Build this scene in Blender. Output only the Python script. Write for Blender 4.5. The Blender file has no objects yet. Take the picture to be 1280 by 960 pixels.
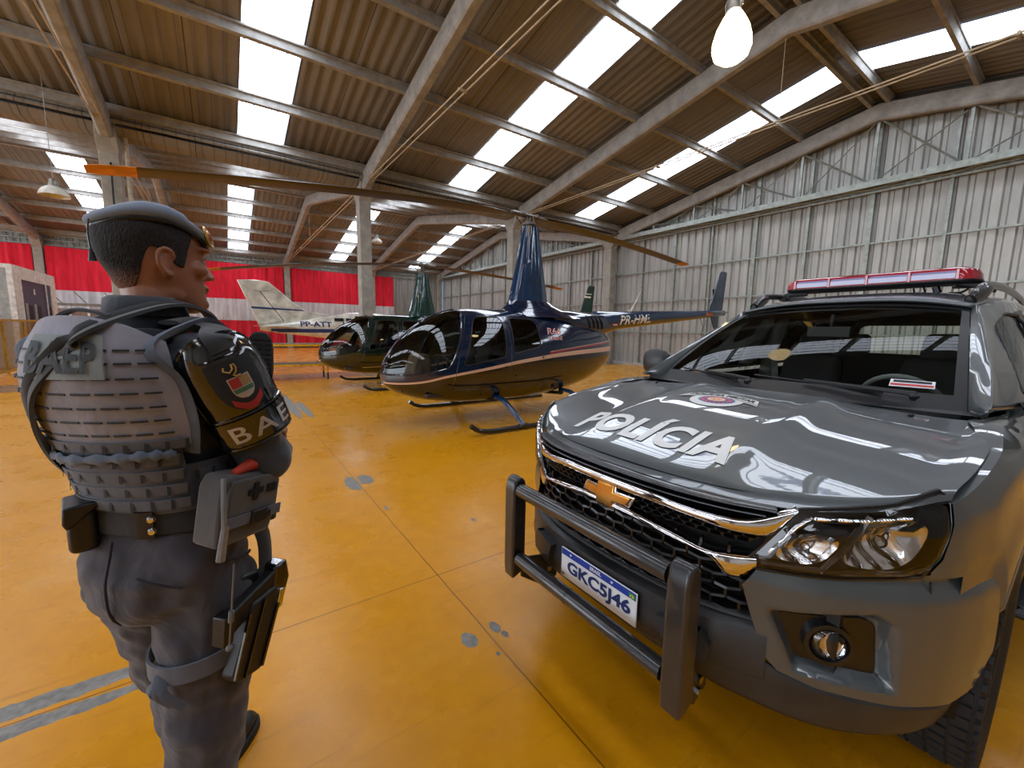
import bpy, bmesh, math, random
from mathutils import Vector, Matrix, Euler
random.seed(7)
PI = math.pi
COL = bpy.context.scene.collection
R = math.radians

# ------------------------------------------------------------------ materials
def srgb(r, g, b):
    f = lambda c: (c/255/12.92) if c/255 <= .04045 else ((c/255+.055)/1.055)**2.4
    return (f(r), f(g), f(b), 1)

class Mat:
    """small node helper"""
    def __init__(s, name, col=(128,128,128), rough=.5, metal=0., **kw):
        m = bpy.data.materials.new(name); m.use_nodes = True
        s.m = m; s.nt = m.node_tree; s.N = s.nt.nodes; s.L = s.nt.links
        s.b = s.N['Principled BSDF']
        s.b.inputs['Base Color'].default_value = srgb(*col)
        s.b.inputs['Roughness'].default_value = rough
        s.b.inputs['Metallic'].default_value = metal
        for k, v in kw.items():
            s.b.inputs[k.replace('_', ' ')].default_value = v
    def node(s, t, **kw):
        n = s.N.new(t)
        for k, v in kw.items():
            if isinstance(k, str) and hasattr(n, k): setattr(n, k, v)
        return n
    def coord(s, kind='Object', scale=(1,1,1), rot=(0,0,0)):
        tc = s.node('ShaderNodeTexCoord'); mp = s.node('ShaderNodeMapping')
        mp.inputs['Scale'].default_value = scale; mp.inputs['Rotation'].default_value = rot
        s.L.new(tc.outputs[kind], mp.inputs['Vector']); return mp.outputs['Vector']
    def noise(s, vec, scale=5, detail=4, rough=.55, dist=0):
        n = s.node('ShaderNodeTexNoise'); n.inputs['Scale'].default_value = scale
        n.inputs['Detail'].default_value = detail; n.inputs['Roughness'].default_value = rough
        n.inputs['Distortion'].default_value = dist
        s.L.new(vec, n.inputs['Vector']); return n.outputs['Fac']
    def ramp(s, fac, stops, interp='LINEAR'):
        n = s.node('ShaderNodeValToRGB'); n.color_ramp.interpolation = interp
        e = n.color_ramp.elements
        while len(e) < len(stops): e.new(.5)
        for i, (p, c) in enumerate(stops):
            e[i].position = p; e[i].color = c if len(c) == 4 and max(c) <= 1 else srgb(*c[:3])
        s.L.new(fac, n.inputs['Fac']); return n.outputs['Color']
    def mix(s, fac, a, b, blend='MIX'):
        n = s.node('ShaderNodeMix'); n.data_type = 'RGBA'; n.blend_type = blend
        for inp, v in ((n.inputs[0], fac), (n.inputs[6], a), (n.inputs[7], b)):
            if isinstance(v, (int, float)): inp.default_value = v
            elif isinstance(v, tuple): inp.default_value = v if len(v) == 4 else srgb(*v)
            else: s.L.new(v, inp)
        return n.outputs[2]
    def math(s, op, a, b=None, c=None):
        n = s.node('ShaderNodeMath'); n.operation = op
        for i, v in enumerate((a, b, c)):
            if v is None: continue
            if isinstance(v, (int, float)): n.inputs[i].default_value = v
            else: s.L.new(v, n.inputs[i])
        return n.outputs[0]
    def sep(s, vec):
        n = s.node('ShaderNodeSeparateXYZ'); s.L.new(vec, n.inputs[0]); return n.outputs
    def color(s, c): s.L.new(c, s.b.inputs['Base Color']); return s
    def roughness(s, c): s.L.new(c, s.b.inputs['Roughness']); return s
    def bump(s, h, strength=.3, dist=.01):
        n = s.node('ShaderNodeBump'); n.inputs['Strength'].default_value = strength
        n.inputs['Distance'].default_value = dist
        s.L.new(h, n.inputs['Height']); s.L.new(n.outputs['Normal'], s.b.inputs['Normal']); return s

def plain(name, col, rough=.5, metal=0., var=.12, vscale=8., bump=0., bscale=60., **kw):
    """procedural material: base colour broken up by noise, optional fine bump"""
    m = Mat(name, col, rough, metal, **kw)
    v = m.coord()
    n = m.noise(v, vscale, 4)
    lo = tuple(max(0, c*(1-var)) for c in col); hi = tuple(min(255, c*(1+var)) for c in col)
    m.color(m.ramp(n, [(.3, lo), (.7, hi)]))
    if bump:
        m.bump(m.noise(v, bscale, 3), bump, .004)
    return m.m

def glass(name, tint=(255,255,255), rough=0., mixf=.5, ior=1.45, gain=1.0):
    """thin pane: a see-through tinted layer under a mirror-like coat"""
    m = bpy.data.materials.new(name); m.use_nodes = True
    nt = m.node_tree; N = nt.nodes; N.clear()
    o = N.new('ShaderNodeOutputMaterial'); tr = N.new('ShaderNodeBsdfTransparent'); gl = N.new('ShaderNodeBsdfGlossy')
    fr = N.new('ShaderNodeFresnel'); mx = N.new('ShaderNodeMixShader'); ad = N.new('ShaderNodeMath')
    tr.inputs[0].default_value = srgb(*tint); gl.inputs['Roughness'].default_value = rough
    fr.inputs['IOR'].default_value = ior
    ad.operation = 'MULTIPLY_ADD'; ad.inputs[1].default_value = gain; ad.inputs[2].default_value = mixf
    ad.use_clamp = True
    nt.links.new(fr.outputs[0], ad.inputs[0]); nt.links.new(ad.outputs[0], mx.inputs[0])
    nt.links.new(tr.outputs[0], mx.inputs[1]); nt.links.new(gl.outputs[0], mx.inputs[2])
    nt.links.new(mx.outputs[0], o.inputs[0]); return m

def emit(name, col, strength):
    m = Mat(name, col, .5); m.b.inputs['Emission Color'].default_value = srgb(*col)
    m.b.inputs['Emission Strength'].default_value = strength; return m.m

# ------------------------------------------------------------------ mesh builder
def lerp(a, b, t): return a+(b-a)*t
def crv(pts, t):
    """Catmull-Rom through pts (tuples), t in 0..len-1"""
    n = len(pts)-1; i = min(int(t), n-1); f = t-i
    if n == 0: return Vector(pts[0])
    P = [Vector(pts[max(0, min(n, k))]) for k in (i-1, i, i+1, i+2)]
    if i == 0: P[0] = P[1]*2-P[2]
    if i+1 == n: P[3] = P[2]*2-P[1]
    return .5*((2*P[1])+(P[2]-P[0])*f+(2*P[0]-5*P[1]+4*P[2]-P[3])*f*f+(3*P[1]-P[0]-3*P[2]+P[3])*f**3)
def smoothpts(pts, n):
    return [crv(pts, (len(pts)-1)*i/(n-1)) for i in range(n)]
def interp(tab, x):
    """piecewise smooth lookup of [(x, v...)], x ascending"""
    if x <= tab[0][0]: return tab[0][1:] if len(tab[0]) > 2 else tab[0][1]
    if x >= tab[-1][0]: return tab[-1][1:] if len(tab[-1]) > 2 else tab[-1][1]
    for i in range(len(tab)-1):
        if tab[i][0] <= x <= tab[i+1][0]:
            f = (x-tab[i][0])/(tab[i+1][0]-tab[i][0])
            pts = [tab[max(0, i-1)], tab[i], tab[i+1], tab[min(len(tab)-1, i+2)]]
            out = []
            for k in range(1, len(tab[0])):
                x0, x1, x2, x3 = (p[0] for p in pts); y0, y1, y2, y3 = (p[k] for p in pts)
                d = x2-x1
                m1 = (y2-y0)/(x2-x0) if x2 != x0 else (y2-y1)/d
                m2 = (y3-y1)/(x3-x1) if x3 != x1 else (y2-y1)/d
                if (y1-y0)*(y2-y1) <= 0 and i > 0: m1 = 0
                if (y2-y1)*(y3-y2) <= 0 and i < len(tab)-2: m2 = 0
                h00 = 2*f**3-3*f*f+1; h10 = f**3-2*f*f+f; h01 = -2*f**3+3*f*f; h11 = f**3-f*f
                out.append(h00*y1+h10*d*m1+h01*y2+h11*d*m2)
            return out if len(out) > 1 else out[0]

class MB:
    def __init__(s): s.v = []; s.f = []; s.mi = []; s.cur = 0
    def face(s, idx): s.f.append(tuple(idx)); s.mi.append(s.cur)
    def box(s, c, size, rot=None, taper=1.0):
        c = Vector(c); hx, hy, hz = (d/2 for d in size); n = len(s.v)
        M = rot if rot is not None else Matrix.Identity(3)
        if isinstance(M, tuple): M = Euler(M).to_matrix()
        for z in (-hz, hz):
            k = taper if z > 0 else 1
            for x, y in ((-hx,-hy),(hx,-hy),(hx,hy),(-hx,hy)): s.v.append(c+M @ Vector((x*k, y*k, z)))
        for q in ((3,2,1,0),(4,5,6,7),(0,1,5,4),(1,2,6,5),(2,3,7,6),(3,0,4,7)): s.face(n+i for i in q)
        return s
    def span(s, a, b):
        return s.box([(p+q)/2 for p, q in zip(a, b)], [abs(q-p) for p, q in zip(a, b)])
    def rings(s, rings, close=True, caps=True, cyc=False):
        n0 = len(s.v); m = len(rings[0])
        for r in rings:
            for p in r: s.v.append(Vector(p))
        R_ = len(rings); last = R_ if cyc else R_-1
        for i in range(last):
            a = n0+i*m; b = n0+((i+1) % R_)*m
            for j in range(m if close else m-1):
                k = (j+1) % m
                s.face((a+j, a+k, b+k, b+j))
        if caps and not cyc and close:
            s.face(tuple(n0+j for j in reversed(range(m)))); s.face(tuple(n0+(R_-1)*m+j for j in range(m)))
        return s
    def tube(s, pts, r, seg=8, caps=True, cyc=False, squash=None):
        """r: number or list; squash=(a,b) gives an elliptic / flat section"""
        P = [Vector(p) for p in pts]; n = len(P); out = []; up = None
        for i, p in enumerate(P):
            if cyc: t = P[(i+1) % n]-P[i-1]
            else: t = P[min(i+1, n-1)]-P[max(i-1, 0)]
            t = t.normalized() if t.length > 1e-9 else Vector((0,0,1))
            if up is None:
                up = Vector((0,0,1)) if abs(t.z) < .9 else Vector((1,0,0))
            x = t.cross(up)
            if x.length < 1e-6: x = t.cross(Vector((0,1,0)))
            x.normalize(); y = x.cross(t).normalized(); up = y
            rr = r[i] if isinstance(r, (list, tuple)) else r
            sa, sb = squash if squash else (1, 1)
            out.append([p+x*math.cos(2*PI*k/seg)*rr*sa+y*math.sin(2*PI*k/seg)*rr*sb for k in range(seg)])
        return s.rings(out, True, caps, cyc)
    def cyl(s, a, b, r, r2=None, seg=16):
        r2 = r if r2 is None else r2
        return s.tube([a, b], [r, r2], seg)
    def disc_lathe(s, prof, origin=(0,0,0), axis=(0,0,1), seg=24, caps=True):
        """prof: [(radius, height)] turned about axis"""
        a = Vector(axis).normalized(); x = a.orthogonal().normalized(); y = a.cross(x); o = Vector(origin)
        return s.rings([[o+a*h+(x*math.cos(2*PI*k/seg)+y*math.sin(2*PI*k/seg))*max(r, 1e-5) for k in range(seg)] for r, h in prof], True, caps)
    def ball(s, c, r, seg=16, rings=10, rot=None):
        c = Vector(c); r = (r, r, r) if isinstance(r, (int, float)) else r
        M = Euler(rot).to_matrix() if rot else Matrix.Identity(3); out = []
        for i in range(rings+1):
            a = PI*i/rings; ra = max(math.sin(a), 1e-3)
            out.append([c+M @ Vector((r[0]*ra*math.cos(2*PI*k/seg), r[1]*ra*math.sin(2*PI*k/seg), -r[2]*math.cos(a))) for k in range(seg)])
        return s.rings(out)
    def grid(s, fn, nu, nv, flip=False):
        n0 = len(s.v)
        for i in range(nu+1):
            for j in range(nv+1): s.v.append(Vector(fn(i/nu, j/nv)))
        for i in range(nu):
            for j in range(nv):
                a = n0+i*(nv+1)+j; q = (a, a+nv+1, a+nv+2, a+1)
                s.face(reversed(q) if flip else q)
        return s
    def prism(s, poly, a, b, axis='y'):
        """extrude a 2-D polygon from a to b along axis"""
        def P(u, v, w): return {'y': (u, w, v), 'x': (w, u, v), 'z': (u, v, w)}[axis]
        return s.rings([[P(u, v, a) for u, v in poly], [P(u, v, b) for u, v in poly]])
    def add(s, o, M=None):
        n = len(s.v)
        s.v += [(M @ Vector(v)) if M is not None else Vector(v) for v in o.v]
        s.f += [tuple(n+i for i in f) for f in o.f]; s.mi += o.mi; return s
    def xf(s, fn): s.v = [Vector(fn(Vector(v))) for v in s.v]; return s
    def mirror(s, ax=1):
        def g(v): v = Vector(v); v[ax] *= -1; return v
        o = MB(); o.v = [g(v) for v in s.v]; o.f = [tuple(reversed(f)) for f in s.f]; o.mi = list(s.mi); return o
    def pieces(s):
        par = list(range(len(s.v)))
        def fd(i):
            while par[i] != i: par[i] = par[par[i]]; i = par[i]
            return i
        for f in s.f:
            a = fd(f[0])
            for i in f[1:]: par[fd(i)] = a
        gr = {}
        for f in s.f: gr.setdefault(fd(f[0]), []).append(f)
        out = []
        for fs in gr.values():
            o = MB(); mp = {}
            for f in fs:
                idx = []
                for i in f:
                    if i not in mp: mp[i] = len(o.v); o.v.append(s.v[i])
                    idx.append(mp[i])
                o.face(idx)
            out.append(o)
        return out
    SPLIT = {'window_seal', 'cross_tube', 'cooling_louvre', 'pocket_seam', 'cabin_door_seam', 'front_fender', 'rear_fender', 'door_fastener', 'stud', 'tail_skid'}
    def obj(s, name, mat, parent=None, smooth=40, bevel=0, subd=0, solid=0, bseg=2, weld=0, fixn=True):
        if name in MB.SPLIT:
            pc = s.pieces()
            if len(pc) > 1: return [p_.obj(name, mat, parent, smooth, bevel, subd, solid, bseg, weld, fixn) for p_ in pc][0]
        me = bpy.data.meshes.new(name); me.from_pydata([tuple(v) for v in s.v], [], s.f)
        mats = mat if isinstance(mat, (list, tuple)) else [mat]
        for m in mats: me.materials.append(m)
        if len(mats) > 1:
            for p, i in zip(me.polygons, s.mi): p.material_index = i
        me.update()
        if fixn or weld:
            bm = bmesh.new(); bm.from_mesh(me)
            if weld: bmesh.ops.remove_doubles(bm, verts=bm.verts, dist=weld)
            if fixn: bmesh.ops.recalc_face_normals(bm, faces=bm.faces)
            bm.to_mesh(me); bm.free()
        if smooth:
            me.shade_smooth()
            try: me.set_sharp_from_angle(angle=R(smooth))
            except Exception: pass
        o = bpy.data.objects.new(name, me); COL.objects.link(o)
        if parent: o.parent = parent
        if solid:
            md = o.modifiers.new('thick', 'SOLIDIFY'); md.thickness = solid; md.offset = 0
        if bevel:
            md = o.modifiers.new('bevel', 'BEVEL'); md.width = bevel; md.segments = bseg; md.limit_method = 'ANGLE'; md.angle_limit = R(35)
            md.harden_normals = False
        if subd:
            md = o.modifiers.new('sub', 'SUBSURF'); md.levels = subd; md.render_levels = subd
        return o

def root(name, label, cat, loc=(0,0,0), rotz=0, group=None):
    o = bpy.data.objects.new(name, None); COL.objects.link(o); o.empty_display_size = .1
    o.location = loc; o.rotation_euler = (0, 0, rotz); o['label'] = label; o['category'] = cat
    if group: o['group'] = group
    return o
def tag(o, label, cat, group=None):
    o['label'] = label; o['category'] = cat
    if group: o['group'] = group
    return o
def struct(o, label=None):
    o['kind'] = 'structure'
    if label: o['label'] = label
    return o
def dup(o, parent=None, **kw):
    c = o.copy(); COL.objects.link(c)
    if parent: c.parent = parent
    for ch in list(o.children): dup(ch, c)
    for k, v in kw.items():
        if k in ('location', 'rotation_euler'): setattr(c, k, v)
        else: c[k] = v
    return c

def text_mb(body, size=1, depth=.0, shear=0, offset=0, align='CENTER', sub=0, spacing=1.0, sx=1.0):
    """flat lettering in the XY plane as an MB"""
    cu = bpy.data.curves.new('lettering', 'FONT'); cu.body = body; cu.size = size; cu.extrude = depth
    cu.shear = shear; cu.offset = offset; cu.align_x = align; cu.align_y = 'CENTER'; cu.space_character = spacing
    cu.resolution_u = 4
    ob = bpy.data.objects.new('lettering', cu); COL.objects.link(ob)
    dg = bpy.context.evaluated_depsgraph_get(); dg.update()
    me = bpy.data.meshes.new_from_object(ob.evaluated_get(dg))
    bpy.data.objects.remove(ob)
    bm = bmesh.new(); bm.from_mesh(me)
    bmesh.ops.remove_doubles(bm, verts=bm.verts, dist=1e-5)
    bmesh.ops.triangulate(bm, faces=bm.faces)
    for _ in range(sub):
        bmesh.ops.subdivide_edges(bm, edges=bm.edges, cuts=1, use_grid_fill=True)
        bmesh.ops.triangulate(bm, faces=bm.faces)
    o = MB(); o.v = [Vector((v.co.x*sx, v.co.y, v.co.z)) for v in bm.verts]; bm.verts.index_update()
    o.f = [tuple(v.index for v in f.verts) for f in bm.faces]; o.mi = [0]*len(o.f)
    bm.free(); bpy.data.meshes.remove(me); bpy.data.curves.remove(cu)
    return o

# ------------------------------------------------------------------ camera
FPX = 515.114; YAW, PITCH, ROLL = .959321356, -.127321748, .0185989868
def make_camera():
    fw = Vector((math.cos(PITCH)*math.cos(YAW), math.cos(PITCH)*math.sin(YAW), math.sin(PITCH)))
    r = fw.cross(Vector((0,0,1))).normalized(); u = r.cross(fw)
    r2 = r*math.cos(ROLL)+u*math.sin(ROLL); u2 = u*math.cos(ROLL)-r*math.sin(ROLL)
    M = Matrix((r2, u2, -fw)).transposed().to_4x4(); M.translation = Vector((0, 0, 1.54))
    cd = bpy.data.cameras.new('camera'); c = bpy.data.objects.new('camera', cd); COL.objects.link(c)
    cd.sensor_width = 36; cd.sensor_fit = 'HORIZONTAL'; cd.lens = FPX/1280*36; cd.clip_end = 300; cd.clip_start = .05
    c.matrix_world = M; bpy.context.scene.camera = c
make_camera()
# ================================================================== hall
RZ, SL = 8.62, .19                 # ridge height of the sheets, slope
RIDGES = (4.62, 25.0); VAL = 14.85; EV0, EV1 = -5.6, 35.2
XW, XE = -20.6, 16.6
FX = [-14.45, -8.25, -2.05, 4.15, 10.35, 16.35]   # frame lines
def roofz(y):
    yr = RIDGES[0] if y < VAL else RIDGES[1]
    return RZ-SL*abs(y-yr)

# ---- materials
def floor_mat():
    m = Mat('yellow_epoxy_floor', (214,150,10), .2)
    tc = m.coord('Object'); x, y, z = m.sep(tc)
    big = m.noise(tc, .35, 4, .6); fine = m.noise(tc, 9, 6, .6)
    c = m.ramp(big, [(.3, (206,136,8)), (.7, (222,150,13))])
    c = m.mix(.4, c, m.ramp(fine, [(.3, (196,126,8)), (.7, (222,152,16))]))
    # scuffs: thin stretched streaks in several directions
    for ang, sc, th in ((.5, 1.6, .60), (1.3, 2.1, .62), (2.4, 1.8, .62)):
        v = m.coord('Object', (sc*.7, sc*14, 1), (0, 0, ang))
        s = m.noise(v, 1.0, 5, .7)
        c = m.mix(m.math('MULTIPLY', m.ramp(s, [(th, (0,0,0)), (th+.1, (255,255,255))]), .30), c, (120, 76, 20))
    pale = m.ramp(m.noise(tc, .55, 5, .7, .6), [(.52, (0,0,0)), (.75, (255,255,255))])
    c = m.mix(m.math('MULTIPLY', pale, .30), c, (216, 176, 84))
    # construction joints
    wob = m.math('MULTIPLY', m.math('SUBTRACT', m.noise(tc, 3, 3), .5), .012)
    def line(cd, off, per, w):
        t = m.math('ADD', m.math('SUBTRACT', cd, off), wob)
        t = m.math('SUBTRACT', m.math('MODULO', m.math('ADD', t, per*20.5), per), per/2)
        return m.math('LESS_THAN', m.math('ABSOLUTE', t), w)
    j = m.math('MAXIMUM', line(x, 1.03, 5.2, .0038), line(y, 2.25, 4.2, .0034))
    c = m.mix(m.math('MULTIPLY', j, .8), c, (110, 66, 12))
    # bare concrete where the paint has lifted along the joints
    v2 = m.coord('Object', (1, 1, 1)); ch = m.noise(v2, 7, 5, .65)
    def blob(cx, cy, rx, ry, thr, seed):
        wx = m.math('MULTIPLY', m.math('SUBTRACT', m.noise(m.coord('Object', (1,1,1), (0,0,seed*1.7)), 9, 5, .7), .5), .11*min(1, 6*min(rx, ry)))
        dx = m.math('DIVIDE', m.math('SUBTRACT', m.math('ADD', x, wx), cx), rx); dy = m.math('DIVIDE', m.math('SUBTRACT', m.math('ADD', y, wx), cy), ry)
        d = m.math('ADD', m.math('MULTIPLY', dx, dx), m.math('MULTIPLY', dy, dy))
        d = m.math('ADD', d, m.math('MULTIPLY', m.math('SUBTRACT', m.noise(m.coord('Object', (1,1,1), (0,0,seed)), 14, 4, .6), .5), thr))
        return m.math('LESS_THAN', d, 1.0)
    B = None
    for b in ((-.76,2.325,.52,.048,1.0,1), (-.80,2.205,.54,.040,1.0,2), (-1.7,2.27,.55,.07,1.8,3), (.93,1.655,.042,.055,1.2,4), (1.085,1.66,.026,.045,1.2,5),
              (1.10,1.59,.017,.025,1.2,6), (1.0,1.50,.010,.012,1.,7), (.98,4.15,.06,.22,2.2,8), (1.12,4.2,.07,.14,2.,9), (1.02,9.4,.10,1.6,2.,10), (1.2,8.6,.07,.9,2.,11), (.9,12.6,.08,1.1,2.2,12),
              (1.08,3.4,.012,.06,1.5,13), (-6.2,7.5,.3,2.4,2.,14), (1.6,2.8,.02,.03,1,15)):
        k = blob(*b); B = k if B is None else m.math('MAXIMUM', B, k)
    conc = m.ramp(m.noise(tc, 25, 4), [(.3, (112,108,104)), (.7, (150,146,138))])
    c = m.mix(B, c, conc)
    # worn grey drain strip under the valley
    st = m.math('LESS_THAN', m.math('ABSOLUTE', m.math('SUBTRACT', y, 14.5)), .82)
    c = m.mix(m.math('MULTIPLY', st, .8), c, m.ramp(m.noise(tc, 1.5, 4), [(.35, (106,88,82)), (.7, (150,122,98))]))
    far = m.math('GREATER_THAN', y, 15.32)
    c = m.mix(m.math('MULTIPLY', far, .5), c, (226, 138, 60))
    m.color(c)
    rg = m.ramp(m.noise(tc, 1.2, 5, .65), [(.3, (.20,.20,.20,1)), (.75, (.42,.42,.42,1))])
    m.roughness(m.math('MAXIMUM', rg, m.math('MULTIPLY', B, .7)))
    h = m.math('SUBTRACT', m.math('MULTIPLY', m.noise(tc, 2.2, 3), .9), m.math('MAXIMUM', m.math('MULTIPLY', B, .5), j))
    m.bump(h, .12, .02)
    m.b.inputs['Specular IOR Level'].default_value = .35
    return m.m
def concrete(name, a, b, sc=3):
    m = Mat(name, a, .85); v = m.coord()
    c = m.ramp(m.noise(v, sc, 6, .65), [(.3, a), (.7, b)])
    c = m.mix(m.math('MULTIPLY', m.ramp(m.noise(v, sc*7, 5, .7), [(.55, (0,0,0)), (.75, (255,255,255))]), .3), c, tuple(k*.6 for k in a))
    m.color(c); m.bump(m.noise(v, 40, 4), .3, .004); return m.m
def roof_mat():
    m = Mat('weathered_fibre_cement', (112,98,78), .9); v = m.coord('Object', (1, .12, 1)); v2 = m.coord()
    c = m.ramp(m.noise(v, 1.6, 5, .7), [(.25, (108,104,98)), (.5, (132,128,120)), (.8, (154,150,142))])
    c = m.mix(.35, c, m.ramp(m.noise(v2, .45, 4), [(.3, (100,97,92)), (.7, (144,140,132))]))
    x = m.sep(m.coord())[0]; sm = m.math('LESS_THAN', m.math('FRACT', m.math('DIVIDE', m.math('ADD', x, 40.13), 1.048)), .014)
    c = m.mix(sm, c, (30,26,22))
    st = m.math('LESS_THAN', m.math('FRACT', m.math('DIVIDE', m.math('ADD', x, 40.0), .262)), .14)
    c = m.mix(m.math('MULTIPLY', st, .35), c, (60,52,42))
    m.color(c); return m.m
def sheet_mat(name, a, b):
    m = Mat(name, a, .45, .35); v = m.coord('Object', (1, 1, .2))
    c = m.ramp(m.noise(v, 2.2, 5, .7), [(.25, a), (.75, b)])
    m.color(c); m.bump(m.noise(m.coord(), 25, 3), .08, .004); return m.m
M_floor = floor_mat()
M_conc = concrete('aged_concrete_beam', (130,128,124), (170,168,162))
M_col = concrete('pale_concrete_column', (138,136,128), (176,172,160))
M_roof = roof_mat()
M_purlin = concrete('precast_purlin', (136,134,130), (174,172,166), 5)
M_sheet = sheet_mat('galvanised_wall_sheet', (150,150,146), (192,191,184))
M_steel = plain('galvanised_steel_frame', (156,162,154), .45, .5, .12)
def sky_mat():
    m = Mat('skylight_panel_lit_by_day', (226,238,255), .5); v = m.coord('Object'); x, y, z = m.sep(v)
    t = m.math('MULTIPLY', m.math('SINE', m.math('MULTIPLY', x, 2*PI/.262)), .5); t = m.math('ADD', t, .5); tt = m.math('LESS_THAN', t, .10)
    n = m.noise(m.coord('Object', (3, .6, 1)), 3, 4, .6)
    c = m.mix(tt, (236,244,255), (46,60,92))  # corrugation shading painted into the glow as dark bluish lines
    c = m.mix(m.math('MULTIPLY', n, .25), c, (170,190,225))
    m.L.new(c, m.b.inputs['Emission Color']); m.b.inputs['Emission Strength'].default_value = 7.5; return m.m
M_sky = sky_mat()
M_sheet_in = sheet_mat('grey_side_wall_sheet', (132,130,124), (172,170,164))

# ---- floor
b = MB(); b.span((XW-30, -16, -.2), (XE+.3, EV1+.3, 0))
struct(b.obj('floor', M_floor, smooth=0), 'glossy yellow painted hangar floor')

# ---- roof sheets as real trapezoidal corrugation, with gaps where the skylight strips lie
SKYX = [1.22, 7.62, 13.9, -4.95, -11.2, -17.4]; SW = .56
def profile(x, pitch=.36, h=.045):
    t = (x/pitch) % 1
    return h*max(0, min(1, 2.2-abs(t-.5)*8.8+.2)) if True else 0
def corr_x(x0, x1, pitch, h):
    """breakpoints of a trapezoid wave"""
    out = []; k = math.floor(x0/pitch)
    while k*pitch < x1:
        for f, z in ((0, 0), (.5, 0), (.62, h), (.88, h)):
            x = (k+f)*pitch
            if x0 < x < x1: out.append((x, z))
        k += 1
    return [(x0, 0)]+out+[(x1, 0)]
def roof_strip(b, x0, x1, ya, yb, dz=0, pitch=.262, h=.018):
    px = corr_x(x0, x1, pitch, h)
    b.rings([[(x, y, roofz(y if abs(y-VAL) > 1e-6 else y)+dz+z) for x, z in px] for y in (ya, yb)], close=False)
spans = []
xs = sorted(SKYX); cur = XW
for c_ in xs: spans.append((cur, c_-SW)); cur = c_+SW
spans.append((cur, XE+.55))
for nm, ya, yb in (('ceiling', EV0, 4.62), ('ceiling', 4.62, 14.55), ('ceiling', 15.2, 25.0), ('ceiling', 25.0, EV1)):
    b = MB()
    for x0, x1 in spans: roof_strip(b, x0, x1, ya, yb)
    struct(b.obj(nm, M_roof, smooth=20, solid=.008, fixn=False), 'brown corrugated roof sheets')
n_ = 0
for ya, yb in ((EV0, 4.4), (4.84, 14.5), (15.3, 24.8), (25.2, EV1)):
    for c_ in SKYX:
        b = MB(); roof_strip(b, c_-SW-.02, c_+SW+.02, ya, yb, .012)
        n_ += 1
        struct(b.obj('window_%d' % n_, M_sky, smooth=20, fixn=False), 'translucent skylight strip in the roof')
# valley gutter between the two bays and the box over it
b = MB()
b.span((XW, 14.36, 6.50), (XE-.3, 14.43, 6.60)); b.cyl((XW, 14.30, 6.40), (XE-.3, 14.30, 6.40), .035, seg=8)
b.rings([[(x, 14.4, 6.32), (x, 14.6, 6.2), (x, 15.1, 6.2), (x, 15.3, 6.32)] for x in (XW, XE)], close=False)
struct(b.obj('trim_1', M_roof, smooth=0, solid=.03), 'concrete valley gutter beam')
b = MB(); b.span((XW, 15.25, 6.42), (XE-.3, 15.4, 6.62)); struct(b.obj('trim_2', M_conc, smooth=0), 'concrete valley beam of the far bay')
def closing(b, y0, y1, z0, z1): b.rings([[(XW, y0, z0), (XW, y1, z1)], [(XE, y0, z0), (XE, y1, z1)]], close=False)
b = MB(); closing(b, 14.5, 14.62, 6.6, 6.95); closing(b, 15.2, 15.1, 6.6, 6.95); closing(b, 14.5, 15.2, 6.95, 6.95)
struct(b.obj('trim_3', M_roof, smooth=0, solid=.02), 'flashing over the valley')

b = MB()
for c_ in SKYX:
    for yr in RIDGES: roof_strip(b, c_-SW-.03, c_+SW+.03, yr-.24, yr, .016); roof_strip(b, c_-SW-.03, c_+SW+.03, yr, yr+.24, .016)
struct(b.obj('trim_5', M_roof, smooth=20, solid=.006, fixn=False), 'ridge sheets between the skylights')
b = MB(); rnd = random.Random(3)
for xa, xb in ((-6.6,-2.6), (-.2,3.7), (6.0,9.6)):
    x = xa
    while x < xb:
        l = rnd.uniform(.03,.14)
        for yy, zz in ((14.56,6.93),(14.63,6.955)):
            if rnd.random() < .7: b.box((x, yy, zz-.02), (l,.015,.035))
        x += rnd.uniform(.15,.3)
b.span((.1,14.5,6.62),(1.5,14.515,6.66)); b.span((-8.2,14.5,6.62),(-6.9,14.515,6.66))
struct(b.obj('window_90', M_sky, smooth=0), 'slivers of daylight along the valley flashing')
# purlins
M_rib = M_purlin
pur = []
for yr in RIDGES:
    for d in (.22, 2.0, 3.95, 5.92, 7.88, 9.72):
        for s_ in (-1, 1): pur.append((yr+s_*d, s_))
k = 0
pr0 = None
for y, s_ in pur:
    if y < EV0+.2 and False: continue
    b = MB()
    z = roofz(y)-.01
    ang = -s_*math.atan(SL)
    b.box(((XW+XE)/2, y, z-.12), (XE-XW-.3, .09, .2), (ang, 0, 0))
    b.box(((XW+XE)/2, y, z-.03), (XE-XW-.3, .17, .045), (ang, 0, 0))
    struct(b.obj('trim_%d' % (10+k), M_rib, smooth=0), 'precast purlin under the roof sheets'); k += 1

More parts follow.
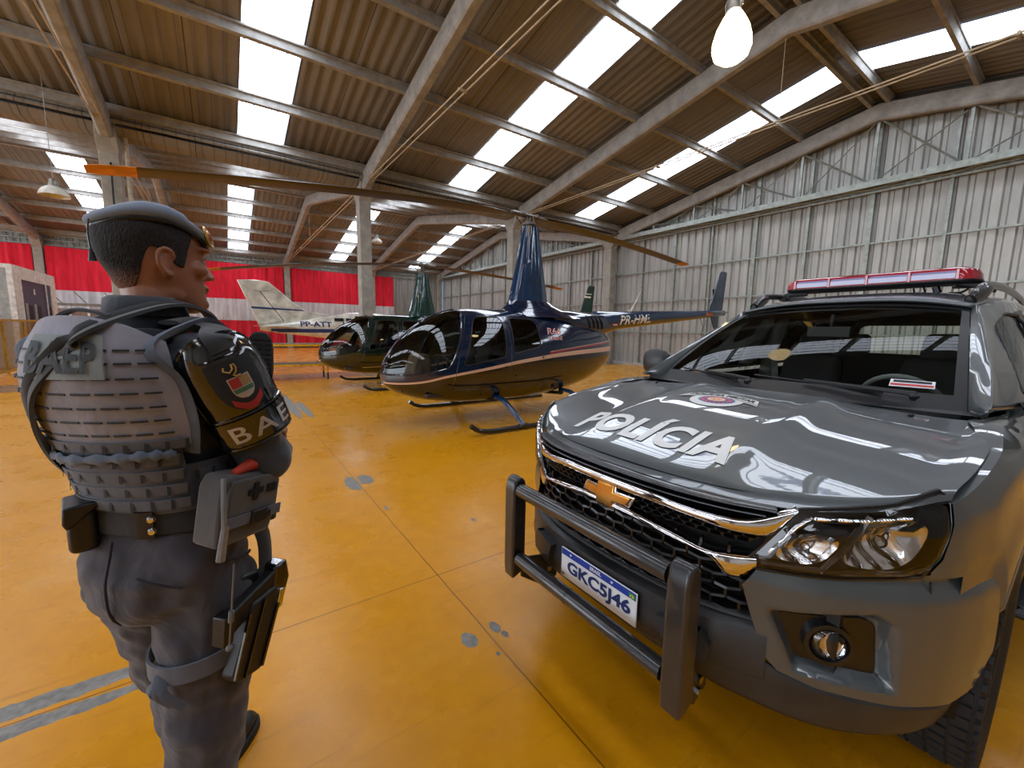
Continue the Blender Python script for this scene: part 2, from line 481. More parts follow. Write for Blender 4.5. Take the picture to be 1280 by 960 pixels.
# portal frames: columns with capitals, haunched rafters
def rafter(b, x, yr, w=.26, d=.46, half=10.2):
    pts = []
    ys = [-half, -half+1.2, -6, -3, -1.1, -.5, 0, .5, 1.1, 3, 6, half-1.2, half]
    for dy in ys:
        t = RZ-SL*abs(dy) if abs(dy) > .5 else RZ-SL*.5
        t = RZ-SL*abs(dy)-.20
        if abs(dy) < .6: t -= .02
        lo = t-d-(.10 if abs(dy) > half-.1 else 0)
        if abs(dy) < 1.2: lo -= 0
        pts.append((yr+dy, t, lo))
    pts = [p for p in pts]
    b.rings([[(x-w/2, y, hi), (x+w/2, y, hi), (x+w/2, y, lo+.05), (x+w/2-.05, y, lo), (x-w/2+.05, y, lo), (x-w/2, y, lo+.05)] for y, hi, lo in pts])
cn = 0
for i, x in enumerate(FX):
    for yr in RIDGES:
        b = MB(); rafter(b, x if i < 5 else x+.05, yr)
        t = root('roof_truss', 'x', 'beam')
        bpy.data.objects.remove(t)
        struct(b.obj('trim_%d' % (100+cn), M_conc, smooth=0, bevel=.012), 'concrete roof rafter'); cn += 1
    for y in (EV0+.2, VAL, EV1-.15):
        b = MB(); w = .44 if y == VAL else .36
        top = 6.0
        b.span((x-.19, y-w/2, 0), (x+.19, y+w/2, top))
        struct(b.obj('trim_%d' % (200+cn), M_col, smooth=0, bevel=.02), 'concrete hangar column'); cn += 1
        b = MB(); b.prism([(y-w/2, 5.75), (y-.42, 6.05), (y-.42, 6.42), (y+.42, 6.42), (y+.42, 6.05), (y+w/2, 5.75)], x-.2, x+.2, 'x')
        struct(b.obj('trim_%d' % (300+cn), M_col, smooth=0, bevel=.012), 'flared column head'); cn += 1
# downpipe next to a middle column
b = MB(); b.cyl((-1.72, 14.7, 0), (-1.72, 14.7, 6.25), .05, seg=12); b.cyl((-1.72,14.7,3.0), (-1.72,14.7,3.12), .062, seg=12)
tag(b.obj('downpipe', plain('pale_pvc', (176,166,146), .5)), 'pale round downpipe running down the concrete column behind the beret', 'pipe')
b = MB(); b.tube([(-2.02,14.58,5.5),(-2.03,14.56,4.6),(-2.0,14.58,3.6),(-2.01,14.57,2.2),(-2.0,14.58,1.1)], .022, 6)
struct(b.obj('trim_5000', plain('black_cable', (20,20,20), .6)), 'black cable running down the concrete column')

# tie rods (pairs) across each bay
M_rod = plain('tie_rod_steel', (186,170,142), .5, .3)
for i, x in enumerate(FX[1:5]):
    for (y0, y1), bay in (((EV0+.4, 14.6), 'near'), ((15.1, 35.0), 'far')):
        b = MB()
        for dx in (-.07, .07): b.cyl((x+dx, y0, 6.22), (x+dx, y1, 6.22), .016, seg=8)
        for yy in (y0+6.5, y0+13): b.cyl((x-.09, yy, 6.22), (x+.09, yy, 6.22), .03, seg=8)
        b.cyl((x, (y0+y1)/2, 6.22), (x, (y0+y1)/2, 8.0), .006, seg=6)
        struct(b.obj('trim_%d' % (400+i*2+(bay == 'far')), M_rod), 'pair of steel tie rods across the bay')

# ---- gable wall (east): corrugated sheets, steel posts, girts and truss
def corr_wall(axis, c, a0, a1, zfun0, zfun1, pitch=.30, h=.045, flip=1):
    b = MB(); px = corr_x(a0, a1, pitch, h); lo = []; hi = []
    for a, d in px:
        p = (c+d*flip, a) if axis == 'x' else (a, c+d*flip)
        lo.append((p[0], p[1], zfun0(a))); hi.append((p[0], p[1], zfun1(a)))
    b.rings([lo, hi], close=False); return b
b = corr_wall('x', 16.82, EV0, EV1, lambda a: .12, lambda a: roofz(a)-.02, .33, .06)
struct(b.obj('wall_east', M_sheet, smooth=0, solid=.006, fixn=False), 'grey corrugated gable wall')
b = MB(); b.span((16.66, EV0, 0), (16.95, EV1, .12)); struct(b.obj('baseboard_east', plain('pale_kerb', (168,164,158), .7), smooth=0), 'low kerb under the gable wall')
b = MB()
for yr in RIDGES:
    ys = [yr+d for d in (-8.5,-6.8,-5.1,-3.4,-1.7,0,1.7,3.4,5.1,6.8,8.5)]
    for j, y in enumerate(ys):
        w = .11 if j % 2 else .07
        b.span((16.70, y-w/2, .1), (16.80, y+w/2, min(roofz(y)-.3, 9)))
for zg in (1.62, 3.05, 4.46):
    b.span((16.72, EV0, zg-.025), (16.79, EV1, zg+.025))
struct(b.obj('trim_3000', M_steel, smooth=0), 'steel posts and rails of the gable wall')
b = MB()
for yr in RIDGES:
    y0, y1 = yr-10.0, yr+10.0
    b.span((16.28, y0, 6.06), (16.34, y1, 6.24)); b.span((16.34, y0, 6.2), (16.66, y1, 6.24)); b.span((16.62, y0, 6.04), (16.66, y1, 6.22))
    b.span((16.60, y0, 5.94), (16.68, y1, 6.0))
    n = 24
    for j in range(n):      # lattice on the underside
        ya = lerp(y0, y1, j/n); yb = lerp(y0, y1, (j+1)/n)
        b.tube([(16.3, ya if j % 2 else yb, 6.07), (16.64, yb if j % 2 else ya, 6.07)], .022, 4)
    for d in range(-5, 5):
        ya = yr+d*1.95; yb = ya+1.95
        za, zb = roofz(ya)-.66, roofz(yb)-.66
        if za > 6.35: b.span((16.45, ya-.035, 6.24), (16.52, ya+.035, za))
        za, zb = max(za, 6.3), max(zb, 6.3)
        b.tube([(16.44, ya+.1, 6.26), (16.44, yb-.1, zb-.02)], .028, 4); b.tube([(16.5, ya+.1, za-.02), (16.5, yb-.1, 6.26)], .022, 4)
struct(b.obj('trim_3001', M_steel, smooth=0), 'steel door-head truss across the gable')

# ---- far side wall (north) with hanging red and white cloth bands
b = corr_wall('y', EV1+.12, XW, XE, lambda a: 0, lambda a: 6.55, .26, .04, 1)
struct(b.obj('wall_north', M_sheet_in, smooth=0, solid=.006, fixn=False), 'grey corrugated side wall')
b = MB()
for z0 in (5.92, 6.2, 6.45): b.span((XW, EV1-.05, z0), (XE, EV1+.02, z0+.05))
for i in range(62):
    x = XW+.6*i; b.tube([(x, EV1-.02, 5.95), (x+.3, EV1-.02, 6.45)], .02, 4); b.tube([(x+.3, EV1-.02, 6.45), (x+.6, EV1-.02, 5.95)], .02, 4)
struct(b.obj('trim_3002', M_steel, smooth=0), 'lattice girt along the top of the side wall')
def cloth_mat(name, a, b_, e=0):
    m = Mat(name, a, .85); v = m.coord('Object', (1.4, 1, .25))
    m.color(m.ramp(m.noise(v, 3, 4, .6), [(.3, a), (.7, b_)])); m.b.inputs['Sheen Weight'].default_value = .2
    m.bump(m.noise(m.coord('Object', (3, 1, .35)), 3, 3), .5, .06)
    return m.m
M_red = cloth_mat('crimson_cloth', (196,6,34), (238,20,56)); M_red2 = cloth_mat('lower_crimson_cloth', (178,10,34), (222,24,52)); M_white = cloth_mat('white_cloth', (168,168,170), (216,216,218))
lims = [(-14.2,-8.5), (-8.0,-2.3), (-1.8,3.9), (4.4,10.2), (10.5, 12.1)]
where = ['at the far left, beyond the white cabin', 'behind the head of the person in the beret', 'behind the tail fin of the white aeroplane', 'behind the middle concrete column', 'at its far right end, the narrowest one']
for (xa, xb), wh in zip(lims, where):
    t = root('wall_banner', 'red and white wall banner '+wh, 'banner', ((xa+xb)/2, EV1-.22, 0), 0, 'red and white banners along the far wall')
    w = xb-xa; ph = xa*1.7
    for nm, z0, z1, mt, off in (('red_band', 3.42, 5.88, M_red, 0), ('white_band', 1.95, 3.42, M_white, .04), ('lower_red_band', .12, 1.97, M_red2, 0.02)):
        if nm == 'lower_red_band' and xa > 10: continue
        b = MB()
        def fn(u, v, z0=z0, z1=z1, off=off, nm=nm):
            x = -w/2+w*u
            a = (.035*math.sin(x*7.3+ph)+.03*math.sin(x*12.1+2*ph)+.02*math.sin(x*23)) * (1.2-.5*v)
            sag = .05*math.sin(PI*u)*(1 if nm == 'red_band' else 0)
            zz = lerp(z0, z1, v)-(sag if v > .5 else 0)+(.06*math.sin(x*2.3+ph) if nm == 'lower_red_band' and v < .1 else 0)
            if nm == 'lower_red_band': a *= 2.2
            return (x, -off-a, zz)
        b.grid(fn, 90, 8); b.obj(nm, mt, t, smooth=60, fixn=False)
# south wall (behind and to the right, seen only in reflections / side views); west end stands open
b = corr_wall('y', EV0-.05, XW, XE, lambda a: 0, lambda a: 6.6, .33, .05, -1)
struct(b.obj('wall_south', M_sheet_in, smooth=0, solid=.006, fixn=False), 'grey corrugated side wall behind the car')
b = MB(); b.span((XW, EV0, 6.35), (XE, EV0+.3, 6.65)); b.span((XW, EV1-.3, 6.5), (XE, EV1, 6.68))
struct(b.obj('trim_3003', M_conc, smooth=0), 'eave beams')
# open west end: gable infill above the doorway
b = corr_wall('x', XW, EV0, EV1, lambda a: 6.4, lambda a: roofz(a)-.02, .33, .05, -1)
struct(b.obj('wall_west', M_sheet_in, smooth=0, solid=.006, fixn=False), 'sheeting above the open west end')

# ---- pendant lamps
M_shade = plain('white_enamel_shade', (214,212,200), .35); M_lampmetal = plain('lamp_cast_metal', (150,146,138), .4, .6)
M_glow = emit('glowing_lamp_globe', (255,226,170), 10.0)
def cable_to(b, z0, z1): b.cyl((0,0,z0), (0,0,z1), .006, seg=6)
t = root('pendant_lamp', 'glowing yellowish glass pendant lamp hanging high at the top of the photo', 'lamp', (4.80, 2.74, 4.55))
b = MB(); b.disc_lathe([(.02,0),(.11,.01),(.175,.06),(.20,.14),(.195,.22),(.165,.33),(.115,.43),(.07,.50),(.06,.52)], seg=28); b.obj('globe', M_glow, t)
b = MB(); b.disc_lathe([(.065,.50),(.07,.53),(.07,.6),(.045,.66),(.03,.68)], seg=20); b.obj('cap', M_lampmetal, t)
b = MB(); b.tube([(.0,-.09,.53),(0,-.10,.62),(0,-.05,.7),(0,0,.72),(0,.05,.7),(0,.10,.62),(0,.09,.53)], .009, 6); b.tube([(0,0,.72),(0,.025,.76),(0,0,.80),(0,-.02,.77)], .008, 6); cable_to(b, .8, roofz(2.74)-4.55-.05); b.obj('hanger', M_lampmetal, t)
def bay_lamp(loc, label, tilt=0):
    t = root('pendant_lamp', label, 'lamp', loc)
    b = MB(); b.disc_lathe([(.245,0),(.25,.01),(.235,.07),(.19,.14),(.12,.19),(.08,.21)], seg=28, caps=False); b.obj('shade', M_shade, t, solid=.006)
    b = MB(); b.disc_lathe([(.08,.20),(.085,.24),(.07,.33),(.05,.36),(.02,.37)], seg=18); b.obj('housing', M_lampmetal, t)
    b = MB(); b.ball((0,0,.12), (.05,.05,.09), 12, 8); b.obj('bulb', M_shade, t)
    b = MB(); cable_to(b, .36, roofz(loc[1])-loc[2]-.05); b.obj('cable', M_lampmetal, t)
bay_lamp((-2.85, 13.6, 4.30), 'unlit white dome pendant lamp hanging left of the beret')
bay_lamp((6.45, 20.9, 5.70), 'unlit white dome pendant lamp half hidden by the middle column')

# ---- lights
w = bpy.data.worlds.new('world'); bpy.context.scene.world = w; w.use_nodes = True
bg = w.node_tree.nodes['Background']
st = w.node_tree.nodes.new('ShaderNodeTexSky'); st.sky_type = 'HOSEK_WILKIE'
st.sun_direction = Vector((-.3, -.5, .8)).normalized(); st.turbidity = 4; st.ground_albedo = .4
w.node_tree.links.new(st.outputs[0], bg.inputs[0]); bg.inputs[1].default_value = 1.3
def area(loc, rot, size, e, col=(1,1,1), sizey=None):
    l = bpy.data.lights.new('light', 'AREA'); l.energy = e; l.color = col; l.size = size
    if sizey: l.shape = 'RECTANGLE'; l.size_y = sizey
    o = bpy.data.objects.new('daylight', l); COL.objects.link(o); o.location = loc; o.rotation_euler = rot
    return o
area((XW+.5, 6, 3.2), (0, R(-90), 0), 6, 2800, (.82, .90, 1.0), 26)       # open doorway, west end
area((XW+.5, 25, 3.2), (0, R(-90), 0), 6, 700, (.88, .94, 1.0), 18)
sc = bpy.context.scene
sc.view_settings.view_transform = 'Standard'
try: sc.view_settings.look = 'None'
except Exception: pass
sc.view_settings.exposure = .0
sc.cycles.max_bounces = 8; sc.cycles.transparent_max_bounces = 16
sc.cycles.caustics_reflective = False; sc.cycles.caustics_refractive = False
sc.cycles.sample_clamp_indirect = 8
sc.cycles.use_denoising = True
# ================================================================== helicopters
HX = 4.76
# stations: x, z bottom, z top, half width, z of max width
ST = [(1.975,.80,.90,.05,.85),(2.0,.70,.99,.16,.84),(2.06,.62,1.11,.27,.84),(2.16,.56,1.25,.38,.85),(2.3,.50,1.41,.49,.87),(2.5,.44,1.58,.59,.90),(2.75,.39,1.73,.67,.93),
      (3.05,.35,1.85,.72,.96),(3.4,.33,1.905,.75,.98),(3.8,.32,1.925,.76,1.0),(4.3,.32,1.93,.76,1.02),(4.8,.34,1.93,.745,1.04),(5.3,.39,1.90,.70,1.06),(5.8,.47,1.80,.62,1.10),
      (6.2,.58,1.72,.53,1.14),(6.5,.72,1.65,.44,1.17),(6.7,.86,1.58,.36,1.2),(6.82,1.02,1.52,.27,1.24)]
def hsec(x):
    zb, zt, hw, zm = interp(ST, x); return zb, zt, hw, zm
def hpt(x, t, out=0.0):
    """t 0 bottom .. 1 top on the +y flank"""
    zb, zt, hw, zm = hsec(x)
    a = -PI/2+PI*t; c, s_ = math.cos(a), math.sin(a)
    eu, el = .80, .82
    y = hw*abs(c)**(eu if s_ > 0 else el)
    z = zm+(zt-zm)*abs(s_)**.86 if s_ > 0 else zm-(zm-zb)*abs(s_)**.84
    # cabin sides lean inward above the belt line
    if s_ > 0: y *= 1-.16*s_*s_
    return Vector((x-HX, y, z))
def hy(x, z):
    """half width at side-view point"""
    zb, zt, hw, zm = hsec(x)
    lo, hi = 0., 1.
    for _ in range(30):
        m = (lo+hi)/2
        if hpt(x, m).z < z: lo = m
        else: hi = m
    return hpt(x, (lo+hi)/2).y
def pip(p, poly):
    x, y = p; ins = False; n = len(poly)
    for i in range(n):
        x1, y1 = poly[i]; x2, y2 = poly[(i+1) % n]
        if (y1 > y) != (y2 > y) and x < (x2-x1)*(y-y1)/(y2-y1)+x1: ins = not ins
    return ins
def round_poly(P, r=.08, n=3):
    out = []; m = len(P)
    for i in range(m):
        a, b_, c = Vector(P[i-1]), Vector(P[i]), Vector(P[(i+1) % m])
        ra = min(r, (a-b_).length*.4, (c-b_).length*.4)
        p = b_+(a-b_).normalized()*ra; q = b_+(c-b_).normalized()*ra
        for k in range(n+1):
            t = k/n; out.append(tuple((1-t)**2*p+2*t*(1-t)*b_+t*t*q))
    return out
def cut_mesh(mb, polys, lift=.25):
    """cut a side-view (x,z) outline of each convex polygon into the mesh; returns {index: MB}"""
    bm = bmesh.new(); vs = [bm.verts.new(v) for v in mb.v]
    for f in mb.f:
        try: bm.faces.new([vs[i] for i in f])
        except ValueError: pass
    bmesh.ops.remove_doubles(bm, verts=bm.verts, dist=1e-5)
    for P in polys:
        x0 = min(p[0] for p in P)-.03; x1 = max(p[0] for p in P)+.03; z0 = min(p[1] for p in P)-.03; z1 = max(p[1] for p in P)+.03
        for i in range(len(P)):
            a, c = P[i], P[(i+1) % len(P)]
            fs = [f for f in bm.faces if any(x0 <= v.co.x <= x1 and z0 <= v.co.z <= z1 for v in f.verts)]
            # only faces the edge segment passes near
            ex0, ex1 = min(a[0], c[0])-.07, max(a[0], c[0])+.07; ez0, ez1 = min(a[1], c[1])-.07, max(a[1], c[1])+.07
            fs = [f for f in fs if ex0 <= f.calc_center_median().x <= ex1 and ez0 <= f.calc_center_median().z <= ez1]
            g = set(fs)
            for f in fs: g.update(f.edges); g.update(f.verts)
            no = Vector((c[1]-a[1], 0, -(c[0]-a[0])))
            if no.length < 1e-6: continue
            bmesh.ops.bisect_plane(bm, geom=list(g), plane_co=(a[0], 0, a[1]), plane_no=no.normalized(), dist=1e-5)
    out = {}
    bm.verts.ensure_lookup_table()
    for f in bm.faces:
        c = f.calc_center_median(); k = -1
        for i, P in enumerate(polys):
            if pip((c.x, c.z), P): k = i; break
        side = 0 if k < 0 else (1 if c.y > 0 else 2)
        out.setdefault((k, side), []).append(f)
    res = {}
    for key, fs in out.items():
        o = MB(); mp = {}
        for f in fs:
            idx = []
            for v in f.verts:
                if v.index not in mp: mp[v.index] = len(o.v); o.v.append(v.co.copy())
                idx.append(mp[v.index])
            o.face(idx)
        res[key] = o
    bm.free(); return res

def heli_paint(name, top, low, stripes, accent=None):
    m = Mat(name, top, .12, .0); m.b.inputs['Coat Weight'].default_value = 1; m.b.inputs['Coat Roughness'].default_value = .03
    v = m.coord('Object'); x, y, z = m.sep(v)
    c = m.mix(m.ramp(m.noise(v, 2, 3), [(.3, (0,0,0)), (.7, (255,255,255))]), top, tuple(min(255, int(k*1.15)+2) for k in top))
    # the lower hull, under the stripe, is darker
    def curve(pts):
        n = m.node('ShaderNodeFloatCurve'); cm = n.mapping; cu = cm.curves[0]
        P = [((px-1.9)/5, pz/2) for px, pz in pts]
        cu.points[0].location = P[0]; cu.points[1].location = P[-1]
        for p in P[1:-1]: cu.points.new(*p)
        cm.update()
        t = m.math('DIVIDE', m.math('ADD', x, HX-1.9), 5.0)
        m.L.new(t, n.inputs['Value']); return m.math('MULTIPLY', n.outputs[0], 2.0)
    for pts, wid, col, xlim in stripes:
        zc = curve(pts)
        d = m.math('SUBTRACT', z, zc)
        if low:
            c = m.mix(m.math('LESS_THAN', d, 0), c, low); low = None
        w_ = m.math('ADD', wid[0], m.math('MULTIPLY', m.math('SUBTRACT', m.math('ADD', x, HX), 1.97), (wid[1]-wid[0])/4.85))
        mk = m.math('MULTIPLY', m.math('LESS_THAN', m.math('ABSOLUTE', d), w_), m.math('GREATER_THAN', m.math('ADD', x, HX), xlim))
        c = m.mix(mk, c, col)
    m.color(c); m.b.inputs['Specular IOR Level'].default_value = .6
    return m.m
M_blk = plain('black_trim', (14,14,15), .35); M_satin = plain('satin_black_paint', (20,20,22), .28, Coat_Weight=.5)
M_glassH = glass('acrylic_bubble', (206,210,200), .0, .02)
M_glassD = glass('tinted_acrylic_door_window', (140,144,138), .0, .03)
M_leather = plain('dark_seat_leather', (52,44,38), .5, bump=.2); M_tan = plain('tan_console', (92,70,52), .55)
M_hub = plain('worn_rotor_metal', (110,104,98), .35, .8); M_bladeB = plain('grey_brown_blade_paint', (66,58,50), .35); M_orange = plain('orange_blade_tip', (206,134,58), .5)
M_whiteT = plain('white_lettering', (228,220,205), .5); M_cream = plain('rose_cream_lettering', (224,160,150), .5)
M_chrome = plain('bright_chrome', (225,225,228), .06, 1.0, var=.02)

def make_heli(name, label, Yc, paint, boompaint, P):
    t = root(name, label, 'helicopter', (HX, Yc, 0))
    L = lambda pts: [(x-HX, z) for x, z in pts]
    # fuselage with cut-outs
    xs = [1.975, 1.985, 2.0, 2.025, 2.06]+[2.06+.045*i for i in range(1, 106)]; xs = [x for x in xs if x <= 6.83]
    nt_ = 44; b = MB()
    ringsv = []
    for x in xs:
        r = [hpt(x, i/nt_) for i in range(nt_+1)]
        ringsv.append(r+[Vector((p.x, -p.y, p.z)) for p in reversed(r[1:-1])])
    b.rings(ringsv)
    ws = L([(1.9,.845),(2.35,.87),(2.66,.93),(2.80,.99),(2.92,1.2),(3.04,1.5),(3.14,1.75),(3.2,1.86),(3.22,2.1),(1.9,2.1)])
    fw = round_poly(L([(3.02,.99),(3.78,1.12),(3.84,1.70),(3.80,1.77),(3.36,1.765),(3.26,1.62)]), .07)
    rw = round_poly(L([(3.93,1.17),(4.52,1.28),(4.54,1.68),(4.48,1.75),(4.0,1.765)]), .08)
    res = cut_mesh(b, [fw, rw, ws])
    body = MB()
    body.add(res[(-1, 0)])
    for k, o in res.items():
        if k[0] == -1 and k[1] != 0: body.add(o)
    body.obj('fuselage', paint, t, smooth=50, fixn=True)
    w = MB(); [w.add(res[k]) for k in res if k[0] == 2]
    wo = w.obj('windshield', M_glassH, t, smooth=60)
    for i, nm in ((0, 'front_door_window'), (1, 'rear_door_window')):
        for s_ in (1, 2):
            if (i, s_) in res: res[(i, s_)].obj(nm, M_glassD, t, smooth=60)
    # frames round the glazing and the doors
    fr = MB()
    def outline(pts, r, inset=0.0, n=1):
        PP = []
        for a, c in zip(pts, pts[1:]+pts[:1]):
            for k in range(6): PP.append((lerp(a[0], c[0], k/6), lerp(a[1], c[1], k/6)))
        for sgn in (1, -1):
            fr.tube([(x, sgn*(hy(x+HX, z)+.001), z) for x, z in PP], r, 6, cyc=True)
    outline(fw, .008); outline(rw, .008)
    fr.obj('window_seal', M_blk, t)
    fr = MB()
    for sgn in (1, -1):
        pts = [(2.0,.85),(2.35,.87),(2.66,.93),(2.80,.99),(2.92,1.2),(3.04,1.5),(3.14,1.75),(3.19,1.84)]
        fr.tube([(x-HX, sgn*hy(x, z), z) for x, z in smoothpts(pts, 40) if True] if False else [(p[0]-HX, sgn*(hy(p[0], p[1])+.002), p[1]) for p in [tuple(v)[:2] for v in smoothpts([(a, c, 0) for a, c in pts], 40)]], .014, 6)
    fr.tube([hpt(x, 1)+Vector((0,0,.004)) for x in [2.0+.03*i for i in range(41)]], .022, 6, squash=(1.2,.5))   # centre post of the bubble
    fr.obj('windshield_frame', paint, t)
    # door outline grooves, hinges
    dr = MB()
    for dpts in ([(2.86,.62),(3.86,.60),(3.9,1.2),(3.9,1.80),(3.24,1.81),(3.12,1.6),(2.95,1.1)], [(3.9,.62),(4.62,.66),(4.62,1.7),(4.55,1.80),(3.92,1.80)]):
        pp = round_poly(L(dpts), .06)
        PP = []
        for a, c in zip(pp, pp[1:]+pp[:1]):
            for k in range(5): PP.append((lerp(a[0], c[0], k/5), lerp(a[1], c[1], k/5)))
        for sgn in (1, -1): dr.tube([(x, sgn*(hy(x+HX, z)-.002), z) for x, z in PP], .005, 4, cyc=True)
    for x, z in ((3.78,.96),(4.56,1.1),(4.0,.8),(3.4,.5),(2.2,.6)):
        for sgn in (1, -1):
            dr.cyl((x-HX, sgn*(hy(x, z)-.005), z), (x-HX, sgn*(hy(x, z)+.012), z), .014, seg=10)
    dr.obj('cabin_door_seam', M_blk, t)
    # mast fairing (tall fluted cowl) and its foot
    (tz, fz) = P['mast']
    b = MB(); rr = []
    for k in range(13):
        f = k/12; z = lerp(fz, tz, f)
        xf, xr = lerp(4.36, 4.64, f**.85), lerp(5.20, 4.95, f**.9); hw = lerp(.20, .095, f)
        n = 40; ring = []
        for i in range(n):
            a = 2*PI*i/n; cx = (xf+xr)/2; rx = (xr-xf)/2
            fl = 1+(.05 if (i % 4 < 2) else -.04)*(1 if 0.03 < f < .97 else .3)*(1 if abs(math.sin(a)) > .35 or math.cos(a) < 0 else .2)
            ring.append((cx+rx*math.copysign(abs(math.cos(a))**.8, math.cos(a))*(fl if math.cos(a) < 0 else 1)-HX, hw*math.copysign(abs(math.sin(a))**.8, math.sin(a))*fl, z))
        rr.append(ring)
    b.rings(rr); b.obj('mast_fairing', boompaint, t, smooth=30)
    b = MB(); rr = []
    for z, x0, x1, hw in ((1.80,3.9,6.3,.50),(1.88,4.05,6.05,.40),(1.95,4.2,5.7,.30),(2.02,4.28,5.42,.25),(2.10,4.33,5.26,.215)):
        rr.append([((x0+x1)/2+(x1-x0)/2*math.cos(2*PI*i/28)-HX, hw*math.sin(2*PI*i/28), z+(fz-2.08)) for i in range(28)])
    b.rings(rr); b.obj('mast_cowl', paint, t, smooth=50)
    # engine cowling between cabin and boom with intake slots
    b = MB(); rr = []
    for x, zb, zt, hw in ((5.1,1.6,1.97,.42),(5.6,1.5,1.97,.42),(6.1,1.42,1.96,.37),(6.5,1.42,1.95,.28),(6.8,1.5,1.97,.21),(7.1,1.58,1.98,.17)):
        rr.append([(x-HX, hw*math.copysign(abs(math.cos(a))**.8, math.cos(a)), (zb+zt)/2+(zt-zb)/2*math.copysign(abs(math.sin(a))**.8, math.sin(a))) for a in [2*PI*i/24 for i in range(24)]])
    b.rings(rr); b.obj('engine_cowling', paint, t, smooth=50)
    b = MB()
    for i in range(4):
        x = 6.02+.15*i
        for sgn in (1, -1):
            hw = interp([(5.1,.42),(5.6,.42),(6.1,.37),(6.5,.28),(6.8,.21)], x)
            b.tube([(x-HX-.05, sgn*(hw*.86+.01), 1.87), (x-HX, sgn*(hw+.006), 1.75), (x-HX+.04, sgn*(hw*.97+.006), 1.62)], [.012,.03,.02], 6, squash=(.5,1.1))
    b.obj('cooling_louvre', M_blk, t)
    # tail boom, fins, tail rotor
    b = MB(); rr = []
    for x, zc, r in ((6.55,1.77,.225),(7.1,1.81,.205),(8,1.88,.18),(9,1.955,.152),(10,2.03,.125),(11,2.11,.10),(11.62,2.155,.085),(11.74,2.16,.05)):
        rr.append([(x-HX, r*math.cos(2*PI*i/24), zc+r*math.sin(2*PI*i/24)*1.02) for i in range(24)])
    b.rings(rr); b.obj('tail_boom', boompaint, t, smooth=50)
    def fin(pts, th):
        b = MB(); b.rings([[(x-HX, y*k, z) for x, z in pts] for y, k in ()]) if False else None
        n = MB(); n.rings([[(x-HX, -th/2, z) for x, z in pts], [(x-HX, th/2, z) for x, z in pts]]); return n
    fin([(11.0,2.2),(11.42,3.24),(11.48,3.3),(11.74,3.3),(11.76,3.26),(11.66,2.22)], .035).obj('upper_fin', boompaint, t, bevel=.014)
    fin([(11.05,2.1),(11.3,1.72),(11.36,1.68),(11.5,1.70),(11.5,1.75),(11.5,2.1)], .035).obj('lower_fin', boompaint, t, bevel=.014)
    b = MB(); b.rings([[(10.72-HX, -.55, 2.13), (10.98-HX, -.55, 2.13), (10.98-HX, .0, 2.13), (10.72-HX, 0, 2.13)], [(10.72-HX, -.55, 2.15), (10.98-HX, -.55, 2.15), (10.98-HX, .0, 2.15), (10.72-HX, 0, 2.15)]])
    b.obj('horizontal_stabilizer', boompaint, t, bevel=.006)
    tr = MB(); tr.cyl((11.7-HX, 0, 2.16), (11.7-HX, .22, 2.16), .045, .035, 14); tr.ball((11.72-HX, 0, 2.16), (.1,.07,.08), 14, 8)
    tro = tr.obj('tail_rotor_hub', M_hub, t)
    for sgn in (1, -1):
        a = R(-72); d = Vector((math.cos(a), 0, math.sin(a)))*sgn
        b = MB(); o_ = Vector((11.7-HX, .2, 2.16)); n_ = Vector((-d.z, 0, d.x))
        b.rings([[o_+d*s_+n_*w_+Vector((0,h,0)) for w_, h in ((-.055,0),(0,.012),(.055,0),(0,-.006))] for s_ in (.06,.7)])
        b.obj('tail_rotor_blade', M_bladeB, tro, bevel=0)
    # tail strobe / guard
    b = MB(); b.tube([(11.42-HX, 0, 1.75), (11.42-HX, .02, 1.62)], .012, 6); b.tube([(10.6-HX,0,1.98),(10.75-HX,0,1.75),(10.7-HX,0,1.55),(10.78-HX,0,1.42)], .008, 5); b.obj('tail_skid', M_blk, t)
    # antenna (white whip) on the boom
    b = MB(); b.tube([(7.72-HX,0,2.03),(7.9-HX,0,2.28),(8.05-HX,0,2.52)], [.02,.012,.006], 6); b.box((7.7-HX,0,2.06),(.1,.03,.03)); b.obj('whip_antenna', M_whiteT, t)
    b = MB(); b.cyl((10.45-HX,0,2.12),(10.45-HX,0,2.2),.02,.012,10); b.obj('beacon', M_blk, t)
    # landing gear
    for sgn in (1, -1):
        y = 1.21*sgn
        b = MB(); pts = smoothpts([(P['skid']-HX, y, .16), (P['skid']+.12-HX, y, .085), (P['skid']+.3-HX, y, .05), (P['skid']+.7-HX, y, .045), (5.0-HX, y, .045), (6.15-HX, y, .045)], 30)
        b.tube(pts, .038, 10); sk = b.obj('skid', M_satin, t)
        for xl in (3.72, 5.30):
            b = MB(); b.tube(smoothpts([(xl+.02-HX, .40*sgn, .44), (xl+.04-HX, .66*sgn, .42), (xl+.09-HX, .95*sgn, .24), (xl+.12-HX, y, .05)], 10), [.085-.003*i for i in range(10)], 10, squash=(.95,.42))
            b.obj('skid_leg', boompaint if xl < 5 or True else M_satin, t)
            b = MB(); b.box((xl+.12-HX, y, .06), (.2,.09,.06)); b.obj('skid_clamp', M_satin, sk, bevel=.012)
    b = MB()
    for xl in (3.72, 5.30): b.tube([(xl-HX,-.42,.38),(xl-HX,0,.34),(xl-HX,.42,.38)], .05, 8, squash=(1.4,.7))
    b.obj('cross_tube', M_satin, t)
    # rotor head
    hz = P['hubz']
    b = MB(); b.cyl((0,0,tz-.05), (0,0,hz-.03), .035, seg=14); b.cyl((0,0,tz-.04), (0,0,tz+.03), .085, .075, 18); b.cyl((0,0,hz-.16), (0,0,hz-.12), .13, .13, 18)
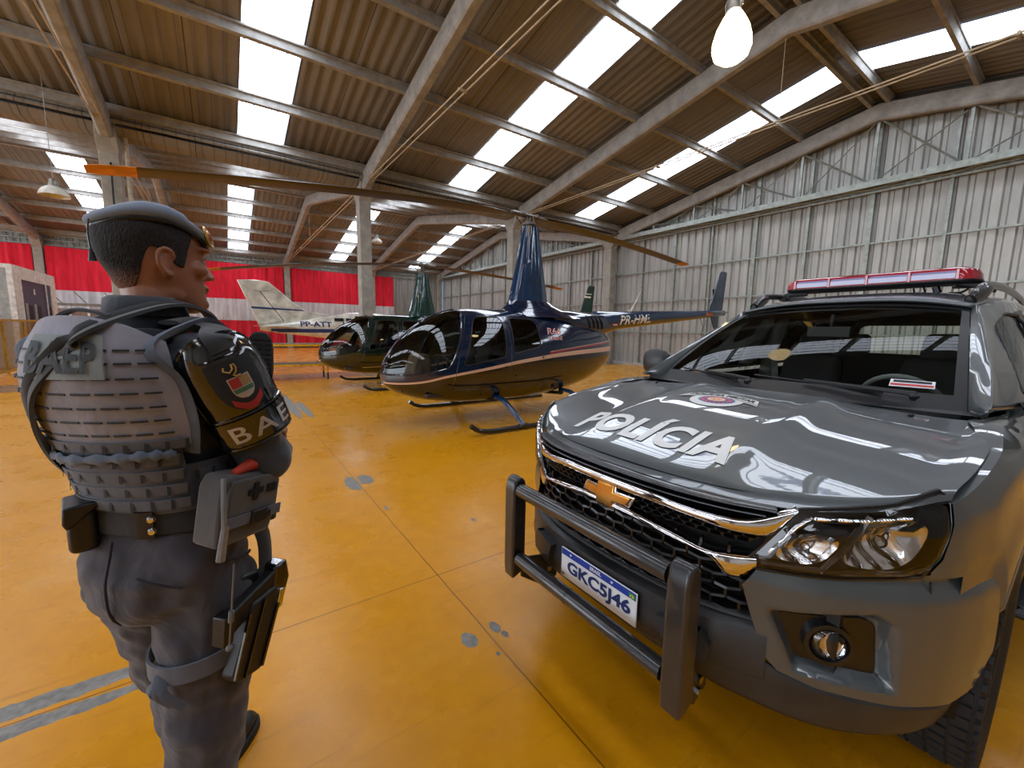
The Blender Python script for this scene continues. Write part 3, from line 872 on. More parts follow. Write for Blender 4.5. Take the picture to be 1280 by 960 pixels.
    for a in (0, 1, 2, 3): b.tube([(.1*math.cos(a*PI/2+.3), .1*math.sin(a*PI/2+.3), hz-.15), (.07*math.cos(a*PI/2+.5), .07*math.sin(a*PI/2+.5), hz+.01)], .012, 6)
    rh = b.obj('rotor_mast', M_hub, t)
    ang = P['ang']; c_, s_ = math.cos(ang), math.sin(ang)
    def rp(r, w_, z): return (c_*r-s_*w_, s_*r+c_*w_, z)
    b = MB()
    b.tube([rp(-.2, 0, hz), rp(.2, 0, hz)], .05, 10, squash=(1.3,.8)); b.cyl((0,0,hz-.06), (0,0,hz+.07), .05, .04, 14)
    for sg in (1, -1):
        b.ball(rp(.17*sg, 0, hz+.01), (.06,.06,.055), 12, 8); b.cyl(rp(.17*sg, -.08, hz), rp(.17*sg, .08, hz), .022, seg=10); b.tube([rp(.2*sg, .0, hz), rp(.42*sg, 0, hz)], [.045,.04], 10); b.tube([rp(.22*sg,.0,hz),rp(.2*sg,.13,hz-.02),rp(.06*sg,.14,hz-.12)], .012, 6)
    b.obj('rotor_hub', M_hub, t)
    for sg, ztip in ((1, P['zr']), (-1, P['zl'])):
        n = 26; ring = []; R1 = P['rad']
        def bl(b, r0, r1, n, grow=0):
            rr = []
            for i in range(n+1):
                r = lerp(r0, r1, i/n); f = r/R1
                z = hz+(ztip-hz)*(.72*f+.28*f**2.4)+ (.025*math.sin(PI*f))
                ch = .14*min(1, .35+(r-.4)*1.1) if r < 1.0 else .14
                if r > R1-.09: ch *= .75
                tw = -R(P.get('pitch', 8))
                sec = []
                for u, h in ((-.5,0),(-.46,.045),(-.3,.075),(0,.07),(.5,.008),(.5,-.008),(0,-.05),(-.3,-.06),(-.46,-.035)):
                    w_ = u*ch*1.9*(-sg); hh = h*ch*1.4
                    sec.append(rp(sg*r, w_*math.cos(tw)*(1+grow)-0, z+hh+w_*math.sin(tw)))
                rr.append(sec)
            b.rings(rr)
        b = MB(); bl(b, .4, R1-.38, n); blo = b.obj('rotor_blade', M_bladeB, t, smooth=45)
        b = MB(); bl(b, R1-.38, R1, 4, .0); b.obj('blade_tip', M_orange, blo, smooth=45)
    # cabin: floor, panel, seats, cyclic
    b = MB(); b.span((2.5-HX,-.5,.5), (5.2-HX,.5,.56)); b.span((4.95-HX,-.62,.5), (5.05-HX,.62,1.35)); b.obj('cabin_floor', M_leather, t, bevel=.01)
    b = MB(); b.prism([(2.42-HX,.55),(2.75-HX,.55),(2.72-HX,1.05),(2.66-HX,1.16),(2.5-HX,1.14),(2.42-HX,.95)], -.20, .20); b.obj('instrument_console', M_tan if P['tan'] else M_blk, t, bevel=.03)
    b = MB(); b.prism([(2.70-HX,.80),(2.735-HX,.80),(2.735-HX,1.12),(2.70-HX,1.14)], -.17, .17); b.obj('instrument_panel', M_blk, t, bevel=.01)
    for x, y in ((3.35,-.33),(3.35,.33),(4.45,-.33),(4.45,.33)):
        b = MB(); b.box((x-HX+.02, y, .72), (.5,.46,.2)); b.box((x-HX+.29, y, 1.1), (.12,.44,.66), (0, R(12), 0)); b.box((x-HX+.38, y, 1.5), (.08,.22,.16), (0, R(12), 0))
        b.obj('cabin_seat', M_leather, t, bevel=.04)
    b = MB(); b.tube([(2.95-HX,0,.56),(2.92-HX,0,.95),(2.95-HX,0,1.12)], .014, 8); b.tube([(2.95-HX,-.3,1.06),(2.95-HX,-.12,1.12),(2.95-HX,.12,1.12),(2.95-HX,.3,1.06)], .014, 8)
    for s_ in (-.3,.3): b.tube([(2.95-HX,s_,1.08),(2.95-HX,s_,.95)], .02, 8)
    b.obj('control_stick', M_blk, t)
    b = MB(); b.tube([(3.12-HX,-.22,1.25),(3.12-HX,.22,1.25)], .02, 6); b.ball((2.6-HX,0,1.68),(.02,.05,.02),10,6); b.obj('compass', M_blk, t)
    # nose landing light, pitot
    b = MB(); b.tube([(1.96-HX,0,.70),(1.90-HX,0,.69)], .012, 8); b.cyl((2.0-HX,.0,.70),(1.975-HX,0,.705),.05,.045,14); b.obj('pitot_tube', M_chrome, t)
    b = MB()
    for sgn in (1,-1): b.ball((2.06-HX, .12*sgn, .73), (.05,.06,.05), 14, 8)
    b.obj('landing_light', M_glassH if False else M_chrome, t)
    return t
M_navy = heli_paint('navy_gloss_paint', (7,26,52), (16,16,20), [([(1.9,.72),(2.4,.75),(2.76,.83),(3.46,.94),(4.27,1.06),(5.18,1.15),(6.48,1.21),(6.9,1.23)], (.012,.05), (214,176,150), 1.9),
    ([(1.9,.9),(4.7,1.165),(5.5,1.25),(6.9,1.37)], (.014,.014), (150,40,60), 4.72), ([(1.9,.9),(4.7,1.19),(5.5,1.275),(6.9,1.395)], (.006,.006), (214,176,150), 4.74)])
M_green = heli_paint('dark_green_gloss_paint', (4,28,24), (10,22,14), [([(1.9,.8),(3.0,.86),(4.0,.9),(5.0,.95),(6.9,1.1)], (.0,.0), (14,40,34), 1.9), ([(1.9,.5),(3.4,.56),(4.5,.60),(6.9,.7)], (.008,.008), (190,176,120), 2.9)])
def simple_paint(name, c):
    m = Mat(name, c, .15); v = m.coord(); m.b.inputs['Coat Weight'].default_value = 1; m.b.inputs['Coat Roughness'].default_value = .04
    m.color(m.ramp(m.noise(v, 3, 3), [(.3, tuple(k*.85 for k in c)), (.7, tuple(min(255,k*1.15) for k in c))])); return m.m
M_navy2 = simple_paint('navy_boom_paint', (10,46,80)); M_green2 = simple_paint('green_boom_paint', (8,52,44))
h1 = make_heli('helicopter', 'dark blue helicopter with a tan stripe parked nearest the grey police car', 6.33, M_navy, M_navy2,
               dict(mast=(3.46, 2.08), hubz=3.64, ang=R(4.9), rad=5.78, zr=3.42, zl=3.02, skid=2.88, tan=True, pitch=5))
h2 = make_heli('helicopter', 'dark green helicopter parked behind the blue one', 11.4, M_green, M_green2,
               dict(mast=(3.12, 1.9), hubz=3.36, ang=R(-3), rad=5.1, zr=3.03, zl=2.75, skid=2.74, tan=False, pitch=6))
# lettering on the blue one (near flank looks towards -y)
def flank_text(o, body, x0, z0, size, width, mat, name, slant=.2, dz=0.0, side=-1, surf=None, off=.016):
    tx = text_mb(body, 1, 0, slant, off, 'CENTER', 1)
    w0 = min(v.x for v in tx.v); w1 = max(v.x for v in tx.v); h0 = min(v.y for v in tx.v); h1_ = max(v.y for v in tx.v)
    sx = width/(w1-w0); sy = size/(h1_-h0)
    def f(v):
        x = x0+(v.x-(w0+w1)/2)*sx; z = z0+(v.y-(h0+h1_)/2)*sy+(x-x0)*dz
        return (x-HX, side*(surf(x, z)+.004), z)
    tx.xf(f); return tx.obj(name, mat, o, smooth=0)
flank_text(h1, 'R66', 4.90, 1.555, .12, .34, M_cream, 'type_lettering', surf=hy, dz=.0)
flank_text(h1, 'TURBINE', 4.90, 1.43, .065, .36, M_cream, 'type_lettering', surf=hy)
def boomy(x, z):
    zc, r = interp([(6.55,1.77,.225),(7.1,1.81,.205),(8,1.88,.18),(9,1.955,.152),(10,2.03,.125)], x)
    return math.sqrt(max(r*r-((z-zc)/1.02)**2, .0004))
flank_text(h1, 'PR-HML', 7.72, 1.86, .20, 1.12, M_whiteT, 'registration', surf=boomy, dz=.07)
b = MB(); b.box((7.0-HX,-.205,1.72),(.14,.01,.035)); b.obj('registration_dash', M_cream, h1)
b = MB(); b.box((10.85-HX,-.112,2.1),(.28,.01,.09)); b.obj('orange_decal', plain('peach_decal', (226,150,110), .5), h1)
b = MB(); b.rings([[(11.28-HX,y,2.9),(11.56-HX,y,2.9),(11.56-HX,y,2.84),(11.26-HX,y,2.84)] for y in (-.022,.022)]); b.obj('fin_band', M_whiteT, h2)
b = MB(); b.rings([[(11.32-HX,y,3.0),(11.6-HX,y,3.0),(11.6-HX,y,2.97),(11.31-HX,y,2.97)] for y in (-.022,.022)]); b.obj('fin_band', M_whiteT, h2)
# ================================================================== grey police car
CX, CY = 1.25, 1.05
def car_paint():
    m = Mat('gunmetal_car_paint', (82,88,90), .32, .25); v = m.coord()
    fl = m.node('ShaderNodeTexVoronoi'); fl.inputs['Scale'].default_value = 900; m.L.new(v, fl.inputs['Vector'])
    c = m.mix(.25, (70,75,77), fl.outputs['Distance'], 'OVERLAY')
    m.color(m.mix(m.ramp(m.noise(v, 1.5, 3), [(.3, (0,0,0)), (.7, (255,255,255))]), (74,80,82), (84,90,92)))
    m.b.inputs['Coat Weight'].default_value = 1; m.b.inputs['Coat Roughness'].default_value = .02
    return m.m
M_car = car_paint()
M_plastic = plain('charcoal_bumper_plastic', (44,46,48), .42, bump=.15, bscale=220)
M_plastic2 = plain('black_grille_plastic', (16,17,19), .3, Coat_Weight=.3)
M_tube = plain('black_powder_coated_steel', (40,41,43), .33, Coat_Weight=.6, bump=.08, bscale=120)
M_gold = Mat('gold_emblem', (222,160,70), .22, .85); M_gold.color(M_gold.ramp(M_gold.noise(M_gold.coord(), 12, 2), [(.3, (206,144,60)), (.7, (236,180,96))])); M_gold = M_gold.m
M_ws = glass('windscreen_glass', (232,238,232), .0, .0, 1.33, .45); M_side = glass('side_window_glass', (206,214,208), .0, .0)
M_lens = glass('clear_lamp_lens', (240,240,240), .0, .03)
M_refl = Mat('lamp_reflector', (230,232,235), .12, 1.0)
_v = M_refl.coord('Object', (1,1,1)); _w = M_refl.node('ShaderNodeTexWave'); _w.inputs['Scale'].default_value = 9; _w.inputs['Distortion'].default_value = 1
M_refl.L.new(_v, _w.inputs['Vector']); M_refl.bump(_w.outputs['Fac'], .6, .012); M_refl = M_refl.m
M_rubber = plain('tyre_rubber', (24,24,25), .75, bump=.3, bscale=90); M_dash = plain('dark_dashboard', (16,16,17), .6); M_seat = plain('dark_grey_seat_cloth', (38,38,40), .8, bump=.2)
M_seatL = plain('grey_interior_trim', (118,120,120), .7)
M_white = plain('white_decal', (226,226,222), .4, var=.03); M_blue = plain('plate_blue', (24,58,150), .4, var=.05); M_ink = plain('plate_ink_blue', (20,44,96), .45, var=.05); M_blackink = plain('black_ink', (18,18,20), .5)
M_plate = plain('plate_white', (222,224,226), .35, var=.03)
car = root('police_car', 'dark grey police car with a bull bar and a roof light bar', 'car', (CX, CY, 0), PI)

PL = [(0,.06),(.15,.056),(.3,.04),(.42,.008),(.5,-.03),(.65,-.12),(.8,-.27),(.88,-.40),(.92,-.52),(.935,-.62)]
# plan curve by arc length
_pc = [Vector((interp(PL, b_), b_)) for b_ in [i*.935/200 for i in range(201)]]
_sl = [0]
for i in range(200): _sl.append(_sl[-1]+(_pc[i+1]-_pc[i]).length)
SMAX = _sl[-1]
def s_of_b(b_):
    sg = -1 if b_ < 0 else 1; b_ = min(abs(b_), .935); k = b_/.935*200; i = min(int(k), 199)
    return sg*(_sl[i]+(_sl[i+1]-_sl[i])*(k-i))
def fpt(s_, z, off=0):
    sg = -1 if s_ < 0 else 1; s_ = min(abs(s_), SMAX)
    lo, hi = 0, 200
    while hi-lo > 1:
        m = (lo+hi)//2
        if _sl[m] <= s_: lo = m
        else: hi = m
    f = (s_-_sl[lo])/(_sl[lo+1]-_sl[lo]); p = _pc[lo].lerp(_pc[lo+1], f)
    a, c = _pc[max(lo-3, 0)], _pc[min(lo+4, 200)]; t = (c-a).normalized(); n = Vector((t.y, -t.x))
    return Vector((p.x+n.x*off, sg*(p.y+n.y*off), z))
def bz(poly): return [(s_of_b(b_), z) for b_, z in poly]
def sdist(p, P):
    """signed distance inside a convex polygon (positive inside)"""
    d = 9; ar = sum(P[i-1][0]*P[i][1]-P[i][0]*P[i-1][1] for i in range(len(P)))
    for i in range(len(P)):
        a, c = P[i-1], P[i]; ex, ez = c[0]-a[0], c[1]-a[1]; l = math.hypot(ex, ez)
        if l < 1e-6: continue
        q = (ex*(p[1]-a[1])-ez*(p[0]-a[0]))/l
        d = min(d, q if ar > 0 else -q)
    return d
def panel(poly, off=0, res=.02, convex=True, solid=0):
    """fine patch of the front face; poly in (s,z); off may be a function(s,z)"""
    x0 = min(p[0] for p in poly); x1 = max(p[0] for p in poly); z0 = min(p[1] for p in poly); z1 = max(p[1] for p in poly)
    nu = max(2, int((x1-x0)/res)); nv = max(2, int((z1-z0)/res))
    g = MB(); g.grid(lambda u, v: (lerp(x0-.002, x1+.002, u), 0, lerp(z0-.002, z1+.002, v)), nu, nv)
    r = cut_mesh(g, [poly]); o = MB()
    for k, q in r.items():
        if k[0] == 0: o.add(q)
    fo = off if callable(off) else (lambda s_, z: off)
    if solid:
        n = len(o.v); ed = {}
        for f in o.f:
            for i in range(len(f)):
                e = (f[i], f[(i+1) % len(f)]); k = tuple(sorted(e)); ed.setdefault(k, []).append(e)
        base = [tuple(v) for v in o.v]
        o.v = [fpt(v[0], v[2], fo(v[0], v[2])) for v in base]+[fpt(v[0], v[2], fo(v[0], v[2])-solid) for v in base]
        ff = list(o.f)
        for f in ff: o.face(tuple(reversed([i+n for i in f])))
        for k, es in ed.items():
            if len(es) == 1:
                a, c = es[0]; o.face((c, a, a+n, c+n))
        return o
    return o.xf(lambda v: fpt(v.x, v.z, fo(v.x, v.z)))
def both(fn, name, mat, parent=car, **kw):
    o = fn(); l = o.obj(name, mat, parent, **kw); r = o.mirror().obj(name, mat, parent, **kw); return l, r

# ---- hood
HZ = [(-.06,1.035),(.0,1.043),(.08,1.068),(.2,1.10),(.35,1.14),(.6,1.19),(.85,1.225),(1.12,1.255),(1.3,1.27)]
HD = [(0,0),(.2,.0),(.33,.006),(.42,.018),(.6,.032),(.75,.038),(.83,.036),(.88,.045)]
def hz(a, b_): return interp(HZ, -a)-interp(HD, abs(b_))+.004*math.exp(-((abs(b_)-.31)/.035)**2)*min(1, max(0, -a-.05)*4)
HF = [(0,.018),(.2,.01),(.385,-.02),(.48,-.055),(.53,-.089),(.6,-.125),(.70,-.197),(.79,-.29),(.855,-.392)]
def hood_pt(w, v, dz=0):
    hb = interp([(0,.855),(.3,.872),(.6,.868),(.85,.83),(1,.79)], v)
    b_ = w*hb; af = interp(HF, abs(w)*.855); ar = -1.10-.06*abs(w)**2
    a = lerp(af, ar, v); z = hz(a, b_)
    if v < .06: z -= .016*(1-v/.06)**2
    return Vector((a, b_, z+dz))
b = MB(); b.grid(lambda u, v: hood_pt(math.copysign(abs(2*u-1)**.9, 2*u-1), v**1.15), 72, 48)
hood = b.obj('hood', M_car, car, smooth=60)
def on_hood(mb, a0, b0, off=.0035):
    """mb in XY: x -> towards the left side (+b), y -> rearwards"""
    return mb.xf(lambda v: (a0-v.y, b0+v.x, hz(a0-v.y, b0+v.x)+off+v.z))
tx = text_mb('POLÍCIA', .25, 0, 0, .009, 'CENTER', 2, 1.04)
w0 = min(v.x for v in tx.v); w1 = max(v.x for v in tx.v); h0 = min(v.y for v in tx.v); h1v = max(v.y for v in tx.v)
tx.xf(lambda v: ((v.x-(w0+w1)/2)*.76/(w1-w0), (v.y-h0)*.25/(h1v-h0)-.10, 0))
on_hood(tx, -.262, -.045).obj('hood_lettering', M_white, hood, smooth=0)
# crest decal
def poly_disc(rx, ry, n=48, rin=0, a0=0, a1=2*PI, z=0, rings=6):
    o = MB(); o.grid(lambda u, v: (lerp(rin, 1, v)*rx*math.cos(lerp(a0, a1, u)), lerp(rin, 1, v)*ry*math.sin(lerp(a0, a1, u)), z), n, rings); return o
SC = (-.765, -.035)
o = poly_disc(.125, .115); on_hood(o, *SC, .003).obj('crest_field', M_white, hood, smooth=0, fixn=False)
o = MB(); o.grid(lambda u, v: (lerp(-1,1,u)*(.20-.03*v), .040+.086*v-.055*(2*u-1)**2*1.0, 0), 30, 6); on_hood(o, *SC, .004).obj('crest_ribbon', M_white, hood, smooth=0, fixn=False)
o = MB(); o.grid(lambda u, v: (lerp(-1,1,u)*.185, .118+.004*v-.055*(2*u-1)**2, 0), 30, 2); o.grid(lambda u, v: (lerp(-1,1,u)*.193, .052+.004*v-.055*(2*u-1)**2, 0), 30, 2); on_hood(o, *SC, .0055).obj('ribbon_border', M_blackink, hood, smooth=0, fixn=False)
tx = text_mb('POLÍCIA MILITAR', .046, 0, 0, .0025, 'CENTER', 1); w1 = max(v.x for v in tx.v)
tx.xf(lambda v: (v.x*.168/w1, v.y+.087-.055*(v.x/w1*.92)**2, 0)); on_hood(tx, *SC, .0055).obj('ribbon_lettering', M_blackink, hood, smooth=0)
for rr, cc, zz in ((.088,(38,60,140),.004),(.072,(196,60,60),.0048),(.056,(60,90,160),.0056),(.044,(232,200,160),.0064)):
    on_hood(poly_disc(rr, rr*.72), SC[0], SC[1], zz).xf(lambda v: v).obj('crest_ring', plain('crest_ring_%d' % cc[0], cc, .5), hood, smooth=0, fixn=False)
o = MB()
for k in range(8):
    a = k*PI/4; o.grid(lambda u, v, a=a: (math.cos(a)*(.01+.028*u)-math.sin(a)*(v-.5)*.014*(1-u), .72*(math.sin(a)*(.01+.028*u)+math.cos(a)*(v-.5)*.014*(1-u)), 0), 2, 2)
on_hood(o, SC[0], SC[1], .0072).obj('crest_star', plain('crest_amber', (214,120,60), .5), hood, smooth=0, fixn=False)
o = MB()
for k in range(24):
    a = k*PI/12; o.grid(lambda u, v, a=a: (math.cos(a+.06*(v-.5))*(.074+.012*u), .72*math.sin(a+.06*(v-.5))*(.074+.012*u), 0), 1, 1)
on_hood(o, SC[0], SC[1], .0072).obj('crest_dots', M_white, hood, smooth=0, fixn=False)

# ---- front: painted bumper corners with the fog-lamp recess
REC = bz([(.55,.725),(.765,.765),(.80,.735),(.815,.52),(.62,.548)])
def bump_off(s_, z):
    o = .004+.012*math.sin(max(0, min(1, (z-.45)/.4))*PI)
    d = sdist((s_, z), REC)
    t = max(0, min(1, (d+.004)/.036)); t = t*t*(3-2*t)
    top = max(0, min(1, (z-.79)/.06)); o -= .02*top*top
    e = max(0, min(1, (s_-s_of_b(.85))/(SMAX-s_of_b(.85))))
    return o-.058*t+.012*e*e
sR = s_of_b(.935)
PB = [(.523,.835),(.491,.781),(.515,.70),(.555,.575),(.588,.537),(.671,.508),(.81,.482),(.90,.47),(.925,.50),(.935,.60),(.935,.885),(.83,.872),(.70,.852)]
def pb():
    o = MB()
    for poly in ([PB[0],PB[1],PB[2],PB[3],PB[4],PB[12]], [PB[4],PB[5],PB[6],PB[7],PB[8],PB[9],PB[10],PB[11],PB[12]]):
        o.add(panel(bz(poly), bump_off, .009))
    return o
both(pb, 'front_bumper', M_car, smooth=50, weld=.0015)
def gasket():
    o = MB(); P = bz([(.575,.700),(.76,.722),(.785,.70),(.795,.530),(.640,.560)])
    return panel(round_poly(P, .03), -.034, .012, solid=.006)
fb = both(gasket, 'fog_lamp_bezel', M_plastic2, smooth=40)
for sgn, pr_ in ((1, fb[0]), (-1, fb[1])):
    c = fpt(sgn*s_of_b(.695), .635, -.024); n = Vector((.80, sgn*.60, 0))
    b = MB(); b.disc_lathe([(.066,-.02),(.064,.012),(.052,.014),(.046,.004),(.045,-.01)], c, n, 28, caps=False); b.obj('fog_lamp_ring', M_plastic2, pr_)
    b = MB(); b.disc_lathe([(.001,-.006),(.026,-.003),(.040,.002),(.045,.008)], c, n, 24, caps=False); b.obj('fog_lamp_reflector', M_refl, pr_, fixn=False)
    b = MB(); b.disc_lathe([(.046,.006),(.040,.014),(.03,.019),(.015,.022),(.0,.023)], c, n, 28, caps=False); b.obj('fog_lamp_lens', M_lens, pr_, fixn=False)
# lower valance and central beam in charcoal plastic
def val_off(s_, z):
    t = max(0, min(1, (z-.33)/.17)); return -.05*(1-t)**1.6+.004
VB = [(0,.455),(.30,.44),(.47,.40),(.60,.375),(.75,.345),(.86,.345),(.905,.37)]
VT = [(0,.58),(.40,.57),(.56,.55),(.588,.535),(.671,.508),(.81,.482),(.905,.468)]
b = MB(); n_ = 70
for sg in (1,):
    b.grid(lambda u, v: (lambda s_: fpt(s_, lerp(interp([(s_of_b(q[0]), q[1]) for q in VB], abs(s_)), interp([(s_of_b(q[0]), q[1]) for q in VT], abs(s_)), v), val_off(abs(s_), lerp(interp([(s_of_b(q[0]), q[1]) for q in VB], abs(s_)), interp([(s_of_b(q[0]), q[1]) for q in VT], abs(s_)), v))))(lerp(-s_of_b(.905), s_of_b(.905), u)), 120, 10)
b.obj('lower_valance', M_plastic, car, smooth=50, solid=.012)
b = MB()
def beam_sec(s_):
    w = abs(s_)/s_of_b(.56); k = 1-.25*w**3; e = .02*(1-w**4)
    return [fpt(s_, .670-.02*(1-w), -.03), fpt(s_, .655-.02*(1-w), .006), fpt(s_, .638, .016), fpt(s_, .50, .018), fpt(s_, .46+.03*w, .012), fpt(s_, .44+.03*w, -.03)]
b.rings([beam_sec(lerp(-s_of_b(.56), s_of_b(.56), i/60)) for i in range(61)]); b.obj('bumper_beam', M_plastic, car, smooth=40)
for sg in (1, -1):     # moulded pockets either side of the plate
    b = MB()
    P = bz([(.27,.585),(.40,.60),(.43,.56),(.42,.50),(.30,.485)]); o = panel(P, .045, .03, solid=.03)
    (o if sg == 1 else o.mirror()).obj('bumper_block', M_plastic, car, bevel=.006)
# ---- grille
b = MB(); b.grid(lambda u, v: fpt(lerp(-s_of_b(.56), s_of_b(.56), u), lerp(.60, 1.05, v), -.075), 50, 4); b.obj('grille_backing', plain('grille_shadow', (6,6,7), .8), car, smooth=60, fixn=False)
def bar(name, zt, zb, off, th, mat, smax=.52, n=70, parent=car, smooth=50):
    b = MB(); S = s_of_b(smax); rr = []
    for i in range(n+1):
        s_ = lerp(-S, S, i/n); T = interp(zt, abs(s_)) if isinstance(zt, list) else zt; B = interp(zb, abs(s_)) if isinstance(zb, list) else zb
        f = off if not isinstance(off, list) else interp(off, abs(s_))
        h = T-B
        rr.append([fpt(s_, T, f-th), fpt(s_, T, f-.004), fpt(s_, T-h*.12, f+.004), fpt(s_, (T+B)/2, f+.008), fpt(s_, B+h*.15, f+.003), fpt(s_, B, f-.006), fpt(s_, B, f-th)])
    b.rings(rr); return b.obj(name, mat, parent, smooth=smooth)
sb = s_of_b
bar('upper_slat', 1.030, 1.019, [(0,0),(.6,-.004)], .05, M_plastic2, .555); bar('upper_slat', 1.013, 1.004, [(0,.008),(.6,0)], .05, M_plastic2, .53)
up = bar('chrome_grille_bar', [(0,1.000),(sb(.2),.998),(sb(.37),.986),(sb(.49),.988),(sb(.55),1.012),(sb(.60),1.04)], [(0,.962),(sb(.2),.962),(sb(.34),.955),(sb(.49),.938),(sb(.55),.945),(sb(.60),1.028)], [(0,.012),(sb(.4),.01),(sb(.6),-.012)], .04, M_chrome, .60)
bar('chrome_grille_bar', [(0,.905),(sb(.13),.9),(sb(.29),.882),(sb(.41),.862),(sb(.47),.866),(sb(.52),.872)], [(0,.880),(sb(.13),.875),(sb(.29),.858),(sb(.41),.838),(sb(.44),.80),(sb(.485),.79),(sb(.52),.835)], [(0,.012),(sb(.4),.008),(sb(.52),-.004)], .035, M_chrome, .52)
# honeycomb mesh, upper band and lower opening
def mesh_rows(z0, z1, rows, smax, off, cell=.058):
    b = MB()
    for r in range(rows):
        z = lerp(z0, z1, (r+.5)/rows); h = (z1-z0)/rows; S = sb(smax)
        k = -int(S/cell)-1
        while k*cell < S:
            s0 = (k+(.5 if r % 2 else 0))*cell; s1 = s0+cell*.92
            if s0 > -S and s1 < S:
                m = (s0+s1)/2; zo = z
                # two slanted bars: dark louvres with a lit upper edge
                b.rings([[fpt(s0, zo-h*.36, off-.02), fpt(s0, zo-h*.30, off), fpt(s0, zo-h*.10, off-.004), fpt(s0, zo-h*.05, off-.03)], [fpt(m, zo-h*.50, off-.02), fpt(m, zo-h*.44, off+.004), fpt(m, zo-h*.24, off), fpt(m, zo-h*.2, off-.03)], [fpt(s1, zo-h*.36, off-.02), fpt(s1, zo-h*.30, off), fpt(s1, zo-h*.10, off-.004), fpt(s1, zo-h*.05, off-.03)]])
                b.rings([[fpt(s1-.004, zo-h*.3, off-.03), fpt(s1-.004, zo-h*.3, off-.006), fpt(s1+.004, zo-h*.3, off-.006), fpt(s1+.004, zo-h*.3, off-.03)], [fpt(s1-.004, zo+h*.5, off-.03), fpt(s1-.004, zo+h*.5, off-.006), fpt(s1+.004, zo+h*.5, off-.006), fpt(s1+.004, zo+h*.5, off-.03)]])
            k += 1
    return b
mesh_rows(.905, .965, 4, .53, -.015, .04).obj('grille_mesh', M_plastic2, car, smooth=0)
mesh_rows(.665, .885, 6, .53, -.012, .085).obj('lower_grille_mesh', M_plastic2, car, smooth=0)
bar('grille_lip', .675, .655, -.01, .04, M_plastic, .54)
# bow-tie emblem
def bowtie(sx, sy):
    P = [(-1,.30),(-.82,-.52),(-.30,-.52),(-.36,-1),(.26,-1),(.32,-.52),(.80,-.52),(1,.30)]
    P = [(-1.0,-.42),(-.84,.42),(-.32,.42),(-.32,1.0),(.38,1.0),(.36,.42),(.98,.42),(.82,-.42),(.32,-.42),(.32,-1.0),(-.38,-1.0),(-.36,-.42)]
    return [(x*sx, y*sy) for x, y in P]
for nm, sx, sy, x0, x1, mt in (('emblem_rim', .132, .053, .05, .078, M_chrome), ('emblem', .118, .042, .07, .086, M_gold)):
    b = MB(); P = bowtie(sx, sy); b.rings([[(x0-abs(u)*.10, u+.015, .928+w) for u, w in P], [(x1-abs(u)*.10, u+.015, .928+w) for u, w in P]]); b.obj(nm, mt, car, smooth=30, bevel=.004)
# ---- number plate
pl = MB(); pl.box((.0895,0,.5525),(.006,.40,.13)); pl = pl.obj('license_plate', M_plate, car, bevel=.002)
b = MB(); b.box((.0932,0,.602),(.002,.392,.027)); b.obj('plate_band', M_blue, pl)
def on_plate(mb, y, z): return mb.xf(lambda v: (.0945, v.x+y, z+v.y))
tx = text_mb('GKC5J46', .1, 0, 0, .0035, 'CENTER'); w1 = max(v.x for v in tx.v); w0 = min(v.x for v in tx.v); h1v = max(v.y for v in tx.v); h0 = min(v.y for v in tx.v)
tx.xf(lambda v: ((v.x-(w0+w1)/2)*.335/(w1-w0), (v.y-(h0+h1v)/2)*.070/(h1v-h0), 0)); on_plate(tx, .008, .541).obj('plate_number', M_ink, pl, smooth=0)
tx = text_mb('BRASIL', .020, 0, 0, .0005, 'CENTER'); on_plate(tx, 0, .6025).xf(lambda v: v+Vector((.0006,0,0))).obj('plate_country', M_plate, pl, smooth=0)
tx = text_mb('BR', .016, 0, 0, .0005, 'CENTER'); on_plate(tx, -.185, .50).obj('plate_mark', M_ink, pl, smooth=0)
b = MB(); b.box((.0945,.180,.600),(.002,.026,.020)); fl_ = b.obj('plate_flag', plain('flag_green', (30,130,70), .5), pl)
b = MB(); b.rings([[(.0962,.180+y,.600+z) for y, z in ((-.010,0),(0,.007),(.010,0),(0,-.007))], [(.0968,.180+y,.600+z) for y, z in ((-.010,0),(0,.007),(.010,0),(0,-.007))]]); b.obj('flag_rhombus', plain('flag_yellow', (230,200,40), .5), fl_)
b = MB(); b.cyl((.0966,.18,.6),(.0975,.18,.6),.0038,seg=12); b.obj('flag_disc', M_blue, fl_)
for y in (-.14, .085):
    b = MB(); b.rings([[(x,y-.006,.6065),(x,y+.006,.6065),(x,y,.597)] for x in (.0945,.0965)]); b.obj('plate_screw', M_plate, pl)
# ---- bull bar
bb = root('bull_bar', 'x', 'x'); del bb['label']; del bb['category']; bb.parent = car
def upright(sg):
    b = MB(); out = []
    P = [(.155,.43),(.235,.42),(.245,.50),(.245,.80),(.235,.87),(.20,.905),(.165,.895),(.155,.85)]
    P = [(.165,.44),(.18,.425),(.235,.40),(.24,.46),(.24,.82),(.232,.865),(.215,.885),(.192,.885),(.172,.865),(.165,.82)]
    for y in (-.036,.036): out.append([(x-.02, sg*.425+y, z) for x, z in P])
    b.rings(out); return b
for sg in (1, -1):
    u = upright(sg).obj('bull_bar_upright', M_tube, bb, bevel=.012, bseg=3)
    b = MB(); b.prism([(.17,.50),(.17,.405),(.02,.30),(-.05,.34),(-.05,.42),(.02,.47)], sg*.425-.006-.035*sg, sg*.425+.006-.035*sg); b.obj('bull_bar_bracket', M_tube, u, bevel=.004)
    for z in (.345,.39):
        b = MB(); b.cyl((0, sg*.425-.045*sg, z), (0, sg*.425-.02*sg, z), .014, seg=6); b.obj('bracket_bolt', M_chrome, u)
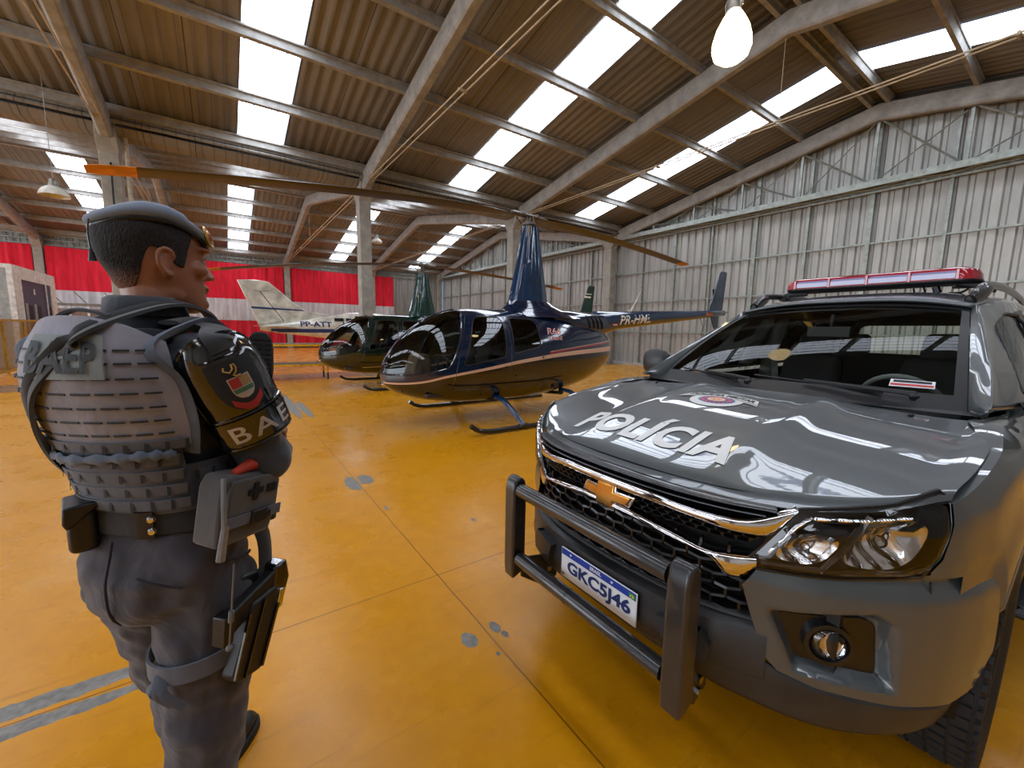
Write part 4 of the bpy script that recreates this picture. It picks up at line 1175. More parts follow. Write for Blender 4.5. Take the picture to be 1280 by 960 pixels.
for z in (.828, .500):
    b = MB(); b.cyl((.185,-.38,z),(.185,.38,z),.031,seg=24)
    if z < .6: b.cyl((.185,-.06,z),(.185,-.052,z),.0325,seg=24)
    b.obj('bull_bar_tube', M_tube, bb)
# ---- headlights
HLp = [(.503,.866),(.524,.835),(.70,.852),(.834,.876),(.860,.93),(.874,1.03),(.876,1.09),(.860,1.118),(.79,1.079),(.70,1.057),(.602,1.039)]
def hl_off(base):
    P = bz(HLp)
    def f(s_, z):
        d = max(0, sdist((s_, z), P)); return base-.018+.018*min(1, d/.03)-.05*max(0, (z-1.0)/.12)*.6
    return f
def house(): return panel(bz(HLp), hl_off(-.07), .02)
def lens(): return panel(bz(HLp), hl_off(.012), .014)
M_hlhouse = plain('headlight_housing', (74,66,56), .3, .5); M_hltrim = plain('headlight_bezel', (96,94,90), .25, .6)
hh = both(house, 'headlight', M_hlhouse, smooth=60, fixn=True)
for sg, h in ((1, hh[0]), (-1, hh[1])):
    def put(mb, name, mat, **kw):
        return (mb if sg == 1 else mb.mirror()).obj(name, mat, h, **kw)
    put(lens(), 'headlight_lens', M_lens, smooth=60)
    # big reflector bowl (outer) and small one (inner), split by a slanted bar
    def bowl(cb, cz, rb, rz, dep, nm, mat, skew=0):
        rr = []
        for k, (r, o_) in enumerate(((.12,-dep),(.45,-dep*.85),(.8,-dep*.4),(1,-.012),(1.06,-.010))):
            ring = []
            for i in range(32):
                a = 2*PI*i/32; c_ = math.copysign(abs(math.cos(a))**.7, math.cos(a)); s__ = math.copysign(abs(math.sin(a))**.7, math.sin(a))
                z = cz+rz*r*s__; b_ = cb+rb*r*c_+skew*rz*r*s__
                ring.append(fpt(s_of_b(min(b_, .93)), z, o_))
            rr.append(ring)
        m = MB(); m.rings(rr, caps=False); m.face(list(range(32))); return put(m, nm, mat, smooth=60)
    bowl(.765, .965, .062, .072, .055, 'headlight_reflector', M_refl, .25)
    bowl(.625, .925, .050, .045, .045, 'headlight_reflector', M_refl, .5)
    for cb, cz, r_ in ((.768,.965,.018),(.628,.925,.013)):
        m = MB(); c = fpt(s_of_b(cb), cz, -.028); m.ball(c, (r_,r_,r_), 14, 8); put(m, 'headlight_bulb', M_lens)
    m = MB(); m.tube([fpt(s_of_b(x), z, -.005) for x, z in ((.655,.868),(.69,.93),(.725,1.02),(.735,1.045))], .010, 8, squash=(1.4,.7)); put(m, 'headlight_divider', M_hltrim)
    m = MB()
    m.tube([fpt(s_of_b(x), z, .0) for x, z in ((.53,.862),(.60,.868),(.70,.874),(.80,.888),(.84,.91))], .008, 8)
    put(m, 'headlight_strip', M_hltrim)
    m = MB(); m.tube([fpt(s_of_b(x), z, .0) for x, z in ((.545,.90),(.60,.995),(.625,1.022),(.72,1.032),(.80,1.05))], .009, 8, squash=(1,.6)); put(m, 'headlight_strip', M_refl)
    P = HLp+[HLp[0]]
    m = MB(); pts = []
    for p, q in zip(P, P[1:]):
        for k in range(5): 
            x, z = lerp(p[0], q[0], k/5), lerp(p[1], q[1], k/5); pts.append(fpt(s_of_b(x), z, hl_off(.010)(s_of_b(x), z)))
    m.tube(pts, .006, 6, cyc=True); put(m, 'headlight_seal', M_plastic2)
# ---- flanks: fenders, doors, quarters as one side surface, cut into panels
BELT = [(.33,1.09),(.40,1.115),(.6,1.165),(.81,1.2),(1.13,1.255),(1.5,1.245),(2.5,1.25),(3.6,1.27),(4.4,1.29),(4.95,1.28)]
BB = [(.33,.818),(.40,.860),(.6,.877),(.81,.874),(1.0,.842),(1.15,.805),(1.28,.825),(1.6,.862),(2.5,.875),(3.6,.87),(4.4,.85),(4.95,.80)]
def side_pt(a_, v):
    """a_ = distance behind the nose, v 0 belt .. 1 sill"""
    zt = interp(BELT, a_); bt = interp(BB, a_)
    bm_ = interp([(.33,.842),(.40,.886),(.5,.915),(.62,.938),(.96,.95),(1.35,.94),(2.5,.935),(3.6,.94),(4.0,.95),(4.5,.93),(4.95,.86)], a_)
    zl = .40
    z = lerp(zt, zl, v)
    k = (zt-z)
    if v < .02: return Vector((-a_, bt-.03, zt-.03))
    if k < .14: f = k/.14; b_ = lerp(bt, bm_, math.sin(f*PI/2)**.8)
    else:
        f = (k-.14)/(zt-.14-zl); b_ = bm_+.006*math.sin(f*PI)-.045*max(0, f-.72)**1*2
    # wheel-arch swell
    for c in (.97, 3.93):
        d = math.hypot(a_-c, (z-.42)*1.0)
        b_ += .022*math.exp(-((d-.50)/.09)**2)
    if a_ < .62 and z < .9: b_ = min(b_, interp([(.33,.842),(.40,.885),(.52,.920),(.62,.942)], a_)+.0)
    return Vector((-a_, b_, z))
def arch(c, r=.475, zc=.40, n=20): return [(-c+r*math.cos(PI*i/n), zc+r*math.sin(PI*i/n)*1.0) for i in range(n+1)]+[(-c-r, .2), (-c+r, .2)]
b = MB(); b.grid(lambda u, v: side_pt(lerp(.335, 4.97, u), v), 190, 36)
fd = [(-3.02,1.5),(-3.02,.38),(-1.55,.38),(-1.50,.8),(-1.46,1.5)]
rd = [(-3.98,1.5),(-3.98,1.0),(-3.80,.88),(-3.46,.62),(-3.38,.38),(-3.03,.38),(-3.03,1.5)]
rd1 = [(-3.98,1.5),(-3.98,1.0),(-3.46,.62),(-3.38,.38),(-3.03,.38),(-3.03,1.5)]
XH = [(-.25,.87),(-.322,.87),(-.357,.93),(-.378,1.03),(-.381,1.09),(-.360,1.122),(-.25,1.122)]
XB = [(-.30,.875),(-.30,.3),(-.43,.3),(-.43,.875)]; XC = [(-.38,.60),(-.38,.3),(-.53,.3),(-.53,.60)]
res = cut_mesh(b, [arch(.97), arch(3.93), fd, rd1, XH, XB, XC])
gb = MB()
for k, o in res.items():
    if k[0] == -1: gb.add(o)
_HB = bz(HLp)
def keepx(o, x0, x1):
    def ok(f):
        x = sum(o.v[i][0] for i in f)/len(f); z = sum(o.v[i][2] for i in f)/len(f)
        return x0 <= x < x1
    n = MB(); n.v = o.v; n.f = [f for f in o.f if ok(f)]; n.mi = [0]*len(n.f); q = MB()
    for p_ in n.pieces(): q.add(p_)
    return q
for o in (gb, gb.mirror()): keepx(o, -2.2, 1).obj('front_fender', M_car, car, smooth=50); keepx(o, -9, -2.2).obj('rear_fender', M_car, car, smooth=50)
dl = []
for i, nm in ((2, 'front_door'), (3, 'rear_door')):
    o = MB()
    for k, q in res.items():
        if k[0] == i: o.add(q)
    for sgn, m in ((1, o), (-1, o.mirror())):
        d = m.obj(nm, M_car, car, smooth=50)
        x0 = -2.85 if i == 2 else -3.86
        h = MB(); yy = .945*sgn; h.tube(smoothpts([(x0,yy,1.09),(x0+.03,yy+.035*sgn,1.095),(x0+.19,yy+.035*sgn,1.095),(x0+.22,yy,1.09)], 12), .013, 8, squash=(.7,1.2)); h.obj('door_handle', M_car, d); dl.append(d)
for sgn in (1, -1):
    b = MB()
    for P in (fd[1:4], [(-1.50,.8),(-1.46,1.24)], [(-3.025,.38),(-3.025,1.24)], rd1[1:5], [(-3.98,1.0),(-3.98,1.27)]):
        pts = []
        for p, q in zip(P, P[1:]):
            for k in range(9):
                x, z = lerp(p[0], q[0], k/8), lerp(p[1], q[1], k/8); zt = interp(BELT, -x); v = (zt-z)/(zt-.40); pv = side_pt(-x, max(0, min(1, v))); pts.append((pv.x, (pv.y-.001)*sgn, pv.z))
        b.tube(pts, .0045, 5)
    b.obj('door_seam', M_blackink, car)
    b = MB(); b.tube([( -1.52, .90*sgn, .37), (-3.36, .90*sgn, .37)], .05, 10, squash=(.6,1.2)); b.obj('sill', M_plastic, car)
    b = MB(); b.tube(smoothpts([(-1.62,.97*sgn,.33),(-1.75,1.01*sgn,.33),(-3.2,1.01*sgn,.33),(-3.32,.97*sgn,.33)], 16), .045, 10, squash=(1.5,.5)); b.obj('side_step', M_plastic, car)
    # seam between bumper and fender
    b = MB(); b.tube([(-.345,.846*sgn,.86),(-.355,.856*sgn,.75),(-.36,.860*sgn,.655),(-.41,.893*sgn,.628),(-.475,.917*sgn,.598)], .003, 5); b.obj('bumper_seam', M_blackink, car)
    for c in (.97, 3.93):
        b = MB(); ring = []
        for k in range(25):
            a = lerp(R(14), R(166), k/24); x = -c+.475*math.cos(a); z = .40+.475*math.sin(a); zt = interp(BELT, -x); pv = side_pt(-x, min(1, (zt-z)/(zt-.40)))
            ring.append((x, (pv.y-.006)*sgn, z))
        b.tube(ring, .012, 8); b.obj('wheel_arch_lip', M_car, car)
        b = MB(); b.rings([[(-c+r_*math.cos(a), y*sgn, .40+r_*math.sin(a)) for a in [PI*i/20 for i in range(21)]] for r_, y in ((.47,.92),(.50,.60),(.44,.55))], close=False); b.obj('wheel_well', M_dash, car, smooth=60, fixn=False, solid=.01)
# ---- wheels
def wheel(a_, sg):
    w = bpy.data.objects.new('wheel', None); COL.objects.link(w); w.parent = car; w.location = (-a_, .83*sg, .40); w.empty_display_size = .1
    prof = [(.25,-.115),(.30,-.135),(.36,-.137),(.385,-.125),(.398,-.09),(.400,0),(.398,.09),(.385,.125),(.36,.137),(.30,.135),(.25,.115)]
    b = MB(); b.disc_lathe(prof, (0,0,0), (0,1,0), 64, caps=False)
    for k in range(56):       # tread blocks
        a = 2*PI*k/56
        for j, y in enumerate((-.095,-.05,0,.05,.095)):
            aa = a+(.5*2*PI/56 if j % 2 else 0); rr_ = .4005 if abs(y) < .09 else .393
            M = Matrix.Rotation(-aa+PI/2, 3, 'Y'); c = Vector((math.cos(aa)*rr_, y, math.sin(aa)*rr_))
            M = Matrix((Vector((-math.sin(aa),0,math.cos(aa))), Vector((0,1,0)), Vector((math.cos(aa),0,math.sin(aa))))).transposed()
            b.box(c, (.030,.038,.016), M)
        for y in (-.13,.13):
            c = Vector((math.cos(a)*.372, y, math.sin(a)*.372)); M = Matrix((Vector((-math.sin(a),0,math.cos(a))), Vector((0,1,0)), Vector((math.cos(a),0,math.sin(a))))).transposed()
            b.box(c, (.022,.012,.035), M)
    b.obj('tire', M_rubber, w, smooth=30)
    b = MB(); b.disc_lathe([(.255,-.115),(.262,-.12),(.25,-.10),(.235,-.05),(.235,.05),(.25,.10),(.262,.12),(.255,.115)], (0,0,0), (0,1,0), 48, caps=False)
    y = .07*sg
    for k in range(6):
        a = 2*PI*k/6
        for d in (-.12, .12):
            b.tube([(math.cos(a)*.05, y+.02*sg, math.sin(a)*.05), (math.cos(a+d*.6)*.15, y+.03*sg, math.sin(a+d*.6)*.15), (math.cos(a+d)*.245, y+.015*sg, math.sin(a+d)*.245)], [.03,.02,.018], 8, squash=(1,.7))
    b.disc_lathe([(.001,.0),(.06,.0),(.075,.02),(.04,.045),(.001,.05)], (0, y, 0), (0, sg, 0), 24)
    b.obj('rim', plain('alloy_rim_grey', (120,122,124), .3, .8), w, smooth=40)
    b = MB(); b.cyl((0,-.02,0),(0,.02,0),.16,seg=32); b.obj('brake_disc', M_hub, w)
for a_ in (.97, 3.93):
    for sg in (1, -1): wheel(a_, sg)
# ---- glasshouse
def gh_pt(u, t, sg=1):
    """u 0 front..1 rear, t 0 belt..1 roof"""
    af = lerp(-1.20, -2.16, t**.95); ar = lerp(-4.96, -4.70, t)
    a = lerp(af, ar, u)
    front = math.exp(-((a-af)/.35)**2); rear = math.exp(-((a-ar)/.5)**2)
    bb_ = lerp(.868, .655, t**1.25)-front*lerp(.055, .035, t)-rear*lerp(.05, .05, t)
    zt = interp([(2.1,1.715),(2.6,1.775),(3.3,1.80),(4.0,1.79),(4.7,1.745)], -a); zb = interp(BELT, -a)
    return Vector((a, bb_*sg, lerp(zb, zt, t)))
b = MB(); b.grid(lambda u, t: gh_pt(u, t), 130, 26)
w1p = round_poly([(-1.78,1.285),(-2.93,1.275),(-2.95,1.70),(-2.50,1.695),(-2.18,1.62)], .05)
w2p = round_poly([(-3.06,1.275),(-3.86,1.29),(-3.92,1.45),(-3.86,1.70),(-3.07,1.71)], .05)
w3p = round_poly([(-4.0,1.31),(-4.62,1.33),(-4.55,1.66),(-3.98,1.70)], .06)
res = cut_mesh(b, [w1p, w2p, w3p])
fr = MB()
for k, o in res.items():
    if k[0] == -1: fr.add(o)
for o in (fr, fr.mirror()): o.obj('pillar_frame', M_car, car, smooth=50, solid=.02)
for i, nm in ((0, 'front_side_window'), (1, 'rear_side_window'), (2, 'quarter_window')):
    o = MB()
    for k, q in res.items():
        if k[0] == i: o.add(q)
    for m in (o, o.mirror()): m.obj(nm, M_side, car, smooth=60)
def gh_at(x, z):
    best = None
    for iu in range(61):
        for it in range(21):
            p = gh_pt(iu/60, it/20); d = (p.x-x)**2+(p.z-z)**2
            if best is None or d < best[0]: best = (d, p)
    return best[1]
for P in (w1p, w2p, w3p):
    pts = [gh_at(x, z) for x, z in P]
    for sg in (1, -1):
        b = MB(); b.tube([(x, p.y*sg+.004*sg, z) for (x, z), p in zip(P, pts)], .010, 6, cyc=True); b.obj('window_seal', M_blackink, car)
# windscreen, rear glass, roof
def ws_pt(u, t, off=0):
    w = 2*u-1
    base = Vector((-1.14-.19*abs(w)**2.2, .745*w, 1.262-.004*abs(w)))
    top = Vector((-2.20+.045*abs(w)**3, .60*w, 1.757-.05*abs(w)**2.5))
    p = base.lerp(top, t); p.x += .03*math.sin(PI*t)*(1-.3*abs(w)); p.z += .022*math.sin(PI*t)
    return p+Vector((.45,0,.9)).normalized()*off
b = MB(); b.grid(lambda u, t: ws_pt(lerp(.02,.98,u), t), 40, 20); wsx = b.obj('windshield', M_ws, car, smooth=60, fixn=False)
b = MB()      # black frit border
for u0, u1, t0, t1 in ((0,1,-.06,.07),(0,.026,0,1),(.974,1,0,1),(0,1,.965,1.01)):
    b.grid(lambda u, t: ws_pt(lerp(u0,u1,u), lerp(t0,t1,t), .002), 30, 14)
b.obj('windshield_border', M_blackink, wsx, smooth=60, fixn=False)
b = MB(); b.grid(lambda u, t: ws_pt(.885+.10*(u-.5), .13+.055*(t-.5), .004), 2, 2); stk = b.obj('windshield_sticker', M_plate, wsx, fixn=False)
b = MB(); b.grid(lambda u, t: ws_pt(.885+.095*(u-.5), .117+.014*(t-.5), .006), 2, 2); b.obj('sticker_band', plain('red_sticker_band', (190,50,50), .5), stk, fixn=False)
b = MB(); b.grid(lambda u, t: ws_pt(.885+.085*(u-.5), .142+.016*(t-.5), .006), 2, 2); b.obj('sticker_print', M_blackink, stk, fixn=False)
def apillar(sg):
    rr = []
    for i in range(15):
        t = i/14; p = ws_pt(1 if sg > 0 else 0, t); g = gh_pt(0.0, t, sg); q = gh_pt(.02, t, sg)
        n = Vector((.5, .5*sg, .6)).normalized()
        rr.append([p+Vector((0,0,-.02)), p+n*.008, p.lerp(g, .5)+n*.020, g+n*.010, q, g+Vector((-.04,-.03*sg,-.03))])
    o = MB(); o.rings(rr); return o
for sg in (1, -1):
    apillar(sg).obj('windshield_pillar', M_car, car, smooth=50)
    b = MB(); b.tube([gh_pt(.022, i/14, sg)+Vector((0,.003*sg,.003)) for i in range(15)], .006, 5); b.obj('door_seam', M_blackink, car)
def roof_pt(u, v):
    w = 2*u-1; a = lerp(-2.19+.045*abs(w)**3, -4.75, v)
    e = gh_pt(max(0, min(1, (a+2.16)/(-4.70+2.16))), 1.0)
    hb = abs(e.y)-.006; zc = interp([(2.1,1.757),(2.3,1.805),(2.7,1.855),(3.3,1.875),(4.0,1.855),(4.75,1.78)], -a); ze = e.z+.0
    return Vector((a, w*hb, lerp(zc, ze, abs(w)**3.2)))
b = MB(); b.grid(roof_pt, 40, 50); b.obj('roof', M_car, car, smooth=60, solid=.02)
def rear_pt(u, t):
    w = 2*u-1; z = lerp(.42, 1.78, t); a = interp([(.42,-4.99),(.7,-5.06),(1.2,-5.03),(1.35,-4.99),(1.8,-4.74)], z)+.07*abs(w)**3
    hb = interp([(.42,.86),(1.2,.80),(1.3,.78),(1.78,.61)], z); return Vector((a, hb*w, z))
b = MB(); b.grid(rear_pt, 30, 40); res = cut_mesh(b.xf(lambda v: (v.y, v.x, v.z)), [round_poly([(-.66,1.30),(.66,1.30),(.58,1.68),(-.58,1.68)], .08)])
o1 = MB(); o2 = MB()
for k, q in res.items(): (o2 if k[0] == 0 else o1).add(q)
o1.xf(lambda v: (v.y, v.x, v.z)).obj('tailgate', M_car, car, smooth=50, solid=.015); o2.xf(lambda v: (v.y, v.x, v.z)).obj('rear_window', M_side, car, smooth=60)
for sg in (1, -1):
    b = MB(); b.box((-4.93,.82*sg,1.02),(.12,.12,.34)); b.obj('tail_light', plain('red_tail_lens', (150,16,16), .2, Coat_Weight=1.), car, bevel=.03)
b = MB(); b.grid(lambda u, v: (lambda w: Vector((-5.08+.1*abs(w)**3, .9*w, lerp(.40,.62,v))))(2*u-1), 24, 4); b.obj('rear_bumper', M_plastic, car, smooth=50, solid=.05)
b = MB(); b.box((-2.9,0,.34),(4.2,1.5,.06)); b.span((-4.9,-.78,.42),(-.35,.78,.46)); b.obj('chassis', M_dash, car)
b = MB(); b.span((-1.05,-.70,.5),(-.18,.70,.99)); b.obj('engine_bay', M_dash, car)
# cowl, wipers, washer jets
b = MB(); b.grid(lambda u, v: (lambda w: Vector((lerp(-1.10,-1.24,v)-.13*abs(w)**2.2, .80*w, 1.243+.012*v-.01*abs(w))))(2*u-1), 30, 4); b.obj('cowl_panel', M_plastic2, car, smooth=50, fixn=False)
for (u0, u1) in ((.46,.24),(.9,.62)):
    b = MB(); p0 = ws_pt(u0, .015, .035); p1 = ws_pt(lerp(u0, u1, .5), .05, .025); p2 = ws_pt(u1, .075, .018)
    b.tube([p0+Vector((.03,0,-.02)), p0, p1, p2], [.014,.012,.008,.006], 6); wp = b.obj('wiper', M_blackink, car)
    b = MB(); b.tube([ws_pt(lerp(u0, u1, .25), .035, .012), ws_pt(lerp(u0, u1, 1.6), .085, .012)], .006, 6); b.obj('wiper_blade', M_blackink, wp)
    b = MB(); b.ball(p0+Vector((.02,0,-.01)), (.016,.02,.012), 12, 8); b.obj('wiper_pivot', M_blackink, wp)
for y in (.62,-.62,): 
    b = MB(); b.ball((-1.09, y, hz(-1.09, y)+.004), (.014,.01,.008), 10, 6); b.obj('washer_jet', M_blackink, hood)
# door mirrors
for sg in (1, -1):
    mo = bpy.data.objects.new('wing_mirror', None); COL.objects.link(mo); mo.parent = car; mo.location = (-1.66, .90*sg, 1.26); mo.empty_display_size = .05
    b = MB(); b.rings([[(x, sg*y, z) for x, y, z in ring] for ring in ([(.0+.06*math.cos(a)*k, d, .055+h*math.sin(a)) for a in [2*PI*i/20 for i in range(20)]] for k, h, d in ((.5,.04,.03),(.95,.09,.06),(1.1,.105,.13),(1.05,.105,.19),(.8,.085,.235),(.3,.04,.25)))])
    b.obj('mirror_housing', M_plastic, mo, smooth=60)
    b = MB(); b.tube([(.02,-.03*sg,-.01),(.01,.04*sg,.02),(0,.09*sg,.04)], .028, 8, squash=(1.3,.7)); b.obj('mirror_stalk', M_blackink, mo)
    b = MB(); b.box((-.062, .145*sg, .058), (.004,.17,.13)); b.obj('mirror_glass', M_chrome, mo, bevel=.002)
# roof rails and light bar
for sg in (1, -1):
    b = MB(); pts = smoothpts([(-2.24,.585*sg,1.765),(-2.32,.60*sg,1.82),(-2.52,.615*sg,1.865),(-3.2,.625*sg,1.885),(-4.1,.615*sg,1.87),(-4.45,.60*sg,1.83),(-4.58,.59*sg,1.785)], 40)
    b.tube(pts, [.03]+[.021]*38+[.03], 10, squash=(.9,1.15)); rl = b.obj('roof_rail', M_plastic2 if sg < 0 else M_tube, car)
    b = MB(); b.tube([(-2.22,.58*sg,1.755),(-2.36,.605*sg,1.81),(-2.5,.615*sg,1.845)], [.02,.042,.03], 10, squash=(.8,1.2)); b.obj('rail_foot', M_tube, rl)
lb = bpy.data.objects.new('light_bar', None); COL.objects.link(lb); lb.parent = car; lb.location = (-2.78, 0, 1.905)
M_redlens = Mat('red_translucent_dome', (176,30,44), .12); M_redlens.b.inputs['Transmission Weight'].default_value = .25; M_redlens.b.inputs['Coat Weight'].default_value = 1
_n = M_redlens.node('ShaderNodeTexWave'); _n.inputs['Scale'].default_value = 22; M_redlens.L.new(M_redlens.coord('Object', (0,1,0)), _n.inputs['Vector']); M_redlens.bump(_n.outputs['Fac'], .4, .01); M_redlens.color(M_redlens.mix(_n.outputs['Fac'], (190,40,56), (236,120,128))); M_redlens = M_redlens.m
M_clr = Mat('pale_ribbed_lens', (188,184,212), .15); M_clr.b.inputs['Coat Weight'].default_value = 1; _n = M_clr.node('ShaderNodeTexWave'); _n.inputs['Scale'].default_value = 30; M_clr.L.new(M_clr.coord('Object', (0,1,0)), _n.inputs['Vector']); M_clr.color(M_clr.mix(_n.outputs['Fac'], (146,140,176), (222,222,240))); M_clr = M_clr.m
def stad(x, z, L, W):
    out = []
    for i in range(24):
        a = PI*i/23-PI/2; out.append((W*math.sin(a)*-1*1, L-W*.55+W*.55*math.cos(a), z))
    top = out; return [(p[0], p[1], p[2]) for p in top]+[(-p[0], -p[1], p[2]) for p in top]
b = MB(); b.rings([stad(0, z, L, W) for z, L, W in ((.0,.545,.13),(.010,.556,.145),(.02,.556,.146))]); b.obj('light_bar_base', M_dash, lb, smooth=30)
b = MB(); b.rings([stad(0, z, L, W) for z, L, W in ((.02,.557,.148),(.055,.553,.147),(.085,.538,.132),(.102,.50,.10))]); b.obj('light_bar_dome', M_redlens, lb, smooth=30)
for k in range(4):
    y = -.345+.23*k; b = MB(); b.rings([[(x, y+s_*.105, z) for x, z in ((.1,.026),(.1515,.028),(.1505,.060),(.137,.076),(.1,.076))] for s_ in (-1,1)]); b.obj('light_module', M_clr, lb, smooth=30)
for k in range(5):
    y = -.46+.23*k; b = MB(); b.box((.13,y,.052),(.055,.012,.062)); b.obj('dome_divider', M_redlens, lb)
for sg in (1, -1):
    b = MB(); b.tube([(.0,.575*sg,-.05),(0,.575*sg,-.02),(0,.545*sg,-.006),(0,.42*sg,-.004)], .012, 8, squash=(2.2,.7)); b.box((0,.59*sg,-.05),(.08,.05,.025)); b.obj('light_bar_bracket', M_blackink, lb, bevel=.003)
b = MB(); b.tube(smoothpts([(.02,.28,.0),(.05,.3,-.05),(.08,.26,-.055),(.05,.24,-.02)], 10), .006, 6); b.tube(smoothpts([(.02,.44,-.01),(.04,.50,-.03),(.05,.47,-.06),(.08,.42,-.062)], 10), .007, 6); b.tube([(0,.34,-.01),(0,.36,-.06)], .02, 6); b.obj('light_bar_wiring', M_blackink, lb)
# interior
b = MB(); b.prism([(-1.25,1.15),(-1.55,1.235),(-1.80,1.20),(-1.88,1.05),(-1.86,.75),(-1.25,.75)], -.74, .74); b.prism([(-1.70,1.2),(-1.86,1.25),(-1.96,1.22),(-1.96,1.12),(-1.8,1.1)], .22, .56); b.obj('dashboard', M_dash, car, bevel=.02)
b = MB(); b.span((-4.9,-.84,.46),(-1.2,.84,.50)); b.obj('cabin_floor', M_dash, car)
def seat(x, y, w, back=True):
    s_ = bpy.data.objects.new('car_seat', None); COL.objects.link(s_); s_.parent = car; s_.location = (x, y, .6); s_.empty_display_size = .05
    b = MB(); b.box((0,0,.12),(.52,w,.17)); b.obj('seat_cushion', M_seat, s_, bevel=.05, bseg=3)
    b = MB(); b.box((-.32,0,.46),(.14,w*.96,.68),(0,R(-14),0), .86); b.obj('seat_back', M_seat, s_, bevel=.05, bseg=3)
    for yy in ((0,) if w < .8 else (-.42,.42)):
        b = MB(); b.box((-.42,yy,.88),(.10,.27,.20),(0,R(-10),0),.9); hr = b.obj('headrest', M_seat, s_, bevel=.045, bseg=3)
        b = MB(); [b.cyl((-.40,yy+d,.70),(-.415,yy+d,.85),.007,seg=6) for d in (-.06,.06)]; b.obj('headrest_post', M_chrome, hr)
seat(-2.60,.40,.52); seat(-2.60,-.40,.52); seat(-3.65,0,1.4)
b = MB(); P = [Vector((math.cos(a)*.185, math.sin(a)*.185, 0)) for a in [2*PI*i/32 for i in range(32)]]
Mx = Matrix.Translation((-2.02,.39,1.16)) @ Euler((0, R(-62), 0)).to_matrix().to_4x4()
b.tube([Mx @ p for p in P], .015, 8, cyc=True)
for a in (R(90), R(-90), R(180)): b.tube([Mx @ Vector((0,0,0)), Mx @ Vector((math.cos(a)*.18, math.sin(a)*.18, 0))], .014, 6, squash=(1.6,.6))
b.ball(Mx @ Vector((0,0,0)), (.05,.06,.06), 12, 8); b.obj('steering_wheel', M_seatL, car)
b = MB(); b.tube([ws_pt(.5,.88,-.02), ws_pt(.5,.84,-.09)], .012, 6); b.box(ws_pt(.5,.80,-.11), (.03,.24,.07)); b.obj('rear_view_mirror', M_blackink, car, bevel=.01)
for sg in (1, -1):
    b = MB(); b.tube([(-2.98,.80*sg,.8),(-2.99,.77*sg,1.3),(-2.96,.66*sg,1.72)], .05, 8, squash=(1.2,.5)); b.obj('centre_pillar_trim', M_seatL, car)
    b = MB(); b.tube([(-2.98,.74*sg,1.6),(-2.9,.66*sg,1.2),(-2.85,.6*sg,.85)], .02, 6, squash=(1.4,.2)); b.obj('seat_belt', M_seatL, car)
b = MB(); b.grid(lambda u, v: roof_pt(lerp(.03,.97,u), lerp(.02,.97,v))-Vector((0,0,.045)), 20, 20); b.obj('headliner', M_seatL, car, smooth=60, fixn=False)
# ================================================================== aeroplane, stands, cabin, fence
M_wplane = simple_paint('white_aircraft_paint', (214,208,192)); M_bstripe = plain('blue_stripe_paint', (40,62,110), .3); M_dkwin = plain('dark_cabin_window', (36,38,40), .15)
AX, AY = 5.0, 18.0
ap = root('aeroplane', 'small white aeroplane with blue stripes and a swept tail fin', 'aeroplane', (AX, AY, 0))
FS = [(1.16,1.40,1.56,.05),(1.8,1.30,1.66,.14),(2.3,1.25,1.76,.22),(3.0,1.17,1.92,.33),(3.8,1.07,2.08,.45),(4.6,1.0,2.18,.54),(5.4,.95,2.20,.58),(6.2,.93,2.16,.58),(7.0,.92,2.02,.56),(7.8,.94,1.75,.50),(8.6,.98,1.62,.42),(9.2,1.03,1.52,.30),(9.45,1.12,1.42,.14)]
def fsec(x): return interp(FS, x)
def flank(x, z):
    zb, zt, hw = fsec(x); s_ = max(-1, min(1, (z-(zb+zt)/2)/((zt-zb)/2))); return hw*(1-abs(s_)**2.6)**(1/2.6)
b = MB(); rr = []
for i in range(61):
    x = lerp(1.16, 9.45, i/60); zb, zt, hw = fsec(x)
    rr.append([(x-AX, hw*math.copysign(abs(math.cos(a))**.77, math.cos(a)), (zb+zt)/2+(zt-zb)/2*math.copysign(abs(math.sin(a))**.77, math.sin(a))) for a in [2*PI*k/32 for k in range(32)]])
b.rings(rr); b.obj('fuselage', M_wplane, ap, smooth=60)
def slab(P, th, off=(0,0,0), ax='y'):
    m = MB(); m.prism(P, -th/2, th/2, ax); return m.xf(lambda v: v+Vector(off))
fin = slab([(x-AX, z) for x, z in [(.53,3.19),(1.12,3.23),(1.5,3.2),(1.75,2.98),(2.26,2.5),(2.75,2.16),(3.6,2.04),(3.0,1.6),(1.16,1.5)]], .09).obj('tail_fin', M_wplane, ap, bevel=.03)
for p, q, w_ in (((1.22,2.82),(1.95,1.76),.022),((.98,2.84),(1.22,2.82),.015),((1.22,2.82),(1.5,2.86),.015),((1.12,1.60),(1.95,1.76),.012)):
    b = MB(); b.tube([(p[0]-AX,-.05,p[1]),(q[0]-AX,-.05,q[1])], w_*.6, 6, squash=(.4,1)); b.obj('hinge_line', M_blackink, fin)
for sg in (1, -1): slab([(.90-AX,2.27),(2.62-AX,2.21),(2.70-AX,2.17),(.94-AX,2.19)], .008, (0,-.049*sg,0)).obj('fin_stripe', M_bstripe, fin)
